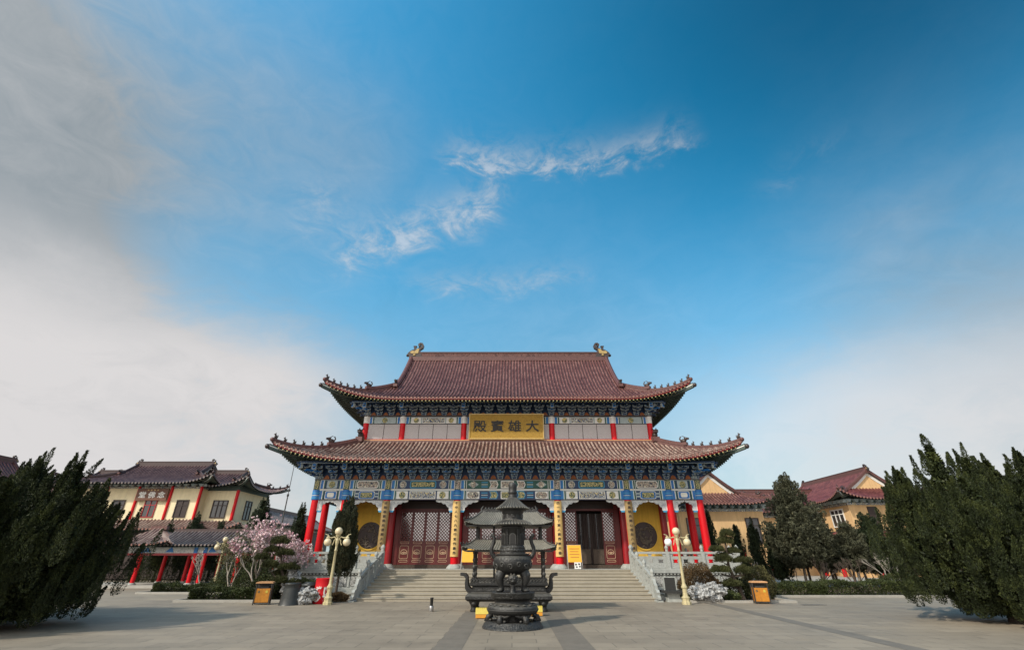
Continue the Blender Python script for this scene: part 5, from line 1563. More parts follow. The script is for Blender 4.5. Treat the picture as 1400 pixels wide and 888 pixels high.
lamp(-19.25, 33.8, 'cream three-globe lamp post among the pale trees before the left gallery')
lamp(21.5, 36.0, 'cream three-globe lamp post standing among the right conifers')

# ------------------------------------------------------------------ bins, pots, barrel, rocks, bollard, slab table
def bin_(x, y, label, rz):
    t = local_thing('litter_bin', (x, y, 0), label, 'bin', 'orange litter bins', rz)
    b = MB(); b.bx(-0.29, 0.29, -0.19, 0.19, 0.09, 0.62, 'bin'); b.bx(-0.27, 0.27, -0.196, -0.192, 0.11, 0.60, 'bin'); bd_ = b.build('body', t)
    b = MB(); b.prism(circle(-0.17, 0.50, 0.045, 12), -0.204, -0.197, 'bin_dark'); b.prism(circle(-0.17, 0.50, 0.02, 8), -0.208, -0.2045, 'beast_gold'); b.build('badge', bd_, at=(0, 0, 0))
    b = MB(); b.prism([(0.10, 0.45), (0.20, 0.45), (0.20, 0.53), (0.10, 0.53)], -0.204, -0.197, 'box_yellow'); b.prism([(0.115, 0.53), (0.185, 0.53), (0.15, 0.57)], -0.204, -0.197, 'box_yellow'); b.build('sticker', bd_, at=(0, 0, 0))
    b = MB()
    for sx in (-1, 1):
        for sy in (-1, 1): b.bx(sx * 0.31 - 0.02, sx * 0.31 + 0.02, sy * 0.19 - 0.025, sy * 0.19 + 0.025, 0.0, 0.82, 'bin_dark')
    b.bx(-0.30, 0.30, -0.18, 0.18, 0.05, 0.088, 'bin_dark'); b.bx(-0.29, 0.29, 0.16, 0.18, 0.62, 0.82, 'bin_dark')
    b.build('frame', t)
    b = MB(); b.bx(-0.2, 0.2, -0.14, 0.14, 0.622, 0.70, 'pot'); b.build('ashtray', t)
    b = MB(); b.prism([(-0.36, 0.822), (0.36, 0.822), (0.34, 0.87), (0.26, 0.89), (-0.26, 0.89), (-0.34, 0.87)], -0.24, 0.24, 'bin_top'); b.build('lid', t)
bin_(-11.05, 23.45, 'orange litter bin with badge beside the dark pot, left bed', 0.25)
bin_(11.3, 24.0, 'orange litter bin with badge in front of the right bonsai pine', -0.2)

t = thing('planter_pot', (-9.75, 23.3, 0), 'large dark clay pot turned upside down beside the left litter bin', 'pot')
b = MB(); b.lathe([(0.46, 0.0), (0.44, 0.04), (0.40, 0.3), (0.345, 0.62), (0.325, 0.74), (0.34, 0.76), (0.34, 0.82), (0.31, 0.84), (0.0, 0.845)], 'pot', c=(-9.75, 23.3, 0), n=28); b.build('body', t)
b = MB(); b.lathe([(0.343, 0.77), (0.348, 0.79), (0.343, 0.81)], 'stone_dark', c=(-9.75, 23.3, 0), n=28); b.build('rim', t)
t = thing('planter_pot', (-9.35, 24.3, 0), 'small dark pot half hidden behind the left pitted rock', 'pot')
b = MB(); b.lathe([(0.26, 0.0), (0.30, 0.3), (0.34, 0.6), (0.35, 0.64), (0.39, 0.66), (0.39, 0.76), (0.3, 0.78)], 'pot', c=(-9.35, 24.3, 0), n=24); b.build('body', t)
b = MB(); b.lathe([(0.26, 0.785), (0.24, 0.83), (0.0, 0.84)], 'pot', c=(-9.35, 24.3, 0), n=20); b.build('lid', t)

bx_, by_ = -8.62, 24.0
t = thing('barrel', (bx_, by_, 0), 'bright red barrel with white blocky lettering beside the left lamp post', 'barrel')
b = MB(); b.lathe([(0.36, 0.0), (0.37, 0.02), (0.365, 0.34), (0.375, 0.36), (0.365, 0.38), (0.37, 0.64), (0.385, 0.66), (0.37, 0.68), (0.375, 0.97), (0.38, 1.0), (0.34, 1.0), (0.33, 0.93), (0.0, 0.93)], 'barrel', c=(bx_, by_, 0), n=28); b.build('body', t)
def curved_text(txt, x, y, r, z, size, parent, nm):
    o = text_part(txt, size, nm, parent, (x, y, z), 'white', 0.014, 0.004)
    for v in o.data.vertices:
        a = (v.co.x + 0.10) / r
        dx = r * math.sin(a); dy = -r * math.cos(a)
        dz = v.co.y; q = v.co.z
        v.co = (dx, dz, -dy + q)
    return o
curved_text('消 防\n沙 桶', bx_, by_, 0.374, 0.36, 0.30, t, 'lettering')

def rock(x, y, L_, W_, H_, seed, label, n=36):
    t = thing('scholar_rock', (x, y, 0), label, 'rock', 'pale pitted garden rocks')
    rnd = random.Random(seed)
    import mathutils
    b = MB(); K = 26; vs = []; fs = []
    for i in range(K + 1):
        el = -PI / 2 + PI * i / K
        for j in range(n * 2):
            az = 2 * PI * j / (n * 2)
            d = Vector((math.cos(el) * math.cos(az), math.cos(el) * math.sin(az), math.sin(el)))
            p = Vector((d.x * L_, d.y * W_, d.z * H_ / 2))
            q = Vector((p.x * 2.4 + seed, p.y * 2.4, p.z * 2.4))
            f = 1 + 0.34 * mathutils.noise.noise(q) + 0.26 * (abs(mathutils.noise.noise(q * 2.6)) * 2 - 0.5) + 0.10 * mathutils.noise.noise(q * 6)
            p = p * f
            hole = mathutils.noise.noise(q * 1.7 + Vector((9, 3, 1)))
            if hole > 0.28: p *= 1 - (hole - 0.28) * 1.1
            vs.append((x + p.x, y + p.y, max(0.0, H_ / 2 + p.z)))
    m = n * 2
    for i in range(K):
        for j in range(m): fs.append((i * m + j, i * m + (j + 1) % m, (i + 1) * m + (j + 1) % m, (i + 1) * m + j))
    b.add(vs, fs, 'rock', False); b.build('stone', t)
rock(-9.26, 23.45, 0.54, 0.32, 0.68, 4, 'pale pitted rock between the dark pot and the red barrel')
rock(9.05, 24.4, 0.84, 0.40, 0.80, 11, 'long pale pitted rock in front of the russet shrub')
rock(-10.75, 25.4, 0.42, 0.3, 1.35, 23, 'upright grey garden rock behind the left bin and pot')

t = thing('ground_light', (-3.1, 20.5, 0), 'small black cylinder light on the paving before the stair', 'light fitting')
b = MB(); b.lathe([(0.085, 0.0), (0.09, 0.01), (0.09, 0.17), (0.075, 0.19)], 'steel', c=(-3.1, 20.5, 0), n=16); b.build('base', t)
b = MB(); b.lathe([(0.055, 0.19), (0.06, 0.42), (0.07, 0.43), (0.07, 0.46), (0.0, 0.465)], 'black_ink', c=(-3.1, 20.5, 0), n=14); b.build('head', t)

t = thing('stone_table', (7.5, 25.0, 0), 'dark granite slab table beside the foot of the right stair balustrade', 'table')
b = MB(); b.bx(7.12, 8.12, 24.55, 25.35, 0.36, 0.46, 'stone_dark'); b.build('top', t)
b = MB(); b.bx(7.3, 7.95, 24.75, 25.15, 0.0, 0.36, 'stone'); b.bx(7.25, 8.0, 24.7, 25.2, 0.0, 0.07, 'stone'); b.build('foot', t)
t = thing('stone_tablet', (7.62, 25.2, 0.46), 'small dark framed tablet standing on the granite slab table', 'tablet')
b = MB(); b.bx(7.34, 7.86, 25.15, 25.23, 0.46, 0.98, 'stone_dark'); b.build('panel', t)
b = MB()
for x0, x1, z0, z1 in ((7.30, 7.34, 0.46, 1.02), (7.86, 7.90, 0.46, 1.02), (7.34, 7.86, 0.98, 1.02)): b.bx(x0, x1, 25.13, 25.25, z0, z1, 'stone')
b.build('frame', t)

t = thing('mast', (-20.9, 45, 0), 'tall thin grey mast rising behind the blossoming magnolia', 'mast')
b = MB(); b.tube([(-20.9, 45, 0), (-20.9, 45, 7.0), (-20.9, 45, 7.05), (-20.9, 45, 11.5)], [0.07, 0.055, 0.035, 0.025], 'bin_dark', 8); b.build('pole', t)
b = MB(); b.lathe([(0.09, 6.95), (0.1, 7.0), (0.09, 7.15)], 'bin_dark', c=(-20.9, 45, 0), n=10); b.build('collar', t)

t = thing('drain_cover', (13.2, 23.3, 0), 'thin dark drain grating let into the paving in front of the right hedge', 'drain')
b = MB(); b.bx(12.7, 13.7, 23.15, 23.45, 0.0, 0.006, 'bin_dark'); b.build('frame', t)
b = MB()
for q in range(12): b.bx(12.75 + q * 0.078, 12.79 + q * 0.078, 23.18, 23.42, 0.008, 0.012, 'steel')
b.build('grating', t)
# ------------------------------------------------------------------ vegetation
def unit(a): return a / np.maximum(1e-9, np.linalg.norm(a, axis=1, keepdims=True))
def leaves(P, D, Ln, W, rng):
    n = len(P)
    s = unit(np.cross(D, rng.normal(size=(n, 3))))
    Ln = Ln[:, None]; W = W[:, None]
    q = np.empty((n, 4, 3))
    q[:, 0] = P; q[:, 1] = P + D * Ln * 0.45 + s * W * 0.5; q[:, 2] = P + D * Ln; q[:, 3] = P + D * Ln * 0.45 - s * W * 0.5
    return q
def quads_mesh(name, q, mats, idx=None):
    q = np.asarray(q, dtype=np.float32); n = len(q)
    me = bpy.data.meshes.new(name)
    me.vertices.add(n * 4); me.loops.add(n * 4); me.polygons.add(n)
    me.vertices.foreach_set('co', q.reshape(-1))
    me.loops.foreach_set('vertex_index', np.arange(n * 4, dtype=np.int32))
    me.polygons.foreach_set('loop_start', np.arange(0, n * 4, 4, dtype=np.int32))
    me.polygons.foreach_set('loop_total', np.full(n, 4, dtype=np.int32))
    for m in mats: me.materials.append(MT[m])
    if idx is not None: me.polygons.foreach_set('material_index', idx.astype(np.int32))
    me.update(calc_edges=True)
    return me
def link(name, me, parent, loc=(0, 0, 0)):
    o = bpy.data.objects.new(name, me); COL.objects.link(o); o.parent = parent; o.location = loc
    return o

def flames(rng, base, axis, ln, rad, per, leaf_l, leaf_w, splay=0.5):
    """tapering sprays of scale leaves round each axis"""
    n = len(base)
    t = rng.random((n, per)) ** 0.85
    r = rad[:, None] * np.minimum(1, t * 5 + 0.25) * (1 - t) ** 0.7 * np.sqrt(0.25 + 0.75 * rng.random((n, per)))
    g = rng.normal(size=(n, per, 3))
    ax = axis[:, None, :]
    g = g - ax * (g * ax).sum(2, keepdims=True)
    g /= np.maximum(1e-9, np.linalg.norm(g, axis=2, keepdims=True))
    P = base[:, None, :] + ax * (t * ln[:, None])[..., None] + g * r[..., None]
    D = ax + g * splay + rng.normal(size=g.shape) * 0.28
    P = P.reshape(-1, 3); D = unit(D.reshape(-1, 3))
    m = len(P)
    return leaves(P, D, leaf_l * rng.uniform(0.6, 1.4, m), leaf_w * rng.uniform(0.6, 1.4, m), rng)

def crown(seed, z0, z1, Rm, prof, nfl, per, fl, fr, up=1.0, outw=0.3, lean=(0, 0), leaf_l=0.09, leaf_w=0.035, fill=0.5, jit=0.16, depth=0.5, top_long=0.4, splay=0.5, lobes=5):
    rng = np.random.default_rng(seed)
    hx = np.array([p[0] for p in prof]); hr = np.array([p[1] for p in prof])
    hs = rng.random(nfl * 6)
    keep = rng.random(nfl * 6) < np.interp(hs, hx, hr) / hr.max()
    h = hs[keep][:nfl]; n = len(h)
    az = rng.uniform(0, 2 * PI, n)
    ph = rng.uniform(0, 6.28, 4)
    wob = 1 + jit * (np.sin(az * lobes + ph[0] + h * 5) * 0.6 + np.sin(az * (lobes - 2) + ph[1] - h * 7) * 0.6) + rng.normal(size=n) * jit * 0.45
    rr = Rm * np.interp(h, hx, hr) * wob * np.sqrt(rng.uniform(1 - depth, 1, n))
    o = np.stack([np.cos(az), np.sin(az), np.zeros(n)], 1)
    z = z0 + (z1 - z0) * h
    pos = o * rr[:, None]; pos[:, 2] = z
    pos[:, 0] += lean[0] * (z - z0); pos[:, 1] += lean[1] * (z - z0)
    axis = unit(np.array([lean[0], lean[1], up]) + o * (outw * (1.15 - h))[:, None] + rng.normal(size=(n, 3)) * 0.13)
    ln = fl * rng.uniform(0.65, 1.25, n) * (1 + top_long * h); rad = fr * rng.uniform(0.7, 1.3, n)
    base = pos - axis * (ln * 0.62)[:, None]
    base[:, 2] = np.maximum(base[:, 2], 0.06 + 0.1 * rng.random(n))
    q = flames(rng, base, axis, ln, rad, per, leaf_l, leaf_w, splay)
    if fill:
        k = int(nfl * per * 0.16)
        h = rng.random(k); az = rng.uniform(0, 2 * PI, k)
        rr = Rm * np.interp(h, hx, hr) * fill * np.sqrt(rng.random(k))
        z = z0 + (z1 - z0) * h * 0.9
        P = np.stack([np.cos(az) * rr + lean[0] * (z - z0), np.sin(az) * rr + lean[1] * (z - z0), z], 1)
        D = unit(rng.normal(size=(k, 3)) + np.array([0, 0, 0.6]))
        q = np.concatenate([q, leaves(P, D, leaf_l * 2.2 * rng.uniform(0.7, 1.3, k), leaf_w * 3.0 * rng.uniform(0.7, 1.3, k), rng)])
    return q

def tree(name, label, cat, loc, q, mat, trunk=None, group=None, sc=1.0):
    t = local_thing(name, loc, label, cat, group)
    if sc != 1.0: t.scale = (sc, sc, sc)
    link('crown', quads_mesh('crown', q, [mat]), t)
    if trunk is not None:
        trunk.build('trunk', t)
    return t

BOWL = [(0, 0.22), (0.10, 0.50), (0.25, 0.80), (0.45, 1.0), (0.65, 0.97), (0.82, 0.74), (1.0, 0.34)]
def jun_trunk(seed, lean):
    b = MB(); rnd = random.Random(seed)
    b.tube([(0, 0, -0.02), (0.05, 0.03, 0.5), (lean[0] * 1.2, 0.02, 1.3), (lean[0] * 2.4, 0, 2.6)], [0.22, 0.16, 0.13, 0.06], 'bark', 8)
    for i in range(9):
        a = rnd.uniform(0, 6.28); r = rnd.uniform(0.8, 1.5); z = rnd.uniform(0.15, 0.9)
        b.tube([(0, 0, z * 0.4), (r * 0.4 * math.cos(a), r * 0.4 * math.sin(a), z * 0.6 + 0.15), (r * math.cos(a), r * math.sin(a), z + 0.7)], [0.09, 0.06, 0.025], 'bark', 6)
    return b
JG = 'big junipers in the foreground'
CONE = [(0, 0.55), (0.12, 0.95), (0.3, 1.0), (0.55, 0.80), (0.8, 0.46), (1.0, 0.05)]
FULL = [(0, 0.60), (0.10, 0.78), (0.25, 0.93), (0.45, 1.0), (0.65, 0.93), (0.82, 0.70), (1.0, 0.30)]
DISH = [(0, 0.32), (0.08, 0.62), (0.25, 0.88), (0.5, 1.0), (0.7, 0.95), (0.85, 0.75), (1.0, 0.35)]
def big_juniper(seed, z1, Rm, lean, leaders, nfl, outw, fl=1.1, fr=0.18, per=760, prof=DISH):
    q = [crown(seed, 0.22, z1, Rm, prof, nfl, per, fl, fr, 1.3, outw, lean, 0.058, 0.023, 0.72, 0.26, 0.42, 0.30, 0.5, 7)]
    for i, (x, y, za, zb, r) in enumerate(leaders):
        c = crown(seed + 50 + i, za, zb, r, CONE, 36, 700, fl * 0.75, fr * 0.85, 1.2, outw * 0.7, (lean[0] * 1.25, lean[1]), 0.058, 0.023, 0.4, 0.15, 0.6, 0.4, 0.45)
        c[:, :, 0] += x; c[:, :, 1] += y
        q.append(c)
    return np.concatenate(q)
tree('juniper', 'huge dark juniper at the left edge with spiky sprays swept to the right', 'juniper', (-15.25, 15.6, 0),
     big_juniper(21, 3.7, 2.55, (0.13, 0.02), [(-0.6, -0.2, 2.6, 4.7, 0.75), (0.5, 0.1, 2.9, 4.75, 0.8), (1.6, 0.2, 2.3, 3.9, 0.7), (1.8, -0.9, 1.8, 3.5, 0.65), (-1.5, 0.6, 2.6, 4.6, 0.75), (0.4, -1.8, 2.2, 3.9, 0.6), (-0.9, -1.9, 2.2, 4.1, 0.6), (1.5, -1.5, 1.4, 3.1, 0.55)], 400, 0.24, prof=FULL), 'juniper', jun_trunk(1, (0.3, 0)), JG)
tree('juniper', 'dark spiky juniper cut by the left picture edge, behind the swept one', 'juniper', (-18.8, 17.6, 0),
     big_juniper(22, 3.7, 2.4, (0.13, 0.04), [(0.3, 0.2, 2.8, 5.0, 0.8), (1.3, -0.4, 2.7, 4.7, 0.75), (-0.8, 0, 2.7, 4.9, 0.8)], 260, 0.22), 'juniper', jun_trunk(2, (0.3, 0)), JG)
tree('juniper', 'huge bowl-shaped green juniper in the right foreground with upright tufts', 'juniper', (16.0, 17.1, 0),
     big_juniper(23, 4.0, 2.9, (-0.03, 0), [(-0.55, -0.1, 3.0, 5.75, 1.0), (-2.0, 0.0, 2.9, 4.75, 0.75), (0.9, 0.2, 2.9, 5.3, 0.95), (-1.2, -1.5, 2.4, 4.3, 0.9), (0.4, -1.8, 2.4, 4.2, 0.9)], 440, 0.36, 0.75, 0.175, 560), 'juniper', jun_trunk(3, (0.0, 0)), JG)
tree('juniper', 'broad green juniper cut by the right picture edge', 'juniper', (20.0, 16.9, 0),
     big_juniper(24, 4.2, 2.9, (-0.03, 0), [(-1.3, 0.2, 3.0, 5.5, 0.95), (0.2, 0.3, 3.1, 5.7, 1.0), (-2.4, 0.4, 2.9, 5.2, 0.8)], 360, 0.36, 0.78, 0.18, 560), 'juniper', jun_trunk(4, (0.0, 0)), JG)

COLU = [(0, 0.65), (0.1, 1.0), (0.5, 0.9), (0.78, 0.55), (1.0, 0.06)]
def stick(z, r=0.07, m='bark', lean=(0, 0)):
    b = MB(); b.tube([(0, 0, -0.02), (lean[0] * z * .5 + 0.02, lean[1] * z * .5, z * 0.5), (lean[0] * z, lean[1] * z, z)], [r, r * 0.8, r * 0.5], m, 8); return b
CG = 'slim dark cypresses'
def cypress(x, y, z0, z1, r, seed, label, mat='cypress', n=130, per=170, lf=1.0):
    return tree('cypress', label, 'cypress', (x, y, 0), crown(seed, z0, z1, r, COLU if r < 0.9 else CONE, n, per, 0.55 * lf, 0.13 * lf, 1.0, 0.25, (0, 0), 0.075 * lf, 0.032 * lf, 0.7, 0.10, 0.35, 0.2), mat, stick(max(1.4, z0 + 0.6), 0.075 * lf), CG)
cypress(-8.6, 25.7, 1.25, 4.75, 0.70, 31, 'slim cypress with brownish tip standing in front of the left end of the hall', 'cypress_brown', 190, 210)
cypress(-13.3, 31.0, 0.4, 5.0, 0.55, 32, 'narrow dark cypress just left of the hall columns')
cypress(-20.4, 40.0, 0.8, 6.5, 1.05, 33, 'tall cone-shaped cypress behind the magnolia', n=170, lf=1.25)
cypress(-27.2, 42.5, 1.0, 5.2, 0.85, 34, 'small cone cypress poking above the gallery roof in the middle', n=90, lf=1.3)
cypress(-29.3, 42.5, 1.0, 4.7, 0.7, 35, 'small cypress above the left end of the gallery roof', n=70, lf=1.3)
cypress(-24.9, 42.5, 1.0, 4.6, 0.7, 36, 'small cypress above the right part of the gallery roof', n=70, lf=1.3)
cypress(15.0, 38.0, 0.4, 5.4, 0.62, 37, 'narrow dark cypress right beside the red columns at the right end of the hall', n=110, lf=1.1)
cypress(17.9, 40.0, 0.4, 4.5, 0.55, 38, 'left one of a pair of slim cypresses before the peach wall', n=80, lf=1.1)
cypress(18.6, 38.6, 0.4, 4.5, 0.60, 39, 'right one of a pair of slim cypresses before the peach wall', n=80, lf=1.1)
cypress(19.4, 37.4, 0.5, 4.2, 0.95, 40, 'stout dark cypress tucked against the left side of the big conifer', n=120, lf=1.1)
CLG = 'grey green conifers on the right'
def conifer(x, y, z0, z1, r, seed, label, n=230, mat='conifer', sc=1.0, stems=3):
    b = MB(); rnd = random.Random(seed)
    for i in range(stems):
        a, d = rnd.uniform(0, 6.28), rnd.uniform(0.05, 0.35) * r
        b.tube([(d * math.cos(a) * 1.6, d * math.sin(a) * 1.6, -0.02), (d * math.cos(a), d * math.sin(a), z0 + 0.3), (0, 0, z0 + (z1 - z0) * 0.6)], [0.09, 0.07, 0.03], 'bark' if i else 'bark_pale', 7)
    return tree('conifer', label, 'conifer', (x, y, 0), crown(seed, z0, z1, r, CONE, n, 150, 0.5 * sc, 0.24 * sc, 0.55, 0.75, (0, 0), 0.10 * sc, 0.05 * sc, 0.75, 0.2, 0.45, 0.25, 0.9), mat, b, CLG)
conifer(20.6, 36.0, 1.3, 7.5, 1.95, 51, 'tallest grey green conifer, cone shaped with a clumpy crown, right of the hall', 420)
conifer(22.6, 36.8, 1.1, 4.7, 1.35, 52, 'rounded conifer just right of the tallest conifer', 220)
conifer(24.3, 36.2, 1.1, 4.3, 1.1, 53, 'low spreading conifer in front of the white framed windows', 160, sc=0.95)
conifer(26.2, 36.6, 0.9, 4.9, 1.15, 54, 'pointed dark conifer in front of the far right hall gable', 170, 'cypress')
conifer(28.2, 37.0, 0.9, 3.7, 1.0, 55, 'small conifer half hidden behind the right juniper', 120, 'conifer')

# bare and blossoming trees
def skeleton(seed, H, spread, levels=4, r0=0.06, forks=(2, 3), up=0.55, start=3, rise=0.12):
    rnd = random.Random(seed); b = MB(); tips = []; segs = []
    def grow(p, d, ln, r, lv):
        q = p + d * ln; mid = p.lerp(q, 0.5) + Vector((rnd.uniform(-1, 1), rnd.uniform(-1, 1), rnd.uniform(-.4, .6))) * ln * 0.09
        segs.append(([p, mid, q], [r, r * 0.85, r * 0.68]))
        if lv == 0:
            tips.append((q, d)); return
        if lv <= 2: tips.append((mid, d)); tips.append((q, d))
        for _ in range(rnd.randint(*forks)):
            a = Vector((rnd.gauss(0, 1), rnd.gauss(0, 1), rnd.gauss(0, 0.6))).normalized()
            nd = (d + a * spread + Vector((0, 0, rise))).normalized()
            grow(q, nd, ln * rnd.uniform(0.66, 0.86), r * 0.66, lv - 1)
    for _ in range(start):
        a = rnd.uniform(0, 6.28); d = Vector((math.cos(a) * up, math.sin(a) * up, 1)).normalized()
        grow(Vector((0, 0, -0.02)), d, H * rnd.uniform(0.26, 0.34), r0, levels)
    return segs, tips
def bare_tree(name, label, cat, loc, seed, H, spread, bark, r0=0.05, levels=4, start=3, foliage=None, group=None, up=0.55):
    segs, tips = skeleton(seed, H, spread, levels, r0, start=start, up=up)
    t = local_thing(name, loc, label, cat, group)
    b = MB()
    for p, r in segs: b.tube(p, [max(x, 0.007) for x in r], bark, 5)
    b.build('trunk', t)
    if foliage: foliage(t, tips)
    return t
def blossoms(mat, per_tip, size, petals, keep=1.0, spread=0.16):
    def f(t, tips):
        rng = np.random.default_rng(len(tips))
        P = []; D = []
        for q, d in tips:
            for _ in range(per_tip):
                if rng.random() > keep: continue
                c = np.array(q) + rng.normal(size=3) * spread
                u = unit((rng.normal(size=(1, 3)) * 0.5 + np.array([[0, 0, 1.0]])))[0]
                for k_ in range(petals):
                    dd = u + rng.normal(size=3) * 0.55
                    P.append(c); D.append(dd)
        P = np.array(P); D = unit(np.array(D)); n = len(P)
        link('blossom', quads_mesh('blossom', leaves(P, D, size * rng.uniform(0.7, 1.3, n), size * 0.6 * rng.uniform(0.7, 1.3, n), rng), [mat]), t)
    return f
def leafage(mat, per_tip, size, spread=0.3, extra=None):
    def f(t, tips):
        rng = np.random.default_rng(len(tips) + 5)
        T = np.array([q for q, d in tips]); n = len(T) * per_tip
        P = np.repeat(T, per_tip, 0) + rng.normal(size=(n, 3)) * spread
        D = unit(rng.normal(size=(n, 3)) + np.array([0, 0, 0.3]))
        link('crown', quads_mesh('crown', leaves(P, D, size * rng.uniform(0.6, 1.4, n), size * 0.5 * rng.uniform(0.6, 1.4, n), rng), [mat]), t)
        if extra: extra(t, tips)
    return f
bare_tree('magnolia', 'magnolia covered in pink and white blossom, left of the hall', 'magnolia', (-13.4, 27.8, 0), 61, 3.35, 0.38, 'bark_pale', 0.06, 5, 4, blossoms('petal', 1, 0.115, 7, 0.9, 0.12), 'pale flowering trees', up=0.6)
bare_tree('magnolia', 'smaller pink magnolia crown behind the bonsai, lower and nearer the terrace', 'magnolia', (-13.0, 29.0, 0), 62, 2.7, 0.52, 'bark_pale', 0.05, 5, 3, blossoms('petal', 1, 0.10, 6, 0.7, 0.13), 'pale flowering trees', up=0.6)
bare_tree('young_tree', 'young olive-leaved tree with a few white flowers beside the far left lamp post', 'tree', (-16.2, 30.0, 0), 63, 3.3, 0.5, 'bark_pale', 0.05, 4, 2, leafage('olive', 34, 0.085, 0.2, blossoms('petal_white', 1, 0.12, 4, 0.12)), 'pale flowering trees', up=0.35)
bare_tree('young_tree', 'bare whitish forked tree in front of the gallery columns', 'tree', (-20.6, 34.6, 0), 64, 2.5, 0.5, 'bark_pale', 0.055, 3, 2, blossoms('petal_white', 1, 0.08, 3, 0.3), 'pale flowering trees', up=0.35)
bare_tree('young_tree', 'dull olive tree between the far left lamp post and the magnolia', 'tree', (-15.0, 31.5, 0), 65, 3.1, 0.5, 'bark', 0.05, 4, 2, leafage('olive', 24, 0.09, 0.22), 'pale flowering trees', up=0.4)
for i, (x, y, s, H, lab) in enumerate(((22.0, 33.4, 71, 2.0, 'bare grey shrub under the rounded conifer'), (24.6, 33.6, 72, 2.2, 'bare pale shrub with many twigs under the low conifer'), (27.3, 33.0, 73, 2.4, 'bare twiggy shrub beside the right juniper'), (20.0, 33.8, 74, 1.8, 'bare thin-stemmed shrub under the tallest conifer'))):
    bare_tree('bare_shrub', lab, 'shrub', (x, y, 0), s, H, 0.45, 'bark_pale' if i in (1, 2) else 'bark', 0.045, 4, 4, None, 'bare shrubs behind the right hedge', up=0.5)
for i, (x, y, H, m) in enumerate(((16.0, 33.5, 2.3, 'bark_pale'), (17.2, 34.0, 1.7, 'bark'), (18.4, 33.6, 1.6, 'bark'), (23.2, 33.2, 1.8, 'bark'), (25.8, 33.4, 1.7, 'bark'))):
    bare_tree('sapling', ('pale staked sapling right of the right bin', 'thin dark sapling second from the right bin', 'thin dark sapling third from the right bin', 'thin dark sapling between the two bare shrubs', 'thin dark sapling below the pointed dark conifer')[i], 'sapling', (x, y, 0), 80 + i, H, 0.3, m, 0.035, 2, 1, None, 'young saplings behind the right hedge', up=0.12)

# clipped pines
def bonsai(loc, trunk, pads, label, seed):
    pads = [(c, w * 0.86, h * 1.32) for c, w, h in pads]
    t = local_thing('bonsai_pine', loc, label, 'pine', 'cloud-pruned pines')
    b = MB(); b.tube(trunk, [0.11 - 0.07 * i / (len(trunk) - 1) for i in range(len(trunk))], 'bark', 8)
    for c, w, h in pads:
        k_ = min(trunk, key=lambda q: (Vector(q) - Vector((c[0] * 0.4, c[1], c[2] - 0.35))).length)
        b.tube([k_, ((k_[0] + c[0]) / 2, (k_[1] + c[1]) / 2, min(k_[2], c[2]) + 0.05), (c[0], c[1], c[2] - h * 0.2)], [0.045, 0.035, 0.02], 'bark', 6)
    b.build('trunk', t)
    rng = np.random.default_rng(seed)
    for c, w, h in pads:
        n = int(5200 * w)
        v = unit(rng.normal(size=(n, 3))); v[:, 2] = np.where(v[:, 2] < -0.25, -v[:, 2] * 0.4, v[:, 2])
        r = (0.72 + 0.28 * rng.random(n))[:, None] * (1 + 0.14 * np.sin(v[:, :1] * 7 + c[0] * 9) + 0.10 * np.sin(v[:, 1:2] * 9 + c[2] * 5))
        P = v * r * np.array([w / 2, w * 0.42, h / 2]) + np.array(c)
        D = unit(v * 0.6 + np.array([0, 0, 0.9]) + rng.normal(size=(n, 3)) * 0.35)
        link('foliage_pad', quads_mesh('foliage_pad', leaves(P, D, 0.075 * rng.uniform(0.6, 1.4, n), 0.022 * rng.uniform(0.7, 1.3, n), rng), ['pine']), t)
    return t
LB = (-10.85, 25.2)
bonsai((LB[0], LB[1], 0), [(0, 0, 0), (0.05, 0, 0.5), (-0.2, 0, 0.95), (-0.45, 0.05, 1.4), (-0.55, 0, 1.9), (-0.7, 0, 2.35)],
       [((x - LB[0], dy, z), w_, h_) for x, z, w_, h_, dy in ((-11.57, 2.5, 1.0, 0.46, 0), (-11.95, 2.12, 0.9, 0.36, 0.15), (-11.2, 1.98, 0.95, 0.36, -0.1), (-12.3, 1.80, 0.85, 0.34, 0), (-11.8, 1.46, 0.95, 0.42, -0.15), (-10.9, 1.36, 1.15, 0.36, 0), (-11.35, 1.12, 0.8, 0.30, 0.2), (-11.16, 0.80, 0.9, 0.34, -0.1), (-10.6, 0.72, 0.85, 0.30, 0.1))],
       'cloud-pruned pine with dark flat pads behind the big dark pot', 121)
RB = (11.1, 25.3)
bonsai((RB[0], RB[1], 0), [(0, 0, 0), (-0.12, 0, 0.5), (-0.32, 0, 1.0), (-0.45, 0, 1.5), (-0.42, 0, 2.0), (-0.4, 0, 2.5)],
       [((x - RB[0], dy, z), w_, h_) for x, z, w_, h_, dy in ((10.85, 2.85, 0.80, 0.42, 0), (10.72, 2.52, 0.9, 0.42, 0.1), (10.2, 2.16, 0.9, 0.28, 0), (11.05, 2.08, 0.85, 0.30, 0.1), (10.42, 1.72, 0.95, 0.48, -0.1), (11.4, 1.66, 1.0, 0.32, 0), (10.2, 1.24, 1.15, 0.36, 0), (11.3, 1.22, 0.95, 0.44, -0.1), (10.62, 0.66, 0.95, 0.32, -0.1))],
       'cloud-pruned pine with olive pads and a leaning trunk behind the right litter bin', 122)

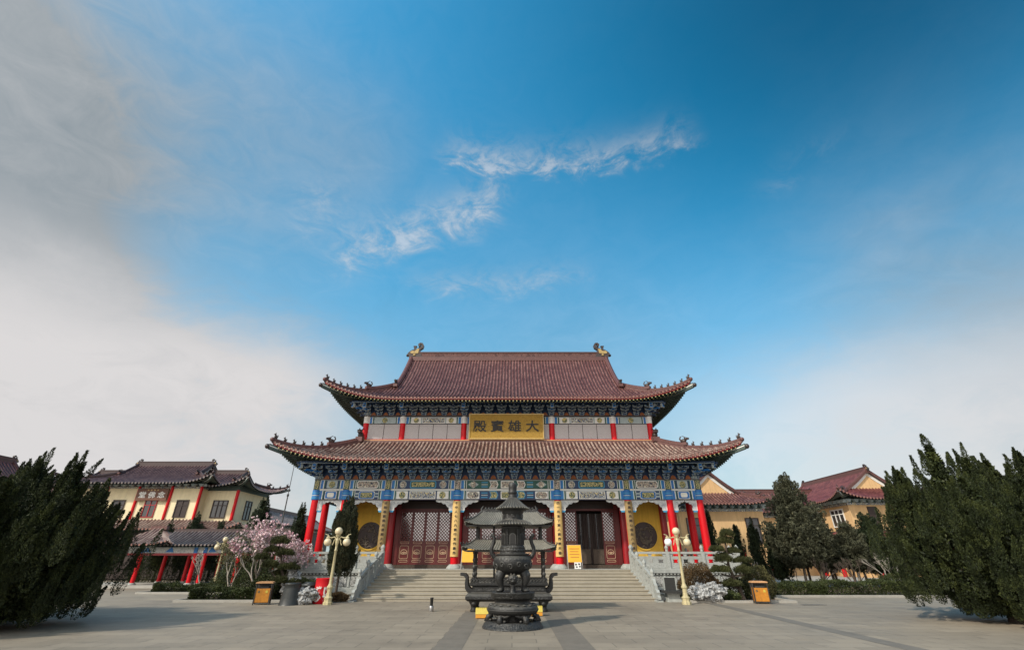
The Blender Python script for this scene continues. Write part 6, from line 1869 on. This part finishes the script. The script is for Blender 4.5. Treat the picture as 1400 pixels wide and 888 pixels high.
# shrubs and hedges
def shrub(x, y, rx, rz, mat, label, seed, group='clipped shrubs', n=9000, cat='shrub', ry=None):
    rng = np.random.default_rng(seed)
    v = unit(rng.normal(size=(n, 3))); v[:, 2] = np.abs(v[:, 2]) * 1.0
    ph = rng.uniform(0, 6, 3)
    r = (0.80 + 0.2 * np.sqrt(rng.random(n)))[:, None] * (1 + 0.06 * np.sin(v[:, :1] * 9 + ph[0]) + 0.06 * np.sin(v[:, 2:3] * 8 + ph[1]) + 0.05 * np.sin(v[:, 1:2] * 10 + ph[2]))
    P = v * r * np.array([rx, ry or rx, rz]); P[:, 2] = P[:, 2] * 0.97 + 0.03
    P[:, :2] *= 1 + 0.30 * np.clip(P[:, 2:3] / rz, 0, 1) ** 2
    # tuck the skirt in towards the ground
    k_ = 0.78 + 0.22 * np.clip(P[:, 2:3] / (0.35 * rz), 0, 1); P[:, :2] *= k_
    D = unit(v + rng.normal(size=(n, 3)) * 0.6)
    t = local_thing('shrub', (x, y, 0), label, cat, group)
    link('foliage', quads_mesh('foliage', leaves(P, D, 0.07 * rng.uniform(0.6, 1.4, n), 0.035 * rng.uniform(0.6, 1.4, n), rng), [mat]), t)
    b = MB()
    rnd = random.Random(seed)
    for i in range(7):
        a = rnd.uniform(0, 6.28); b.tube([(0.05 * math.cos(a), 0.05 * math.sin(a), -0.02), (rx * 0.6 * math.cos(a), rx * 0.6 * math.sin(a), rz * 0.6)], [0.03, 0.012], 'bark', 5)
    b.build('stem', t)
    return t
shrub(9.2, 25.75, 1.0, 1.55, 'russet', 'large round russet brown shrub behind the long pale rock', 91, n=15000)
shrub(8.15, 25.0, 0.34, 0.45, 'hedge', 'small dark green shrub at the foot of the right lamp post', 92, n=3000)
shrub(10.25, 25.0, 0.5, 0.42, 'hedge', 'low dark shrub between the long pale rock and the right bonsai', 93, n=4000)
shrub(11.2, 26.3, 0.65, 1.0, 'pine', 'rounded dark shrub behind the right bin, under the terrace corner', 94, n=7000)
shrub(12.5, 26.6, 0.8, 1.55, 'olive', 'tall olive brown shrub at the right terrace corner', 95, n=9000)
shrub(24.3, 32.6, 1.15, 0.95, 'hedge', 'big low dome shrub standing above the right hedge', 96, n=11000)
shrub(-12.3, 26.3, 0.8, 1.05, 'hedge', 'dark shrub behind the left litter bin', 97, n=8000)
shrub(-11.0, 27.2, 0.8, 0.85, 'hedge', 'dark shrub under the left bonsai pine against the terrace', 98, n=7000)
shrub(-8.25, 25.1, 0.42, 0.34, 'russet', 'low reddish shrub at the foot of the slim cypress', 99, n=3500)
shrub(-14.0, 29.0, 1.3, 1.6, 'hedge', 'dark bushy mass under the magnolia', 100, n=11000)
shrub(-16.5, 31.5, 1.4, 1.5, 'hedge', 'dark bushy mass behind the young olive tree', 101, n=9000)

def hedge(x0, x1, y0, y1, h, label, seed, n, mat='hedge', group='low clipped hedges', name='hedge'):
    rng = np.random.default_rng(seed)
    cx, cy = (x0 + x1) / 2, (y0 + y1) / 2; w, d = x1 - x0, y1 - y0
    f = rng.random(n)
    P = np.stack([rng.uniform(-w / 2, w / 2, n), rng.uniform(-d / 2, d / 2, n), rng.uniform(0.02, h, n)], 1)
    a, bq = d * 0 + w * d, w * h
    top = f < 0.48; fr = (f >= 0.48) & (f < 0.84); sd = f >= 0.84
    P[top, 2] = h; P[fr, 1] = -d / 2; P[sd, 0] = np.where(rng.random(sd.sum()) < 0.5, -w / 2, w / 2)
    wob = 0.07 * np.sin(P[:, 0] * 2.3 + seed) + 0.05 * np.sin(P[:, 0] * 8.7) + 0.04 * np.sin(P[:, 0] * 5.1 + P[:, 1] * 3)
    P[:, 2] += wob * (P[:, 2] / h); P[:, 1] += 0.05 * np.sin(P[:, 0] * 3.7 + P[:, 2] * 6) * (np.abs(P[:, 1]) > d * 0.45)
    P += rng.normal(size=(n, 3)) * 0.03; P[:, 2] = np.maximum(P[:, 2], 0.01)
    nrm = np.zeros((n, 3)); nrm[top, 2] = 1; nrm[fr, 1] = -1; nrm[:, 2] += 0.4
    D = unit(nrm + rng.normal(size=(n, 3)) * 0.6)
    t = local_thing(name, (cx, cy, 0), label, 'hedge', group)
    link('foliage', quads_mesh('foliage', leaves(P, D, 0.075 * rng.uniform(0.6, 1.4, n), 0.042 * rng.uniform(0.6, 1.4, n), rng), [mat]), t)
    b = MB(); k_ = int(w / 0.5)
    for i in range(k_):
        for yy in (-d * 0.3, 0.0, d * 0.3):
            x = -w / 2 + w * (i + .5) / k_; b.tube([(x, yy, -0.02), (x + 0.1, yy, h * 0.85)], [0.025, 0.012], 'bark', 4)
    b.build('stem', t)
    return t
hedge(-15.3, -11.6, 25.0, 26.3, 0.44, 'low clipped hedge behind the left litter bin', 111, 15000)
hedge(-20.9, -17.0, 30.5, 31.6, 0.36, 'low clipped hedge in front of the gallery columns', 112, 12000)
hedge(13.0, 16.8, 28.0, 29.1, 0.52, 'low clipped hedge just right of the right litter bin', 113, 15000)
hedge(17.0, 24.0, 29.0, 30.2, 0.56, 'long low hedge under the conifers, reaching the right juniper', 114, 20000)
hedge(-30, -19.5, 40.6, 41.8, 2.3, 'tall dark hedge behind the gallery columns', 115, 70000, 'hedge', 'tall background hedges', 'hedge')

# planting beds with stone kerbs
def bed(x0, x1, y0, y1):
    sheet('planting_bed', x0, x1, y0, y1, 0.03, 'soil')
    for n_, a in (('kerb', (x0 - 0.12, x1 + 0.12, y0 - 0.12, y0)), ('kerb', (x0 - 0.12, x0, y0, y1)), ('kerb', (x1, x1 + 0.12, y0, y1))):
        slab(n_, a[0], a[1], a[2], a[3], 0.0, 0.10, 'curb')
bed(-15.6, -8.9, 24.7, 29.2)
bed(8.35, 12.9, 24.35, 29.2)
bed(12.95 + 0.2, 30.0, 27.75, 37.6)
bed(-21.4, -15.9, 30.2, 35.4)
slab('pavement', -34, -18.6, 35.8, 41.0, 0.0, 0.15, 'curb')
slab('pavement', 14, 60, 40.6, 75, 0.0, 0.18, 'curb')
# ------------------------------------------------------------------ the smaller halls round the court
def win(b_par, x, z, w, h, y, frame='dark_wood', panes=2, glass='window_glass', face='y', sgn=-1):
    """casement window proud of the wall face; in its parent's own coordinates"""
    def B(b, a0, a1, d0, d1, z0, z1, m):
        if face == 'y': b.bx(a0, a1, y + sgn * d1 if sgn < 0 else y + d0, y + sgn * d0 if sgn < 0 else y + d1, z0, z1, m)
        else: b.bx(y + sgn * d1 if sgn < 0 else y + d0, y + sgn * d0 if sgn < 0 else y + d1, a0, a1, z0, z1, m)
    f = MB(); t = 0.09
    B(f, x - w / 2 - t, x + w / 2 + t, 0.003, 0.09, z - h / 2 - t, z - h / 2, frame); B(f, x - w / 2 - t, x + w / 2 + t, 0.003, 0.09, z + h / 2, z + h / 2 + t, frame)
    for q in range(panes + 1):
        c = x - w / 2 + w * q / panes; c0, c1 = (c - t, c) if q == 0 else (c, c + t) if q == panes else (c - t / 2, c + t / 2)
        B(f, c0, c1, 0.003, 0.085, z - h / 2, z + h / 2, frame)
    B(f, x - w / 2, x + w / 2, 0.003, 0.075, z + h * 0.2, z + h * 0.2 + t * 0.8, frame)
    wo = f.build('window', b_par, at=WL[b_par.name])
    g = MB(); B(g, x - w / 2, x + w / 2, 0.004, 0.03, z - h / 2, z + h / 2, glass); g.build('pane', wo, at=WL[b_par.name])
    return wo

def small_hall(label, loc, rz, W, Dy, z_e, H, Xg, wall, tile, cat='temple', lift=0.7, oh=1.2, frieze_h=0.5, zb=0.0, gable_m=None, o=0.35, sp=0.34, group='smaller halls round the court', ends=True, extra=None, hip=True, chi=0.55, two=True, name='side_hall'):
    t = local_thing(name, loc, label, cat, group, rz)
    b = MB()
    b.bx(-W + oh, W - oh, -Dy + oh, Dy - oh, zb, z_e - frieze_h, wall)
    wo = b.build('wall', t)
    b = MB()
    b.bx(-W + oh - 0.06, W - oh + 0.06, -Dy + oh - 0.06, Dy - oh + 0.06, z_e - frieze_h + 0.003, z_e - frieze_h * 0.55, 'scroll_blue')
    b.bx(-W + oh - 0.03, W - oh + 0.03, -Dy + oh - 0.03, Dy - oh + 0.03, z_e - frieze_h * 0.55 + 0.003, z_e + 0.25, 'dull_green')
    n = int(2 * (W - oh) / 0.75)
    for i in range(n + 1):
        x = -W + oh + 2 * (W - oh) * i / n
        for sy in (-1, 1): b.prism([(x - .08, z_e - frieze_h * 0.5), (x + .08, z_e - frieze_h * 0.5), (x + .26, z_e + .05), (x - .26, z_e + .05)], *sorted((sy * (Dy - oh + 0.035), sy * (Dy - oh + 0.45))), 'pale')
    n = int(2 * (Dy - oh) / 0.75)
    for i in range(n + 1):
        y = -Dy + oh + 2 * (Dy - oh) * i / n
        for sx in (-1, 1): b.prism([(y - .08, z_e - frieze_h * 0.5), (y + .08, z_e - frieze_h * 0.5), (y + .26, z_e + .05), (y - .26, z_e + .05)], *sorted((sx * (W - oh + 0.035), sx * (W - oh + 0.45))), 'pale', axis='x')
    b.build('frieze', t)
    Rs = (W - Xg + 0.3) if hip else 0.02
    rf, zf = tile_roof(t, 0, 0, W, Dy, z_e, H, Dy, Rs, Xg if hip else W + 1, lift if hip else 0.0, 4.0, o if hip else 0.0, kk=0.5, sp=sp, tile=tile, end='tile_end' if tile != 'tile_dark' else 'tile_grey', pan='ridge_dark', soffit=oh + 0.2, raft='dull_green', seg=0.6, tube_r=0.10, detail=False)
    if hip:
        hip_ridges(rf, 0, 0, W, Dy, zf, W - Xg - 0.1, o, 0.8, 0.5, 3, 'ridge' if tile != 'tile_dark' else 'ridge_dark', beam=True)
        gable_ridges(rf, 0, 0, Xg - 0.05, Dy, Dy, W - Xg, zf, 0.75, 'ridge' if tile != 'tile_dark' else 'ridge_dark')
        for sx in (-1, 1): gable_wall(rf, 0, 0, sx * (Xg - 0.35), Dy, Dy, W - Xg, zf, gable_m or wall, 'white', sgn=sx, inset=0.2)
    else:
        for sx in (-1, 1):
            pts = [(sx * (W - 0.15), -(Dy - d), zf(99, d) + 0.03) for d in [Dy * i / 8 for i in range(9)]]
            pts2 = [(x, -y, z) for x, y, z in pts]
            b = MB(); b.sweep(pts, scaled(RP, 0.7), 'ridge_dark' if tile == 'tile_dark' else 'ridge'); b.sweep(pts2, scaled(RP, 0.7), 'ridge_dark' if tile == 'tile_dark' else 'ridge'); b.build('ridge', rf, at=pts[4])
            b = MB(); pr = [(-(Dy - d), zf(99, d) - 0.1) for d in [oh + (Dy - oh) * i / 6 for i in range(7)]]
            b.prism(pr + [(-y, z) for y, z in reversed(pr[:-1])], sx * (W - oh) - 0.06, sx * (W - oh) + 0.06, gable_m or wall, axis='x'); b.build('gable', rf, at=(sx * (W - oh), 0, z_e))
    main_ridge(rf, 0, 0, Xg + 0.1 if hip else W - 0.1, zf(99, Dy) + 0.02, 0.42, 0.3, 'ridge' if tile != 'tile_dark' else 'ridge_dark', ends, chi, 'ridge' if tile != 'tile_dark' else 'ridge_dark')
    if extra: extra(t, wo)
    return t

def pent(t, W, y0, y1, z_top, z_e, tile, cx=0.0, side=None, hw=None):
    """skirt roof under the upper windows, on the front (-y)"""
    run = y0 - y1
    rf, zf = tile_roof(t, cx, y0, W, run, z_e, z_top - z_e, run, run, W - run, 0.5, 3.0, 0.3, kk=0.3, sp=0.34, tile=tile, end='tile_end', pan='ridge_dark', soffit=0.9, seg=0.6, tube_r=0.10, detail=False, back=False)
    rf['label'] = 'lower skirt roof under the upper windows'
    return rf

# left: two-storey recitation hall with dark roof
def left_extra(t, wo):
    for x in (-3.4 - 3.4, -3.4, 0.0, 3.4, 6.8):
        pass
LHX, LHY = -37.6, 52.5
lh = small_hall('cream two-storey hall with dark purple roofs and a brown name board, left of the court', (LHX, LHY, 0), 0, 7.6, 5.3, 8.45, 2.6, 4.2, 'cream_wall', 'tile_dark', oh=1.3, zb=0.1, frieze_h=0.35, chi=0.5)
# lower wings passing behind the middle block
b = MB(); b.bx(-9.5, 9.5, -3.0, 3.0, 0.1, 8.0, 'cream_wall'); wing = b.build('wall', lh)
b = MB(); b.bx(-9.55, 9.55, -3.06, 3.06, 8.003, 8.5, 'dull_green'); b.build('frieze', lh)
rf, zf = tile_roof(lh, 0, 0, 10.5, 4.1, 8.3, 1.9, 4.1, 2.5, 8.3, 0.75, 4.0, 0.4, kk=0.5, sp=0.34, tile='tile_dark', end='tile_grey', pan='ridge_dark', soffit=1.4, seg=0.6, tube_r=0.10, detail=False)
rf['label'] = 'lower roof over the two wings'
hip_ridges(rf, 0, 0, 10.5, 4.1, zf, 2.2, 0.4, 0.8, 0.5, 3, 'ridge_dark'); gable_ridges(rf, 0, 0, 8.2, 4.1, 4.1, 2.2, zf, 0.7, 'ridge_dark')
main_ridge(rf, 0, 0, 8.2, zf(99, 4.1), 0.36, 0.28, 'ridge_dark', True, 0.45, 'ridge_dark')
for sx in (-1, 1): gable_wall(rf, 0, 0, sx * 7.9, 4.1, 4.1, 2.2, zf, 'cream_wall', 'white', sgn=sx, inset=0.2)
def red_post(x, y, z0, z1, r, par):
    b = MB(); b.lathe([(r, z0), (r, z1)], 'red', c=(x, y, 0), n=12); b.build('column', par)
for x in (-6.3, -3.2, 0.0, 3.3, 6.25): red_post(x, -4.05, 5.2, 8.3, 0.135, lh)
for x in (9.45, -9.45): red_post(x, -3.05, 5.2, 8.05, 0.16, lh)
for x in (4.75, 1.6, -1.6, -4.75): win(wo := lh, x, 6.2, 1.05, 1.45, -4.0, 'dark_wood' if x != 1.6 else 'red_dim', 2, 'dark_wood' if x == 4.75 else 'window_glass')
for x in (7.95, -7.95): win(lh, x, 6.25, 1.35, 1.5, -3.0, 'dark_wood', 3)
win(lh, -0.6, 6.3, 1.1, 1.7, 9.5, 'dark_wood', 2, face='x', sgn=1)
pent(lh, 8.2, -3.95, -5.75, 5.2, 4.25, 'tile_dusty_lit')  # paler tile colour stands in for sunlight on this skirt roof
pent(lh, 11.2, -2.95, -4.7, 5.15, 4.25, 'tile_dusty_lit')
b = MB(); b.bx(-9.9, 9.9, -4.3, -3.4, 0.1, 4.2, 'dark_wood'); b.build('wall', lh)
pl = thing('name_board', (LHX + 1.62, LHY - 4.25, 7.0), 'brown name board with pale characters on the cream hall', 'sign')
b = MB(); X0 = LHX + 1.62; b.prism([(X0 - 1.55, 6.95), (X0 - 1.2, 6.86), (X0 - 0.9, 6.95), (X0 + 0.9, 6.95), (X0 + 1.2, 6.86), (X0 + 1.55, 6.95), (X0 + 1.55, 8.05), (X0 - 1.55, 8.05)], LHY - 4.32, LHY - 4.25, 'sign_brown'); b.build('board', pl)
text_part('堂 佛 念', 0.62, 'lettering', pl, (X0, LHY - 4.33, 7.42), 'white', 0.012, 0.01, sx=1.2)
b = MB()
for q in range(4): b.bx(X0 - 0.55 + 0.32 * q, X0 - 0.42 + 0.32 * q, LHY - 4.335, LHY - 4.322, 7.86, 7.96, 'gold')
b.build('ornament', pl)

# gallery with red columns in front of it
ga = local_thing('gallery', (-22.6, 38.2, 0.15), 'low covered gallery with red columns and a blue painted beam on the left', 'gallery', None)
def gcol(x, y, h=2.0, r=0.14):
    b = MB(); b.lathe([(r, 0.12), (r, h)], 'red', c=(x, y, 0), n=14); c = b.build('column', ga)
    b = MB(); b.lathe([(r + 0.11, 0.0), (r + 0.12, 0.06), (r + 0.03, 0.12)], 'stone', c=(x, y, 0), n=14); b.build('column_base', c)
for x in (-4.25, -0.3, 0.4, 2.85, 5.6): gcol(x, -1.3)
for x in (-2.4, -4.25, 0.05, 2.85, 5.6): gcol(x, 1.4)
b = MB()
for y in (-1.3, 1.4):
    b.bx(-5.2, 6.2, y - 0.09, y + 0.09, 1.86, 2.0, 'red_dim'); b.bx(-5.2, 6.2, y - 0.10, y + 0.10, 2.004, 2.5, 'scroll_white')
for x in (-3.0, 1.7, 4.3):
    for s in (-1, 1): b.prism([(x + s * 0.5, 2.06), (x + s * 1.1, 2.06), (x + s * 0.9, 2.42)] if s > 0 else [(x - 1.1, 2.06), (x - 0.5, 2.06), (x - 0.9, 2.42)], -1.415, -1.402, 'blue')
for x in (-0.3, 0.4, -4.25, 2.85): b.bx(x - 0.13, x + 0.13, -1.44, -1.40, 2.0, 2.55, 'blue')
b.build('beam', ga)
rf, zf = tile_roof(ga, 1.8, 0.05, 5.0, 2.1, 2.5, 1.05, 2.1, 0.02, 6, 0, 3, 0, kk=0.4, sp=0.26, tile='tile_grey', end='tile_grey', pan='ridge_dark', soffit=0.8, seg=0.5, tube_r=0.075, detail=False)
b = MB(); b.bx(-3.2, 6.8, -0.12, 0.22, 3.42, 3.66, 'ridge_dark'); b.build('ridge', rf)
rf2, zf2 = tile_roof(ga, -4.2, -0.3, 2.35, 2.3, 2.5, 1.25, 2.3, 2.0, 0.5, 0.25, 2, 0.15, kk=0.4, sp=0.26, tile='tile_dusty_lit', end='tile_end', pan='tile_pan', soffit=0.8, seg=0.5, tube_r=0.075, detail=False)
b = MB(); b.bx(-4.8, -3.6, -0.45, -0.15, 3.6, 3.85, 'ridge'); b.build('ridge', rf2)

# right: two halls with their gables to the court
def rx(t, wo):
    pass
ha = small_hall('peach walled hall whose gable shows just right of the great hall', (21.4, 57.5, 0), R(-90), 8.4, 5.5, 6.7, 3.5, 5.9, 'peach_wall', 'tile', oh=1.2, zb=0.1, frieze_h=0.6, gable_m='peach_wall', chi=0.4)
win(ha, 3.0, 4.3, 1.2, 2.2, 7.2, 'dark_wood', 2, face='x', sgn=1)
win(ha, -3.0, 4.3, 1.2, 2.2, 7.2, 'dark_wood', 2, face='x', sgn=1)
for y in (-4.1, -1.5, 1.5, 4.1): red_post(7.25, y, 0.1, 2.6, 0.18, ha)
wg = small_hall('lower peach range with plain ridge running right from the gabled hall', (31.0, 59.5, 0), 0, 6.2, 4.6, 6.4, 2.6, 6.0, 'peach_wall', 'tile', oh=0.9, zb=0.1, frieze_h=0.5, hip=False, chi=0.4)
hb = small_hall('tall peach hall with white framed windows and a steep gable, far right', (38.4, 57.0, 0), R(-90), 8.6, 5.4, 7.15, 3.1, 6.0, 'peach_wall', 'tile_red', oh=1.2, zb=0.1, frieze_h=0.5, gable_m='peach_wall', chi=0.5)
# local +x looks at the court, local -y looks left
for x in (5.4,): win(hb, x, 5.55, 1.9, 1.5, -4.2, 'white', 3)
for x in (1.5, -2.5): win(hb, x, 5.55, 1.9, 1.5, -4.2, 'white', 3)
b = MB()
for y in (-1.9, 1.9): b.bx(7.40, 7.48, y - 0.45, y + 0.45, 4.4, 6.5, 'dark_wood')
b.bx(7.40, 7.50, -4.25, 4.25, 3.6, 4.35, 'bark'); b.bx(-7.4, 7.5, -4.32, -4.22, 3.6, 4.35, 'bark')
b.build('wall_band', hb)
for y in (-3.8, -1.3, 1.3, 3.8): red_post(8.6, y, 0.1, 3.3, 0.2, hb)
for x in (5.5, 2.5, -0.5, -3.5): red_post(x, -5.3, 0.1, 3.3, 0.2, hb)
rf, zf = tile_roof(hb, 0, 0, 9.4, 6.2, 3.3, 0.9, 1.9, 1.9, 7.5, 0.4, 3, 0.3, kk=0.3, sp=0.34, tile='tile_red', end='tile_end', pan='ridge_dark', soffit=0.9, seg=0.6, tube_r=0.10, detail=False)
rf['label'] = 'lower skirt roof over the red columns'
hc = small_hall('long grey-brown roofed range far behind the magnolia', (-35.5, 72.0, 0), R(90), 16.0, 4.6, 5.9, 2.1, 15.0, 'dark_wood', 'tile_grey', oh=1.0, zb=0.1, frieze_h=0.4, hip=False, chi=0.4)
hd = small_hall('hall with a deep red gable edge at the far left picture edge', (-50.4, 45.0, 0), R(-90), 4.4, 4.6, 7.4, 3.0, 2.3, 'peach_wall', 'tile_red', oh=1.2, zb=0.1, chi=0.5)
